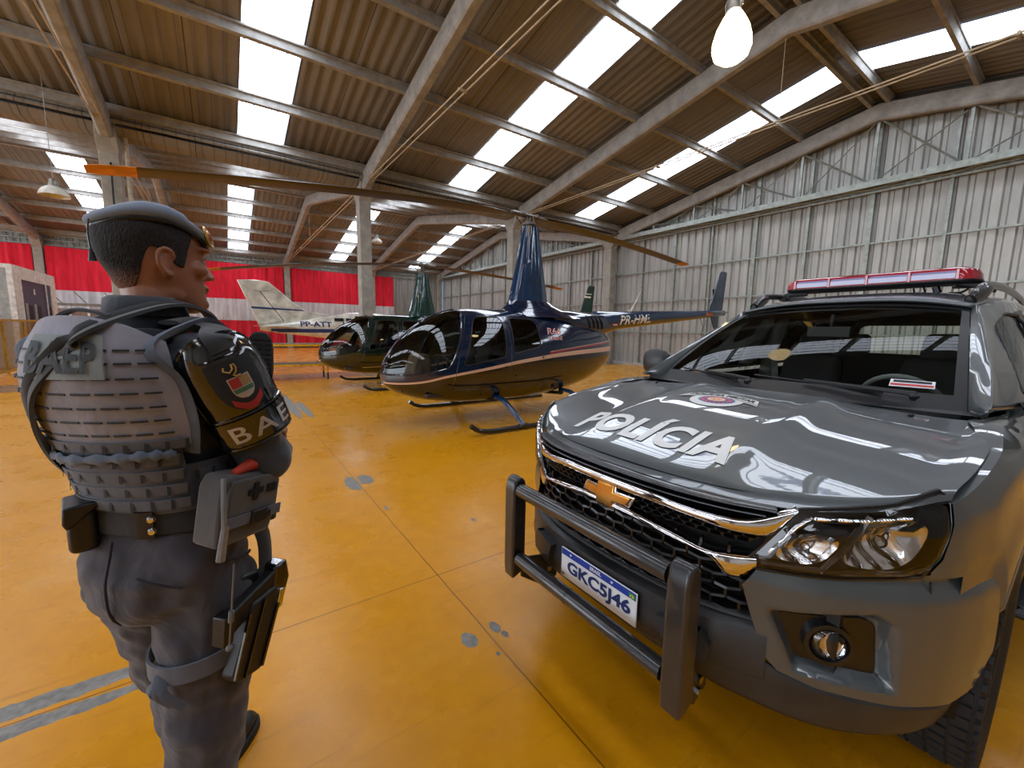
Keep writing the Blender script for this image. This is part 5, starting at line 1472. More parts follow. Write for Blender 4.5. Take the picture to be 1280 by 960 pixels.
for sg in (1, -1):
    b = MB(); b.rings([[(1.05-AX,.1*sg,1.55),(2.45-AX,.1*sg,1.50),(2.45-AX,.1*sg,1.53),(1.05-AX,.1*sg,1.56)],[(1.02-AX,1.55*sg,1.56),(1.75-AX,1.62*sg,1.55),(1.75-AX,1.62*sg,1.57),(1.02-AX,1.55*sg,1.575)]]); b.obj('horizontal_stabilizer', M_wplane, ap, bevel=.008)
    b = MB(); b.grid(lambda u, v: (lambda x, z: (x-AX, sg*(flank(x, z)+.006), z))(lerp(1.5, 8.9, u), lerp(1.33, 1.47, v)+.04*math.sin(u*2)), 60, 3); b.obj('side_stripe', M_bstripe, ap, fixn=False)
    for x0, x1 in ((3.68,4.02),(4.1,4.32),(4.45,5.0),(5.15,5.75),(5.9,6.5)):
        b = MB(); b.grid(lambda u, v: (lambda x, z: (x-AX, sg*(flank(x, z)+.008), z))(lerp(x0, x1, u), lerp(1.80 if x0 < 4.4 else 1.74, 1.93 if x0 < 4.4 else 2.03, v)), 6, 5); b.obj('cabin_window', M_dkwin, ap, fixn=False)
    b = MB(); b.rings([[(5.3-AX,.45*sg,1.0),(7.2-AX,.45*sg,.98),(7.1-AX,.45*sg,1.13),(6.0-AX,.45*sg,1.18)],[(5.8-AX,5.3*sg,1.30),(6.9-AX,5.3*sg,1.30),(6.85-AX,5.3*sg,1.38),(6.2-AX,5.3*sg,1.40)]]) if sg > 0 else b.rings([[(5.3-AX,-.45,1.0),(7.2-AX,-.45,.98),(7.1-AX,-.45,1.13),(6.0-AX,-.45,1.18)],[(5.7-AX,-4.2,1.24),(6.9-AX,-4.2,1.24),(6.85-AX,-4.2,1.32),(6.1-AX,-4.2,1.34)]])
    b.obj('wing', M_wplane, ap, bevel=.03)
b = MB(); b.grid(lambda u, v: (lambda w, x: (x-AX, w*.5, interp([(7.0,2.04),(7.8,1.77)], x)+.012-.18*abs(w)**2.5))(2*u-1, lerp(6.95, 7.7, v)), 16, 6); b.obj('windscreen', M_dkwin, ap, fixn=False)
b = MB(); b.disc_lathe([(.14,0),(.12,.12),(.05,.24),(.001,.27)], (9.45-AX,0,1.27), (1,0,0), 20); b.obj('spinner', M_wplane, ap)
for a in (R(35), R(215)):
    b = MB(); d = Vector((0, math.cos(a), math.sin(a))); o_ = Vector((9.55-AX,0,1.27)); n_ = Vector((.3, -math.sin(a), math.cos(a))); b.rings([[o_+d*s_-n_*w_*.5, o_+d*s_+n_*w_*.5, o_+d*s_+n_*w_*.5+Vector((.02,0,0)), o_+d*s_-n_*w_*.5+Vector((.02,0,0))] for s_, w_ in ((.08,.06),(.35,.13),(.7,.12),(.95,.05))]); b.obj('propeller_blade', M_blk, ap)
for x, y in ((8.6,0),(6.2,1.5),(6.2,-1.5)):
    b = MB(); b.tube([(x-AX,y,1.15),(x-AX,y,.30)], .035, 8); st_ = b.obj('landing_gear', M_wplane, ap)
    b = MB(); b.disc_lathe([(.08,-.07),(.17,-.08),(.2,-.04),(.2,.04),(.17,.08),(.08,.07)], (x-AX, y+.08, .20), (0,1,0), 24); b.obj('wheel', M_rubber, st_)
tx = text_mb('PP-ATT', 1, 0, -.08, .03, 'CENTER', 1); w0 = min(v.x for v in tx.v); w1 = max(v.x for v in tx.v); h0 = min(v.y for v in tx.v); h1v = max(v.y for v in tx.v)
def _f(v):
    x = 3.02+(v.x-(w0+w1)/2)*1.10/(w1-w0); z = 1.67+(v.y-(h0+h1v)/2)*.20/(h1v-h0); return (x-AX, -(flank(x, z)+.008), z)
tx.xf(_f).obj('registration', M_ink, ap, smooth=0)

M_yel = plain('yellow_painted_steel', (214,160,24), .45, var=.15); M_yel2 = plain('dull_yellow_steel', (176,138,42), .55, var=.2); M_wood = plain('worn_grey_plank', (120,112,98), .7)
def stand(x0, x1, y0, y1, label, z1=1.02, z2=.44):
    t = root('work_stand', label, 'work stand', ((x0+x1)/2, (y0+y1)/2, 0)); w, d = (x1-x0)/2, (y1-y0)/2
    for sx in (-1, 1):
        for sy in (-1, 1):
            b = MB(); b.box((sx*w, sy*d, z1/2+.10), (.055,.055,z1-.20)); l = b.obj('leg', M_yel, t, bevel=.004)
            b = MB(); b.cyl((sx*w, sy*d, .0), (sx*w, sy*d, .22), .026, seg=10); b.obj('rubber_foot', M_blk, l)
    for z, nm in ((z1, 'top_frame'), (z2, 'lower_frame')):
        b = MB()
        for sy in (-1, 1): b.box((0, sy*d, z), (2*w+.05,.055,.06))
        for sx in (-1, 1): b.box((sx*w, 0, z), (.055,2*d,.06))
        b.obj(nm, M_yel, t, bevel=.004)
        b = MB(); b.box((0,0,z+.035), (2*w-.04, 2*d-.04,.03)); b.obj('deck_board', M_wood, t)
stand(.42, 2.55, 13.35, 14.0, 'long yellow steel work stand behind the butt pad of the rifle')
stand(-.95, .30, 14.5, 15.2, 'short yellow steel work stand just left of the long one', .98)
# cabin (white block with slate-blue door panels) and pipes
M_cab = plain('white_cabin_panel', (206,204,196), .6); M_cabg = plain('grey_cabin_panel', (150,152,148), .6); M_slate = plain('slate_blue_panel', (62,68,88), .5); M_dark = plain('dark_gap', (14,15,18), .6)
cb = root('portable_cabin', 'white cabin with slate blue door panels at the far left', 'cabin', (-7.4, 23.0, 0))
b = MB(); b.span((-1.7,-2.1,0), (1.72,2.1,3.36)); b.obj('body', M_cabg, cb, bevel=.02)
b = MB(); b.prism([(-2.15,0),(-1.45,0),(-1.45,3.0),(1.55,3.0),(1.55,0),(2.12,0),(2.12,3.43),(-2.15,3.43)], 1.70, 1.84, 'x'); b.obj('door_surround', M_cab, cb)
b = MB(); b.span((-1.75,-2.15,3.30), (1.70,2.12,3.43)); b.obj('roof', M_cab, cb)
d = MB(); d.span((1.72,-1.45,.05), (1.80,.85,3.0)); d = d.obj('door', M_slate, cb)
d2 = MB(); d2.span((1.72,.9,.05), (1.80,1.55,3.0)); d2 = d2.obj('door', M_slate, cb)
for y in (-1.0,-.15): 
    b = MB(); b.span((1.79,y,.4), (1.815,y+.45,2.15)); b.obj('door_window', M_dark, d)
    b = MB(); b.span((1.79,y-.22,.4), (1.82,y-.02,2.2)); b.obj('door_rib', M_cabg, d)
b = MB(); b.span((1.79,1.05,.4), (1.815,1.5,2.15)); b.obj('door_window', M_dark, d2)
b = MB(); b.cyl((1.86,.87,.1), (1.86,.87,3.0), .02, seg=8); b.obj('door_bar', M_cab, d)
b = MB(); b.box((1.82,-.25,2.65), (.01,.14,.2)); b.obj('door_sign', M_cab, d)
for x in (-.6,0.,.45,.85):
    b = MB(); b.tube(smoothpts([(x,-2.16,.1),(x,-2.16,1.6),(x+.02,-2.16,2.2),(x-.25,-2.16,2.8)], 12), .03, 6); b.obj('conduit', M_dark, cb)
# yellow mesh fence
def mesh_mat():
    m = Mat('yellow_wire_mesh', (150,118,40), .6); v = m.coord('Object'); x, y, z = m.sep(v)
    def ln(c): return m.math('LESS_THAN', m.math('FRACT', m.math('MULTIPLY', c, 28)), .32)
    a = m.math('MAXIMUM', ln(y), ln(z)); m.L.new(a, m.b.inputs['Alpha']); return m.m
M_mesh = mesh_mat()
fe = root('mesh_fence', 'yellow steel mesh fence in front of the white cabin', 'fence', (-5.15, 15, 0))
for i in range(7):
    b = MB(); b.span((-.03,i*1.55-.03,0), (.03,i*1.55+.03,1.62)); b.obj('post', M_yel2, fe)
    if i < 6:
        b = MB(); b.span((-.004,i*1.55+.03,.14), (.004,(i+1)*1.55-.03,1.56)); b.obj('mesh_panel', M_mesh, fe)
for z in (.12,1.59):
    b = MB(); b.span((-.025,0,z-.03), (.025,9.3,z+.03)); b.obj('rail', M_yel2, fe)
fe2 = root('rail_fence', 'taller yellow post and rail fence before the grey end wall of the cabin', 'fence', (-5.6, 17.2, 0))
for i in range(3):
    b = MB(); b.span((-.03-i*1.5,-.03,0), (.03-i*1.5,.03,2.25)); b.obj('post', M_yel2, fe2)
b = MB(); b.span((-3.0,-.02,2.15), (0,.02,2.21)); b.span((-3.0,-.02,1.1), (0,.02,1.15)); b.obj('rail', M_yel2, fe2)
b = MB(); b.tube([(-.7,0,1.15),(-.02,0,2.15)], .018, 5); b.obj('brace', M_yel2, fe2)
# crates and a small trestle gate seen between the cabin and the person
t = root('storage_rack', 'pale steel rack of brown sheets against the far wall, right of the cabin', 'rack', (-6.6, 33.8, 0))
b = MB(); b.span((-1.0,-.25,0), (1.0,.25,2.35)); b.obj('brown_sheets', plain('brown_board', (128,104,92), .8), t)
for x in (-1.1,-.35,.4,1.15):
    b = MB(); b.span((x-.05,-.32,0), (x+.05,-.22,3.2 if x > .9 else 2.6)); b.obj('upright', M_cab, t)
b = MB(); b.span((-1.15,-.34,2.5), (1.2,-.24,2.65)); b.obj('cross_rail', M_wood, t)
for p, q in (((-1.1,3.4),(-.6,2.6)),((-.1,3.4),(.4,2.6)),((1.15,3.4),(1.6,2.4))):
    b = MB(); b.tube([(p[0],-.3,p[1]-.1),(q[0],-.3,q[1])], .03, 5); b.obj('brace', M_wood, t)
# ================================================================== the person
PX, PY, PT = -.125, 1.33, R(50)
person = root('person', 'person in grey tactical uniform, vest and beret standing with arms crossed', 'person', (PX, PY, 0), PT)
M_skin = Mat('skin', (168,104,70), .45); M_skin.b.inputs['Subsurface Weight'].default_value = .15; M_skin.b.inputs['Subsurface Radius'].default_value = (.02,.008,.004)
_v = M_skin.coord(); M_skin.color(M_skin.mix(M_skin.ramp(M_skin.noise(_v, 14, 5), [(.3, (0,0,0)), (.7, (255,255,255))]), (128,80,56), (158,104,74))); M_skin.bump(M_skin.noise(_v, 160, 3), .12, .002); M_skin = M_skin.m
def cloth(name, a, b_, weave=500, fold=.35, fs=7):
    m = Mat(name, a, .85); v = m.coord(); m.b.inputs['Sheen Weight'].default_value = .25
    m.color(m.ramp(m.noise(v, 5, 5, .6), [(.3, a), (.7, b_)]))
    h = m.math('ADD', m.math('MULTIPLY', m.noise(m.coord('Object', (1,1,.6)), fs, 3, .5, 1.2), 1.0), m.math('MULTIPLY', m.noise(v, weave, 2), .06))
    m.bump(h, fold, .03); return m.m
M_shirt = cloth('charcoal_shirt_cloth', (38,42,49), (54,59,67)); M_trou = cloth('dark_grey_trouser_cloth', (44,42,49), (62,59,67), fold=.6, fs=6)
M_vest = cloth('grey_vest_cordura', (112,112,122), (146,146,158), 700, .25, 9); M_vest2 = cloth('dark_grey_webbing', (62,65,74), (84,87,98), 700, .15, 12)
M_pad = cloth('blue_grey_vest_lining', (66,76,92), (88,100,118), 600, .3, 8); M_patch = cloth('pale_grey_patch', (104,112,112), (128,136,136), 600, .05, 10)
M_patchink = plain('dark_patch_lettering', (40,44,48), .7); M_strap = cloth('black_sling_webbing', (18,19,22), (32,34,37), 600, .1, 12)
M_patent = Mat('black_patent_leather', (8,8,9), .12); M_patent.b.inputs['Coat Weight'].default_value = 1
_v = M_patent.coord(); M_patent.color(M_patent.ramp(M_patent.noise(_v, 20, 3), [(.3, (6,6,7)), (.7, (14,14,15))])); M_patent.bump(M_patent.noise(M_patent.coord('Object', (1,1,.5)), 16, 3), .35, .012); M_patent = M_patent.m
M_hair = Mat('cropped_black_hair', (16,15,16), .8); _v = M_hair.coord(); _z = M_hair.sep(_v)[2]; _t = M_hair.math('ADD', M_hair.math('MULTIPLY', M_hair.math('SUBTRACT', _z, 1.598), 14.0), M_hair.math('MULTIPLY', M_hair.math('SUBTRACT', M_hair.noise(_v, 300, 2), .5), 1.1)); M_hair.color(M_hair.mix(M_hair.ramp(_t, [(.1, (0,0,0)), (.95, (255,255,255))]), (142,92,66), M_hair.ramp(M_hair.noise(M_hair.coord('Object', (1,1,.35)), 240, 3, .7), [(.35, (8,8,10)), (.7, (34,32,34))]))); M_hair.bump(M_hair.noise(M_hair.coord('Object', (1,1,.4)), 260, 2), .9, .006); M_hair = M_hair.m
M_beret = cloth('blue_grey_beret_wool', (98,110,128), (128,140,158), 900, .2, 10); M_leath = plain('black_leather', (18,18,19), .35, bump=.2); M_gun = plain('black_polymer', (20,20,21), .45, bump=.12)
M_boot = plain('black_boot_leather', (20,20,21), .4, bump=.3, bscale=80); M_olive = cloth('grey_brown_pouch_cordura', (56,53,52), (76,73,70), 700, .15, 12)
M_thread = plain('silver_thread', (176,170,164), .5, .3); M_red = plain('red_embroidery', (150,34,34), .6); M_brass = plain('brass_badge', (170,130,70), .3, .9)
def remesh(o, vox=.008, smooth=4, noise=0, nscale=.08):
    md = o.modifiers.new('remesh', 'REMESH'); md.mode = 'VOXEL'; md.voxel_size = vox; md.use_smooth_shade = True
    if smooth: sm = o.modifiers.new('smooth', 'SMOOTH'); sm.iterations = smooth; sm.factor = .6
    if noise:
        tx_ = bpy.data.textures.new('cloth_folds', 'CLOUDS'); tx_.noise_scale = nscale; tx_.noise_depth = 1
        d = o.modifiers.new('folds', 'DISPLACE'); d.texture = tx_; d.strength = noise; d.mid_level = .5; d.texture_coords = 'LOCAL'
    return o
def ell(cx, cy, z, rx, ry, n=36, p=1.0):
    return [(cx+rx*math.copysign(abs(math.cos(a))**p, math.cos(a)), cy+ry*math.copysign(abs(math.sin(a))**p, math.sin(a)), z) for a in [2*PI*i/n for i in range(n)]]
def limb(mb, pts, rad, n=24, seg=20, caps=True, squash=None):
    P = smoothpts(pts, n); Rr = [crv([(r, 0, 0) for r in rad], (len(rad)-1)*i/(n-1)).x for i in range(n)]
    mb.tube(P, Rr, seg, caps, squash=squash)
    mb.ball(P[0], Rr[0], 16, 10); mb.ball(P[-1], Rr[-1], 16, 10); return mb
# joints
RS, RE, RW = Vector((-.055,-.172,1.455)), Vector((.032,-.232,1.205)), Vector((.26,-.05,1.19))
LS, LE, LW = Vector((.01,.155,1.45)), Vector((.12,.215,1.20)), Vector((.30,.02,1.22))
RH, RK, RA = Vector((-.02,-.09,.90)), Vector((-.05,-.085,.51)), Vector((-.115,-.09,.11))
LH, LK, LA = Vector((.0,.09,.90)), Vector((.08,.115,.52)), Vector((.20,.145,.11))
# ---- head frame: turned right of the body, looking level
HM = Matrix.Translation((.005,0,1.700)) @ Matrix.Rotation(R(-29), 4, 'Z') @ Matrix.Rotation(R(2), 4, 'Y')
HS = [(-.128,.030,.078,.018),(-.120,-.005,.094,.036),(-.100,-.045,.101,.049),(-.075,-.068,.098,.057),(-.050,-.078,.096,.063),(-.022,-.090,.093,.067),(.005,-.098,.090,.070),(.03,-.102,.094,.0725),(.055,-.101,.089,.073),(.075,-.093,.078,.066),(.092,-.076,.060,.052),(.106,-.048,.03,.032),(.110,-.02,.0,.01)]
def hring(z, g=0, n=40):
    xb, xf, hw = interp(HS, z); cx = (xb+xf)/2; rx = (xf-xb)/2+g; out = []
    for i in range(n):
        a = 2*PI*i/n; c_ = math.cos(a); s_ = math.sin(a)
        e = .86 if c_ > 0 else .95
        x = cx+.0*c_+rx*math.copysign(abs(c_)**e, c_); y = (hw+g)*math.copysign(abs(s_)**.9, s_)
        if c_ > .2 and -.11 < z < .03: y *= 1-.10*(c_-.2)
        out.append(Vector((x, y, z)))
    return out
head = MB(); head.rings([hring(lerp(-.128, .110, i/34)) for i in range(35)])
# nose, lips, chin, brow, cheeks
head.rings([[(.088,-.009,.024),(.098,0,.026),(.088,.009,.024)],[(.09,-.010,.0),(.108,0,.002),(.09,.010,.0)],[(.09,-.015,-.026),(.121,-.004,-.028),(.121,.004,-.028),(.09,.015,-.026)][:3] if False else [(.09,-.014,-.024),(.122,0,-.026),(.09,.014,-.024)],[(.09,-.012,-.040),(.108,0,-.041),(.09,.012,-.040)]])
head.ball((.113,0,-.031), (.011,.011,.010), 12, 8)
for s_ in (1, -1):
    head.ball((.104,.011*s_,-.034), (.010,.008,.008), 10, 8)
    head.ball((.084,.036*s_,.029), (.017,.025,.008), 12, 8)
    head.ball((.070,.042*s_,-.022), (.024,.020,.020), 12, 8)
    head.ball((.01,.050*s_,-.085), (.035,.010,.022), 12, 8)
head.ball((.098,0,-.060), (.010,.022,.006), 12, 8); head.ball((.097,0,-.070), (.010,.020,.0065), 12, 8); head.ball((.094,0,-.103), (.014,.020,.014), 12, 8)
for s_ in (1, -1):       # ears: rim, lobe, inner fold
    pts = [(.014,.069*s_,-.005),(.009,.076*s_,.009),(-.007,.082*s_,.014),(-.019,.085*s_,.002),(-.018,.084*s_,-.020),(-.008,.079*s_,-.036),(.004,.072*s_,-.046),(.009,.069*s_,-.040)]
    head.tube(smoothpts(pts, 20), .0052, 8); head.ball((-.003,.072*s_,-.014), (.014,.005,.023), 12, 8); head.ball((.004,.071*s_,-.041), (.006,.005,.008), 10, 8); head.tube(smoothpts([(.006,.073*s_,-.003),(-.005,.078*s_,-.001),(-.009,.079*s_,-.014),(-.003,.076*s_,-.028)], 10), .0032, 6); head.ball((.0775,.031*s_,.010), (.0115,.017,.012), 14, 10)
body = MB(); body.add(head, HM)
neck0 = HM @ Vector((-.030,0,-.055))
limb(body, [neck0+Vector((.014,0,0)), (-.012,0,1.585), (-.025,0,1.49)], [.053,.056,.068])
body.rings([ell(-.02,0,z,rx,ry) for z, rx, ry in ((.86,.08,.12),(.95,.10,.15),(1.05,.085,.125),(1.2,.080,.120),(1.35,.095,.14),(1.44,.085,.14),(1.50,.05,.07))])
for A, B, C in ((RS, RE, RW), (LS, LE, LW)):
    limb(body, [A, A.lerp(B,.5), B], [.055,.046,.040]); limb(body, [B, B.lerp(C,.5), C], [.040,.038,.027])
for A, B, C in ((RH, RK, RA), (LH, LK, LA)):
    limb(body, [A, A.lerp(B,.5), B], [.085,.075,.052]); limb(body, [B, B.lerp(C,.45), C], [.052,.054,.036])
    limb(body, [C, C+Vector((.04,0,-.04)), C+Vector((.11,0,-.066))], [.034,.028,.018])
# hands: palm and five fingers each, tucked on the opposite arm
def hand(mb, w, d, up, side):
    d = d.normalized(); up = up.normalized(); x = d.cross(up).normalized()*side
    c = w+d*.045
    mb.rings([[w+d*t+x*(k*wd)+up*(h*th) for k, h in ((-1,-.6),(-.6,-1),(.6,-1),(1,-.6),(1,.6),(.6,1),(-.6,1),(-1,.6))] for t, wd, th in ((-.01,.026,.018),(.03,.037,.016),(.07,.042,.014),(.095,.040,.012))])
    for k, l, dz in ((-1,.062,.0),(-.34,.072,.004),(.34,.067,.003),(1,.052,-.003)):
        p0 = w+d*.088+x*(k*.031); a = .55
        p1 = p0+(d*math.cos(a*.5)-up*math.sin(a*.5))*l*.45; p2 = p1+(d*math.cos(a*1.4)-up*math.sin(a*1.4))*l*.32; p3 = p2+(d*math.cos(a*2.2)-up*math.sin(a*2.2))*l*.26
        mb.tube(smoothpts([p0, p1, p2, p3], 10), [.0098]*3+[.0092]*3+[.0085]*3+[.007], 10); mb.ball(p3, .0072, 10, 6)
    p0 = w+d*.02-x*.030; p1 = p0+d*.028-x*.022-up*.010; p2 = p1+d*.028-x*.008-up*.010
    mb.tube(smoothpts([p0, p1, p2], 8), [.014,.0135,.013,.0125,.012,.011,.010,.008], 10); mb.ball(p2, .009, 10, 6)
hand(body, RW, Vector((.35,.8,.15)), Vector((1,-.4,.1)), 1)
hand(body, LW, Vector((.05,-.9,-.1)), Vector((1,.1,.1)), -1)
bo = body.obj('body', M_skin, person, smooth=60); remesh(bo, .0042, 3)
# eyes and brows
for s_ in (1, -1):
    b = MB(); b.ball(HM @ Vector((.0805,.030*s_,.010)), .0098, 16, 10); b.obj('eye', plain('eye_white', (210,204,198), .2), person)
    b = MB(); b.ball(HM @ Vector((.0888,.030*s_,.010)), (.002,.0045,.0045), 12, 8); b.obj('iris', plain('iris_brown', (44,26,16), .15), person)
    b = MB(); b.tube([HM @ Vector(p) for p in ((.099,.014*s_,.030),(.098,.030*s_,.035),(.088,.047*s_,.032))], [.003,.004,.002], 6, squash=(1,1)); b.obj('eyebrow', M_hair, person)
b = MB(); b.tube([HM @ Vector(p) for p in ((.098,-.021,-.0655),(.1045,0,-.065),(.098,.021,-.0655))], .0022, 6); b.obj('mouth_line', plain('lip_tone', (120,62,50), .5), person)
# ---- hair: cropped cap from sideburn to sideburn
def hair_low(a):
    """a = angle from the face, degrees 0 front .. 180 back"""
    return interp([(50,.070),(62,.030),(70,-.018),(78,-.022),(84,-.012),(92,.010),(102,.016),(112,-.008),(122,-.038),(135,-.070),(150,-.086),(165,-.096),(180,-.100)], a)
def bz_h(x): return interp([(-.12,.044),(-.06,.068),(0,.074),(.05,.062),(.10,.036)], x)
b = MB(); nA = 90; rows = 22; rr = []
for i in range(nA+1):
    ad = lerp(-180, 180, i/nA); zl = hair_low(max(50, abs(ad))); col = []
    for j in range(rows+1):
        z = lerp(zl, bz_h(-.004+.106*math.cos(R(ad)))+.004, j/rows); xb, xf, hw = interp(HS, z); cx = (xb+xf)/2; rx = (xf-xb)/2; a = R(ad)
        g = .009*min(1, (j/rows)*1.6)+.0008
        g *= interp([(50,.3),(75,.5),(100,.8),(180,1.1)], max(50, abs(ad)))
        c_, s_ = math.cos(a), math.sin(a); e = .86 if c_ > 0 else .95
        col.append(HM @ Vector((cx+(rx+g)*math.copysign(abs(c_)**e, c_), (hw+g)*math.copysign(abs(s_)**.9, s_), z)))
    rr.append(col)
b.rings(rr, close=False); b.obj('hair', M_hair, person, smooth=60, fixn=False, solid=.002)
# ---- beret: band, soft crown sloping forward, badge, tassel
bt = bpy.data.objects.new('beret', None); COL.objects.link(bt); bt.parent = person; bt.empty_display_size = .05
def bz_(x): return interp([(-.12,.044),(-.06,.068),(0,.074),(.05,.062),(.10,.036)], x)
def band_pt(i, n, g, dz):
    a = 2*PI*i/n; x = -.004+(.106+g)*math.cos(a); y = (.080+g)*math.sin(a); return HM @ Vector((x, y, bz_(x)+dz))
b = MB(); n = 60; b.rings([[band_pt(i, n, g, dz) for i in range(n)] for g, dz in ((-.004,-.002),(.004,-.004),(.0065,.0),(.005,.006),(-.003,.006))], caps=False); b.obj('beret_band', M_leath, bt, smooth=60)
b = MB(); rr = []
for g, dz, k in ((.001,.003,0),(.008,.008,0),(.011,.016,0),(.008,.025,.05),(-.004,.035,.15),(-.024,.043,.35),(-.05,.048,.6),(-.08,.051,.85),(-.1035,.052,1)):
    ring = []
    for i in range(n):
        a = 2*PI*i/n; x = -.004+(.106+g)*math.cos(a); y = (.080+g*(.9))*math.sin(a); z0 = bz_(max(-.12, min(.1, -.004+.106*math.cos(a))))
        z0 = lerp(z0, .070, min(1, k)); z = z0+dz*(1.0 if x < .04 else .8)*(1-.22*max(0, min(1, (-x-.035)/.075)))
        if y > 0: z -= .003*(y/.09)*min(1, dz/.03)   # slouches to the left side
        ring.append(HM @ Vector((x, y, z)))
    rr.append(ring)
b.rings(rr); b.obj('beret_crown', M_beret, bt, smooth=80)
b = MB(); Mb = HM @ Matrix.Translation((.094,-.046,.062)) @ Matrix.Rotation(R(-34), 4, 'Z') @ Matrix.Rotation(R(72), 4, 'Y')
o = MB(); o.disc_lathe([(.0,.006),(.012,.006),(.014,.003),(.021,.003),(.023,0),(.0,-.002)], (0,0,0), (0,0,1), 24); o.xf(lambda v: (v.x*1.25, v.y, v.z)); b.add(o, Mb); b.obj('beret_badge', M_brass, bt)
b = MB(); o = MB(); o.disc_lathe([(.0,.009),(.009,.008),(.010,.004)], (0,0,0), (0,0,1), 16); b.add(o, Mb); b.obj('badge_centre', M_red, bt)
b = MB(); q = HM @ Vector((-.116,-.02,.058)); b.tube(smoothpts([q, q+Vector((-.004,0,-.03)), q+Vector((-.002,0,-.065))], 8), .0016, 5); b.tube([q+Vector((-.002,0,-.062)), q+Vector((-.001,0,-.07)), q+Vector((0,0,-.088))], [.002,.004,.0075], 8); b.obj('beret_ribbon', M_blk, bt)
# ---- shirt (one garment) with collar and sleeves
b = MB(); b.rings([ell(cx,0,z,rx,ry,40) for z, cx, rx, ry in ((1.02,-.012,.122,.165),(1.12,.006,.108,.146),(1.25,-.002,.120,.152),(1.36,-.022,.132,.166),(1.43,-.035,.124,.178),(1.475,-.035,.098,.152),(1.505,-.037,.084,.115),(1.53,-.036,.076,.082))])
for A, B, C in ((RS, RE, RW), (LS, LE, LW)):
    limb(b, [A+Vector((0,.02 if A is RS else -.02,.0)), A.lerp(B,.35), A.lerp(B,.75), B], [.070,.066,.060,.058]); limb(b, [B, B.lerp(C,.3), B.lerp(C,.7), C-(C-B).normalized()*.03], [.062,.060,.050,.044])
sh = b.obj('shirt', M_shirt, person); remesh(sh, .0065, 5, .014, .055)
b = MB(); rr = []
for z, g, o_ in ((1.495,.014,0),(1.54,.004,0),(1.585,-.004,0),(1.602,-.001,0),(1.596,.006,0),(1.560,.012,0)):
    rr.append([(-.026+(.070+g)*math.cos(a), (.068+g)*math.sin(a), z-.034*max(0, math.cos(a))) for a in [2*PI*i/40 for i in range(40)]])
b.rings(rr, caps=False); b.obj('collar', M_shirt, person, smooth=60, solid=.003)
# ---- trousers
b = MB(); b.rings([ell(cx,0,z,rx,ry,40) for z, cx, rx, ry in ((1.10,.0,.118,.156),(1.03,-.018,.132,.172),(.96,-.032,.146,.186),(.89,-.03,.142,.190),(.845,-.02,.118,.170),(.82,-.02,.08,.12))])
for A, B, C in ((RH, RK, RA), (LH, LK, LA)):
    limb(b, [A+Vector((0,0,-.02)), A.lerp(B,.5), B, B.lerp(C,.5)+Vector((-.012,0,0)), C+Vector((-.005,0,.05))], [.112,.102,.086,.082,.078], 34)
tr_ = b.obj('trousers', M_trou, person); remesh(tr_, .0075, 5, .03, .085)
def on_hip(a, z, out=0):
    cx, rx, ry = interp([(.84,-.02,.120,.172),(.89,-.03,.144,.192),(.96,-.032,.148,.188),(1.03,-.025,.138,.178),(1.085,-.02,.130,.172)], z); return Vector((cx+(rx+out)*math.cos(a), (ry+out)*math.sin(a), z))
b = MB(); b.tube([on_hip(R(-112+3*i), .99-.035*math.sin(i/14*PI*.5), .004) for i in range(15)][::-1], .0035, 5); b.tube([on_hip(R(-160+2*i), .985-.003*i, .004) for i in range(14)], .003, 5)
b.tube([on_hip(R(180), lerp(1.06,.86,i/10), .003) for i in range(11)], .003, 5); b.obj('pocket_seam', plain('trouser_seam', (40,38,44), .9), tr_)
# ---- belt with snaps
b = MB(); b.rings([[(-.008+(.129+g)*math.cos(a), (.168+g)*math.sin(a), 1.085+dz-.008*math.cos(a)) for g, dz in ((0,-.026),(.006,-.026),(.006,.026),(0,.026))] for a in [2*PI*i/56 for i in range(56)]], cyc=True); belt = b.obj('belt', M_strap, person, smooth=40)
b = MB(); b.rings([[(-.008+(.136+g)*math.cos(a), (.175+g)*math.sin(a), 1.085+dz-.008*math.cos(a)) for g, dz in ((0,-.031),(.006,-.031),(.006,.031),(0,.031))] for a in [R(193+i) for i in range(14)]]); b.obj('belt_keeper', M_leath, belt, smooth=40)
for dz in (-.014,.014):
    a = R(205); p = Vector((-.008+.142*math.cos(a), .181*math.sin(a), 1.093+dz)); nn = Vector((math.cos(a), math.sin(a), 0))
    b = MB(); b.disc_lathe([(.0,.007),(.006,.006),(.009,.002),(.009,-.004)], p, nn, 16); b.obj('snap', M_chrome, belt)
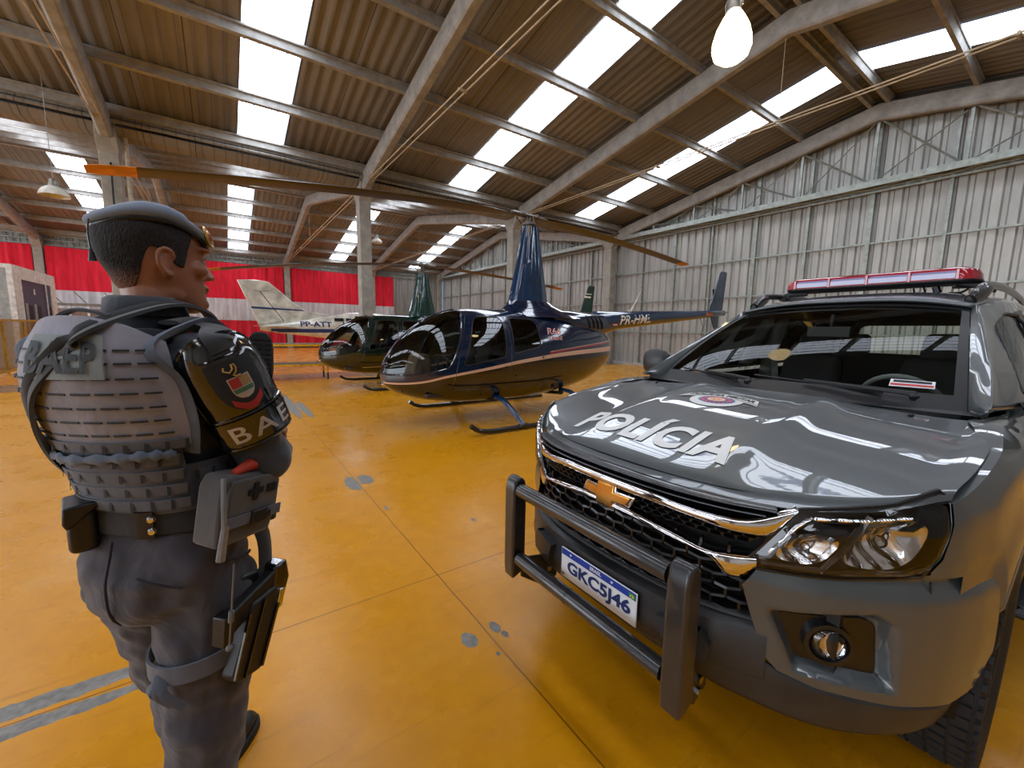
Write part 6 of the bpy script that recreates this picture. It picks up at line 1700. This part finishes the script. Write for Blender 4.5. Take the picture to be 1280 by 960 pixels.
# ---- vest: shell, back panel with webbing, side cummerbund, shoulder straps
VE = [(1.09,.012,.120,.150),(1.16,.006,.126,.152),(1.25,-.008,.138,.158),(1.34,-.022,.152,.165),(1.42,-.035,.158,.164),(1.48,-.042,.148,.152),(1.53,-.045,.130,.128),(1.56,-.05,.115,.11)]
def vp(a, z, out=0):
    cx, rx, ry = interp(VE, z); c_, s_ = math.cos(a), math.sin(a)
    return Vector((cx+(rx+out)*math.copysign(abs(c_)**.85, c_), (ry+out)*math.copysign(abs(s_)**.9, s_), z))
vest = bpy.data.objects.new('vest', None); COL.objects.link(vest); vest.parent = person; vest.empty_display_size = .05
def vpanel(a0, a1, z0f, z1f, out, th, name, mat, na=40, nz=20, parent=vest, puff=0):
    b = MB()
    def f(u, v, o): 
        a = lerp(R(a0), R(a1), u); z0 = z0f(u) if callable(z0f) else z0f; z1 = z1f(u) if callable(z1f) else z1f
        return vp(a, lerp(z0, z1, v), o+(puff*math.sin(PI*min(1,max(0,u)))*math.sin(PI*v) if o > 0 else 0))
    outer = [[f(i/na, j/nz, out+th) for j in range(nz+1)] for i in range(na+1)]; inner = [[f(i/na, j/nz, out) for j in range(nz+1)] for i in range(na+1)]
    rr = []
    for i in range(na+1): rr.append(outer[i]+list(reversed(inner[i])))
    b.rings(rr); return b.obj(name, mat, parent, smooth=50)
bk_top = lambda u: 1.535-.035*abs(2*u-1)**2; bk_bot = lambda u: 1.125+.0*u
vpanel(120, 240, 1.28, lambda u: 1.555-.05*abs(2*u-1)**2.2, .004, .026, 'back_panel', M_vest, puff=.010)
vpanel(128, 232, 1.115, 1.30, .006, .022, 'lower_back_panel', M_vest2, puff=.006)
vpanel(-50, 50, 1.12, lambda u: 1.46-.04*abs(2*u-1)**2, .004, .028, 'front_panel', M_vest)
for a0, a1 in ((232, 312), (48, 128)): vpanel(a0, a1, 1.105, 1.225, .006, .012, 'cummerbund', M_vest2)
# blue-grey lining edges beside the back panel, up over the shoulders
for sg in (1, -1):
    def ed(a): return R(180+sg*a)
    P = [vp(ed(56), 1.26, .012), vp(ed(60), 1.34, .016), vp(ed(58), 1.42, .014), vp(ed(46), 1.485, .018), Vector((-.05, -.115*sg, 1.535)), Vector((.02,-.110*sg,1.535)), Vector((.10,-.10*sg,1.47)), vp(R(-38*sg), 1.40, .02)]
    b = MB(); b.tube(smoothpts(P, 40), [.020]*40, 10, squash=(1.6,.38)); b.obj('vest_edge', M_pad, vest, smooth=60)
    P = [Vector((-.075,-.098*sg,1.545)), Vector((.01,-.100*sg,1.552)), Vector((.09,-.095*sg,1.49)), vp(R(-34*sg), 1.41, .036)]
    b = MB(); b.tube(smoothpts(P, 30), .020, 8, squash=(1.4,.3)); b.obj('shoulder_strap', M_strap, vest, smooth=60)
# webbing rows with stitched slots
def row(z, a0, a1, out, h, n, nm, mat, sl=True):
    b = MB(); b.rings([[vp(lerp(R(a0), R(a1), i/36), z-h/2, out), vp(lerp(R(a0), R(a1), i/36), z-h/2, out+.003), vp(lerp(R(a0), R(a1), i/36), z+h/2, out+.003), vp(lerp(R(a0), R(a1), i/36), z+h/2, out)] for i in range(37)])
    if sl:
        b.cur = 1
        for k in range(n+1):
            a = lerp(R(a0), R(a1), k/n); p = vp(a, z, out+.004); q = vp(a, z, out+.0048)
            nn = Vector((math.cos(a), math.sin(a), 0)); t = Vector((-nn.y, nn.x, 0)); b.rings([[p+t*s_*.0035+Vector((0,0,dz)) for s_, dz in ((-1,-h/2),(1,-h/2),(1,h/2),(-1,h/2))], [q+t*s_*.0035+Vector((0,0,dz)) for s_, dz in ((-1,-h/2),(1,-h/2),(1,h/2),(-1,h/2))]])
    return b.obj(nm, [mat, M_strap], vest, smooth=30)
def slots(z, a0, a1, out, n):
    b = MB()
    for k in range(n):
        a = lerp(R(a0), R(a1), (k+.12)/n); a2 = lerp(R(a0), R(a1), (k+.88)/n)
        rr = []
        for i in range(5):
            aa = lerp(a, a2, i/4); rr.append([vp(aa, z-.0022, out), vp(aa, z-.0022, out+.0025), vp(aa, z+.0022, out+.0025), vp(aa, z+.0022, out)])
        b.rings(rr)
    return b
for j, z in enumerate((1.312,1.342,1.372,1.402,1.432,1.462,1.488)):
    o_ = .030+.010*math.sin(PI*(z-1.28)/.25)*.9
    slots(z, 128, 232, o_, 9).obj('webbing_slot_row', M_strap, vest, smooth=0)
for z in (1.285,): row(z, 124, 236, .034, .022, 10, 'webbing', M_vest2)
for z in (1.14,1.176,1.212,1.248): row(z, 130, 230, .033, .024, 8, 'webbing', M_vest2)
for z in (1.13,1.165,1.20): 
    for a0, a1 in ((238,300),(60,122)): row(z, a0, a1, .018, .022, 5, 'side_webbing', M_vest2)
b = MB(); b.tube(smoothpts([vp(R(150), 1.262, .040), vp(R(170), 1.256, .044), vp(R(195), 1.262, .043), vp(R(215), 1.266, .046), vp(R(228), 1.262, .040)], 30), [.008+.003*math.sin(i*1.7) for i in range(30)], 8, squash=(.6,1.2)); b.obj('vest_hem', M_pad, vest, smooth=60)
b = MB(); b.tube([Vector((-.165-.012*math.sin(PI*i/12), lerp(.05,-.06,i/12), 1.555+.012*math.sin(PI*i/12))) for i in range(13)], .008, 8, squash=(1.2,.5)); b.obj('drag_handle', M_strap, vest)
# name patch
def pq(u, v, o): return vp(R(lerp(166, 206, u)+0), lerp(1.432, 1.518, v), o+.010*math.sin(PI*(lerp(1.405,1.492,v)-1.28)/.25))
b = MB(); b.rings([[pq(i/16, j, o) for j, o in ((0,.031),(0,.036),(.5,.0375),(1,.036),(1,.031))] for i in range(17)]); pt = b.obj('back_patch', M_patch, vest, smooth=40)
tx = text_mb('BAEP', 1, 0, 0, .03, 'CENTER', 1, 1.05); w0 = min(v.x for v in tx.v); w1 = max(v.x for v in tx.v); h0 = min(v.y for v in tx.v); h1v = max(v.y for v in tx.v)
tx.xf(lambda v: pq(.06+.88*(v.x-w0)/(w1-w0), .14+.72*(v.y-h0)/(h1v-h0), .0395)).obj('patch_lettering', M_patchink, pt, smooth=0)
# ---- rifle sling: from the right side of the neck down across the back to the left
P = [Vector((.10,-.08,1.50)), Vector((.03,-.095,1.572)), Vector((-.06,-.080,1.585)), vp(R(200),1.535,.036), vp(R(186),1.49,.042), vp(R(171),1.42,.045), vp(R(158),1.35,.044), vp(R(148),1.28,.040), vp(R(134),1.22,.028), vp(R(112),1.17,.02)]
b = MB(); PP = smoothpts(P, 60)
rr = []
for i, p in enumerate(PP):
    t = (PP[min(i+1,59)]-PP[max(i-1,0)]).normalized(); nrm = Vector((p.x+.03, p.y, .35 if p.z > 1.5 else 0)).normalized(); sd = t.cross(nrm).normalized()
    rr.append([p+sd*.021*s_+nrm*o for s_, o in ((-1,0),(-.8,.006),(-.15,.004),(0,.001),(.15,.004),(.8,.006),(1,0),(0,-.004))])
b.rings(rr); b.obj('rifle_sling', M_strap, vest, smooth=50)
# ---- brassard on the right upper arm: glossy black with crest and letters
br = bpy.data.objects.new('brassard', None); COL.objects.link(br); br.parent = person; br.empty_display_size = .05
AX_ = (RE-RS).normalized(); S0 = RS+Vector((-.004,-.004,.03))
ref = Vector((-.60,-.80,.0)); ref = (ref-AX_*ref.dot(AX_)).normalized(); ref2 = AX_.cross(ref).normalized()
def ap_(a, t, out=0):
    """point on the sleeve: a angle (deg) round the arm (0 faces the camera side), t metres below the shoulder"""
    r_ = interp([(-.05,.042),(-.02,.062),(.02,.073),(.08,.075),(.14,.072),(.20,.068),(.26,.062)], t)+out
    return S0+AX_*t+(ref*math.cos(R(a))+ref2*math.sin(R(a)))*r_
def apan(a0, a1, t0f, t1f, out, th, name, mat, parent, na=30, nt=20, **kw):
    b = MB(); rr = []
    for i in range(na+1):
        u = i/na; a = lerp(a0, a1, u); t0 = t0f(u) if callable(t0f) else t0f; t1 = t1f(u) if callable(t1f) else t1f
        rr.append([ap_(a, lerp(t0, t1, j/nt), out+th) for j in range(nt+1)]+[ap_(a, lerp(t1, t0, j/nt), out) for j in range(nt+1)])
    b.rings(rr); return b.obj(name, mat, parent, smooth=50, **kw)
apan(-72, 72, lambda u: -.035+.040*abs(2*u-1)**3, lambda u: .175+.0*u, .004, .008, 'brassard_shield', M_patent, br)
apan(-80, 80, .155, .220, .010, .009, 'brassard_band', M_patent, br)
apan(100, 260, .165, .215, .004, .006, 'brassard_strap', M_leath, br)
b = MB(); b.tube([ap_(lerp(-30,30,i/16), .012+.0*i, .0155) for i in range(17)], .002, 4)
for sg in (-1, 1): b.tube([ap_(sg*lerp(70,72,i/10), lerp(.01,.16,i/10), .010) for i in range(11)], .005, 6)
for t in (.150,.226): b.tube([ap_(lerp(-80,80,i/24), t, .014) for i in range(25)], .004, 6)
b.tube([ap_(lerp(-70,70,i/24), -.035+.040*abs(2*i/24-1)**3, .010) for i in range(25)], .005, 6); b.obj('brassard_piping', M_patent, br)
b = MB(); b.rings([[ap_(lerp(-38,-8,i/8), t, .016) for t in ()] for i in ()]) if False else None
# strap from the vest holding the brassard
b = MB(); q0 = Vector((-.02,-.125,1.545)); b.tube(smoothpts([q0, Vector((-.03,-.175,1.535)), ap_(-8,-.030,.022), ap_(-6,.0,.020)], 14), .022, 8, squash=(1.4,.22)); b.obj('brassard_tab', M_strap, br, smooth=60)
# inset black shield and its embroidered crest
def sh_(u, v, o):
    """u -1..1 across, v 0 top ..1 bottom"""
    return ap_(-u*34-4, lerp(.022, .142, v), .0125+o)
def shield_w(v): return 1.0 if v < .45 else math.sqrt(max(0, 1-((v-.45)/.55)**2))*.98+.02
M_navyk = plain('black_twill_shield', (22,24,28), .8)
def sgrid(fn, nm, mat, par, nu=16, nv=16):
    b = MB(); b.grid(fn, nu, nv); return b.obj(nm, mat, par, smooth=0, fixn=False)
crest = sgrid(lambda u, v: sh_((2*u-1)*shield_w(v), v, .001), 'crest_patch', M_navyk, br, 20, 20)
def sw2(v): return 1.0 if v < .5 else math.sqrt(max(0, 1-((v-.5)/.5)**2))
def cp(u, v, o=.0): return sh_(u*.40+.02, .34+.40*v, o)
sgrid(lambda u, v: cp((2*u-1)*1.12*sw2(v), -.04+v*1.10, .0018), 'crest_border', M_thread, crest)
sgrid(lambda u, v: cp(-1+u*.98, .0+v*.48, .0026), 'crest_quarter', M_red, crest, 6, 6)
sgrid(lambda u, v: cp(.04+u*.94, .0+v*.48, .0026), 'crest_quarter', plain('tan_embroidery', (150,120,80), .6), crest, 6, 6)
sgrid(lambda u, v: cp((2*u-1)*sw2(.5+.22*v), .52+v*.22, .0026), 'crest_band', plain('green_embroidery', (60,100,70), .6), crest, 10, 6)
b = MB()
for k in range(8):
    b.grid(lambda u, v, k=k: cp(-.55+.28*(k % 4)+(.14 if k > 3 else 0)+.13*u, .78+.09*(k > 3)+.07*v, .003), 1, 1)
b.obj('crest_chequer', M_thread, crest, smooth=0, fixn=False)
b = MB(); b.tube([sh_(x, y, .003) for x, y in ((-.30,.10),(-.36,.16),(-.18,.22),(-.02,.17),(.0,.09),(.10,.10),(.12,.17),(.04,.24),(-.10,.28),(.02,.32),(.16,.31))], .0022, 5); b.obj('crest_animal', plain('gold_thread', (170,140,80), .5, .3), crest)
b = MB(); rr = [[sh_(-.62+1.24*i/16, .70+.16*math.sin(PI*i/16)+d, .0032) for d in (0,.14)] for i in range(17)]; b.rings(rr, close=False); b.obj('crest_scroll', M_red, crest, smooth=0, fixn=False)
# letters
tx = text_mb('BAEP', 1, 0, 0, .012, 'LEFT', 1, 1.25); w0 = min(v.x for v in tx.v); w1 = max(v.x for v in tx.v); h0 = min(v.y for v in tx.v); h1v = max(v.y for v in tx.v)
tx.xf(lambda v: ap_(lerp(42, -86, (v.x-w0)/(w1-w0)), lerp(.209, .168, (v.y-h0)/(h1v-h0)), .0205)).obj('brassard_lettering', M_thread, br, smooth=0)
# flip check: letters must read from outside (handled by the sign of ref2)
# ---- medical pouch on the right hip
po = bpy.data.objects.new('medical_pouch', None); COL.objects.link(po); po.parent = person; po.location = (-.045,-.208,1.115); po.rotation_euler = (R(6), R(8), R(-8)); po.scale = (.93,.93,.93); po.empty_display_size = .05
b = MB(); b.prism([(-.085,-.088),(.075,-.085),(.085,-.04),(.085,.06),(.07,.085),(-.075,.088),(-.088,.06)], -.045, .035); b.obj('pouch_body', M_olive, po, bevel=.012, bseg=3)
b = MB(); b.prism([(-.078,-.01),(.074,-.01),(.074,.06),(.06,.08),(-.066,.08),(-.078,.055)], -.056, -.044); b.obj('pouch_flap', M_olive, po, bevel=.004)
b = MB(); b.box((0,-.058,-.022), (.172,.004,.028)); b.obj('pouch_strap', M_vest2, po, bevel=.001)
b = MB(); b.box((.012,-.063,-.022), (.05,.010,.036)); b.box((.035,-.066,-.022), (.02,.006,.02)); b.obj('buckle', M_gun, po, bevel=.003)
b = MB(); b.box((-.005,-.0585,.045), (.045,.003,.015)); b.box((-.005,-.0585,.045), (.015,.0031,.045)); b.obj('cross_mark', M_blk, po)
b = MB(); b.box((.045,-.0585,.045), (.03,.003,.02)); b.obj('pouch_label', M_blk, po)
b = MB(); b.tube([(-.04,-.02,.09),(.0,-.022,.105),(.045,-.02,.098)], [.010,.016,.010], 10); b.obj('tourniquet', plain('orange_red_tab', (180,52,26), .6), po)
b = MB(); b.tube(smoothpts([(-.088,-.04,.09),(-.092,-.055,.03),(-.088,-.062,-.03),(-.086,-.062,-.10)], 12), .006, 8); b.tube([(-.086,-.062,-.02),(-.086,-.062,-.105)], [.008,.010], 8); b.obj('pen_light', plain('grey_pen_metal', (120,122,124), .4, .3), po)
# small pouch at the back left of the belt
bp = bpy.data.objects.new('belt_pouch', None); COL.objects.link(bp); bp.parent = person; bp.location = (-.125,.075,1.095); bp.rotation_euler = (0,0,R(-38)); bp.empty_display_size = .05
b = MB(); b.box((-.022,0,-.01), (.05,.085,.10)); b.obj('pouch_body', M_leath, bp, bevel=.014, bseg=3)
b = MB(); b.prism([(-.052,.015),(-.050,.052),(.01,.056),(.01,.045),(-.046,.0)], -.048, .048); b.obj('pouch_flap', M_leath, bp, bevel=.005)
# ---- drop-leg holster with pistol
ho = bpy.data.objects.new('holster', None); COL.objects.link(ho); ho.parent = person; ho.location = (-.015,-.195,.775); ho.rotation_euler = (R(4), R(15), R(-4)); ho.empty_display_size = .05
b = MB(); b.prism([(-.045,.07),(.035,.09),(.055,.03),(.03,-.12),(-.045,-.12),(-.065,-.10)], -.038, .004); b.obj('holster_shell', M_gun, ho, bevel=.008, bseg=3)
b = MB(); b.tube([(-.055,-.04,.05),(-.062,-.04,-.10)], .005, 6); b.tube([(-.01,-.041,.07),(-.03,-.041,-.11)], .004, 6); b.tube([(.045,-.04,.04),(.026,-.04,-.11)], .005, 6); b.obj('holster_rib', M_patent, ho)
b = MB(); b.prism([(.02,.14),(.06,.15),(.085,.10),(.075,.02),(.045,.0),(.03,.06)], -.034, .014); b.obj('holster_hood', M_patent, ho, bevel=.008, bseg=3)
b = MB(); b.box((.055,-.036,.05), (.02,.008,.05)); b.obj('thumb_release', M_chrome, ho, bevel=.002)
b = MB(); b.box((.0,.012,.03), (.10,.014,.20)); b.obj('leg_plate', M_gun, ho, bevel=.008)
pg = MB(); pg.prism([(.03,.13),(.035,.085),(-.02,.050),(-.095,.005),(-.118,.022),(-.112,.060),(-.04,.098)], -.030, -.002); pg = pg.obj('pistol_grip', M_gun, ho, bevel=.006, bseg=3)
b = MB(); b.prism([(-.112,-.010),(-.086,-.004),(-.098,.070),(-.126,.062)], -.034, .002); b.obj('magazine_base', M_blk, pg, bevel=.003)
for za, nm in ((.155,'drop_strap'),):
    b = MB(); b.tube(smoothpts([(.035,-.172,1.07),(.06,-.190,.98),(.05,-.200,.90),(.03,-.205,.83)], 12), .024, 8, squash=(.25,1.1)); b.obj(nm, M_strap, person, smooth=60)
# thigh straps
def thigh(z, r_, nm):
    c = RH.lerp(RK, (RH.z-z)/(RH.z-RK.z)); b = MB()
    b.rings([[(c.x+(r_+g)*math.cos(a), c.y+(r_+g)*math.sin(a), z+dz+.012*math.cos(a+1)) for g, dz in ((0,-.022),(.006,-.022),(.006,.022),(0,.022))] for a in [2*PI*i/48 for i in range(48)]], cyc=True); return b.obj(nm, M_vest2, person, smooth=40), c
ts, tc = thigh(.735, .113, 'thigh_strap'); 
b = MB(); 
for k in range(3): b.tube(smoothpts([(tc.x-.105-.006*k, tc.y+.02, .74-.01*k), (tc.x-.135, tc.y+.01+.02*(k-1), .70), (tc.x-.115, tc.y-.01+.03*(k-1), .655)], 8), .006, 6, squash=(1.6,.3))
b.obj('strap_tail', M_vest2, ts, smooth=60)
# coiled lanyard from the pouch to the pistol
b = MB(); l0 = Vector((-.130,-.262,1.01)); l1 = Vector((-.130,-.235,.80)); b.tube([l0, l0.lerp(l1,.5), l1], .0022, 6); b.tube([l0.lerp(l1,.55), l0.lerp(l1,.68)], .006, 8); b.ball(l1, .008, 10, 6); b.obj('pistol_lanyard', plain('grey_lanyard', (92,94,96), .5), person)
# ---- boots
def boot(A, nm='boot', yaw=0):
    M = Matrix.Translation((A.x, A.y, 0)) @ Matrix.Rotation(yaw, 4, 'Z'); bt_ = bpy.data.objects.new(nm, None); COL.objects.link(bt_); bt_.parent = person; bt_.empty_display_size = .05
    b = MB(); rr = []
    for x, hw, zt in ((-.085,.022,.10),(-.08,.036,.13),(-.05,.042,.15),(0,.044,.145),(.05,.044,.115),(.10,.048,.088),(.15,.050,.072),(.19,.044,.060),(.215,.026,.045)):
        rr.append([M @ Vector((x, hw*c_*(1.0 if s_ < 0 else .92), .022+(zt-.022)*max(0, s_) if s_ > 0 else .022)) for c_, s_ in [(math.cos(2*PI*i/20), math.sin(2*PI*i/20)) for i in range(20)]])
    b.rings(rr); limb(b, [M @ Vector((-.03,0,.09)), M @ Vector((-.03,0,.16)), M @ Vector((-.028,0,.24))], [.046,.048,.052]); o = b.obj('boot_upper', M_boot, bt_, smooth=50); remesh(o, .005, 3)
    b = MB(); P = [(-.092,.0),(-.085,.03),(-.04,.045),(.03,.043),(.09,.051),(.15,.054),(.20,.042),(.225,.0)]; out = smoothpts([(x, y, 0) for x, y in P], 20); ring = [Vector((p.x, p.y, 0)) for p in out]+[Vector((p.x, -p.y, 0)) for p in reversed(out[1:-1])]
    b.rings([[M @ (p+Vector((0,0,z))) for p in ring] for z in (0.0,.012,.030)]); b.obj('sole', M_rubber, bt_, smooth=30)
    b = MB()
    for k in range(6): x = .10-.022*k; z = .088+.013*k; b.tube([M @ Vector((x,-.022,z-.004)), M @ Vector((x,0,z+.004)), M @ Vector((x,.022,z-.004))], .0028, 5)
    b.obj('boot_lace', M_blk, bt_)
boot(RA, yaw=R(-8)); boot(LA, yaw=R(8))

# ---- rifle carried upright in front of the chest (its own thing)
rf = root('rifle', 'black rifle slung muzzle-down in front of the person, ribbed butt pad up', 'rifle', (PX, PY, 0), PT)
O = Vector((.145,-.165,1.46)); Dn = Vector((.14,.34,-1)).normalized()   # from butt towards the muzzle
N_ = Vector((-.75,-.62,.05)); N_ = (N_-Dn*N_.dot(Dn)).normalized(); T_ = Dn.cross(N_).normalized()
def rpt(d, n_, t): return O+Dn*d+N_*n_+T_*t
Pd = Vector((-.70,-.68,.20)).normalized()
up_ = Vector((.10,.0,1)); up_ = (up_-Pd*up_.dot(Pd)).normalized(); sdv = Pd.cross(up_).normalized()
def padp(u, v, o): return Vector((.118,-.170,1.452))+sdv*u+up_*v+Pd*o
def padring(w, h, o, n=36): return [padp(w*math.copysign(abs(math.cos(a))**.7, math.cos(a)), h*math.copysign(abs(math.sin(a))**.6, math.sin(a)), o) for a in [2*PI*i/n for i in range(n)]]
b = MB(); b.rings([padring(.030,.073,-.028), padring(.031,.075,-.012), padring(.031,.075,.004), padring(.026,.070,.009)]); bpad = b.obj('butt_pad', M_rubber, rf, smooth=40)
b = MB()
for k in range(9):
    v = -.052+.013*k
    if k in (3, 6): b.disc_lathe([(.007,-.001),(.007,.0022),(.0,.0022)], padp(0, v+.006, .009), Pd, 14)
    for u0, u1 in ((-.024,-.009),(.009,.024)):
        b.rings([[padp(u, v-.0022, .0085), padp(u, v-.0022, .0108), padp(u, v+.0022, .0108), padp(u, v+.0022, .0085)] for u in (u0, u1)])
    if k not in (3, 6): b.rings([[padp(u, v-.0018, .0085), padp(u, v-.0018, .0105), padp(u, v+.0018, .0105), padp(u, v+.0018, .0085)] for u in (-.006,.006)])
b.obj('pad_grooves', plain('pad_groove_black', (6,6,7), .8), bpad, smooth=0)
b = MB(); b.rings([padring(.024,.060,-.028), [p+Vector((.02,.012,-.03)) for p in padring(.022,.050,-.06)], [p+Vector((.035,.02,-.10)) for p in padring(.020,.032,-.085)]]); b.obj('stock', M_gun, rf, bevel=.004)
def rbox(d0, d1, n0, n1, t, nm, mat, bev=.004):
    b = MB(); b.rings([[rpt(d, n0, -t), rpt(d, n1, -t), rpt(d, n1, t), rpt(d, n0, t)] for d in (d0, d1)]); return b.obj(nm, mat, rf, bevel=bev)
rbox(.08,.20,-.035,-.005,.016, 'buffer_tube', M_gun); rbox(.18,.40,-.055,.012,.020, 'receiver', M_gun); rbox(.40,.62,-.045,.0,.022, 'handguard', M_gun)
rbox(.26,.31,-.16,-.055,.014, 'magazine', M_gun); rbox(.20,.235,-.14,-.05,.015, 'grip', M_gun)
b = MB(); b.cyl(rpt(.62,-.022,0), rpt(.80,-.022,0), .010, seg=12); b.cyl(rpt(.80,-.022,0), rpt(.85,-.022,0), .014, seg=12); b.obj('barrel', M_gun, rf)
for k in range(8): 
    pass
b = MB()
for k in range(10): 
    d = .22+.038*k; b.rings([[rpt(d, .012, -.011), rpt(d, .020, -.011), rpt(d, .020, .011), rpt(d, .012, .011)], [rpt(d+.02, .012, -.011), rpt(d+.02, .020, -.011), rpt(d+.02, .020, .011), rpt(d+.02, .012, .011)]])
b.obj('top_rail', M_gun, rf)
rbox(.23,.33,.020,.060,.018, 'optic_sight', M_gun, .008)
b = MB(); b.tube(smoothpts([rpt(.06,-.02,.02), rpt(.02,.0,.03), Vector((.11,-.13,1.47)), Vector((.10,-.08,1.50))], 10), .013, 6, squash=(1.2,.25)); b.obj('sling_end', M_strap, rf, smooth=60)

# black pouch with a radio on the front right of the belt
rp_ = bpy.data.objects.new('radio_pouch', None); COL.objects.link(rp_); rp_.parent = person; rp_.location = (.135,-.135,1.05); rp_.rotation_euler = (0, 0, R(-35)); rp_.empty_display_size = .05
b = MB(); b.box((0,0,0), (.055,.07,.13)); b.obj('pouch_body', M_gun, rp_, bevel=.010, bseg=3)
b = MB(); b.cyl((.0,.015,.06), (.0,.015,.10), .010, seg=12); b.cyl((.0,-.018,.06), (.0,-.018,.085), .009, seg=12); b.obj('radio_knob', M_blk, rp_)
b = MB(); b.box((.0,-.042,-.03), (.03,.02,.05)); b.box((.0,-.042,.03), (.03,.016,.02)); b.obj('radio_clip', M_blk, rp_, bevel=.003)
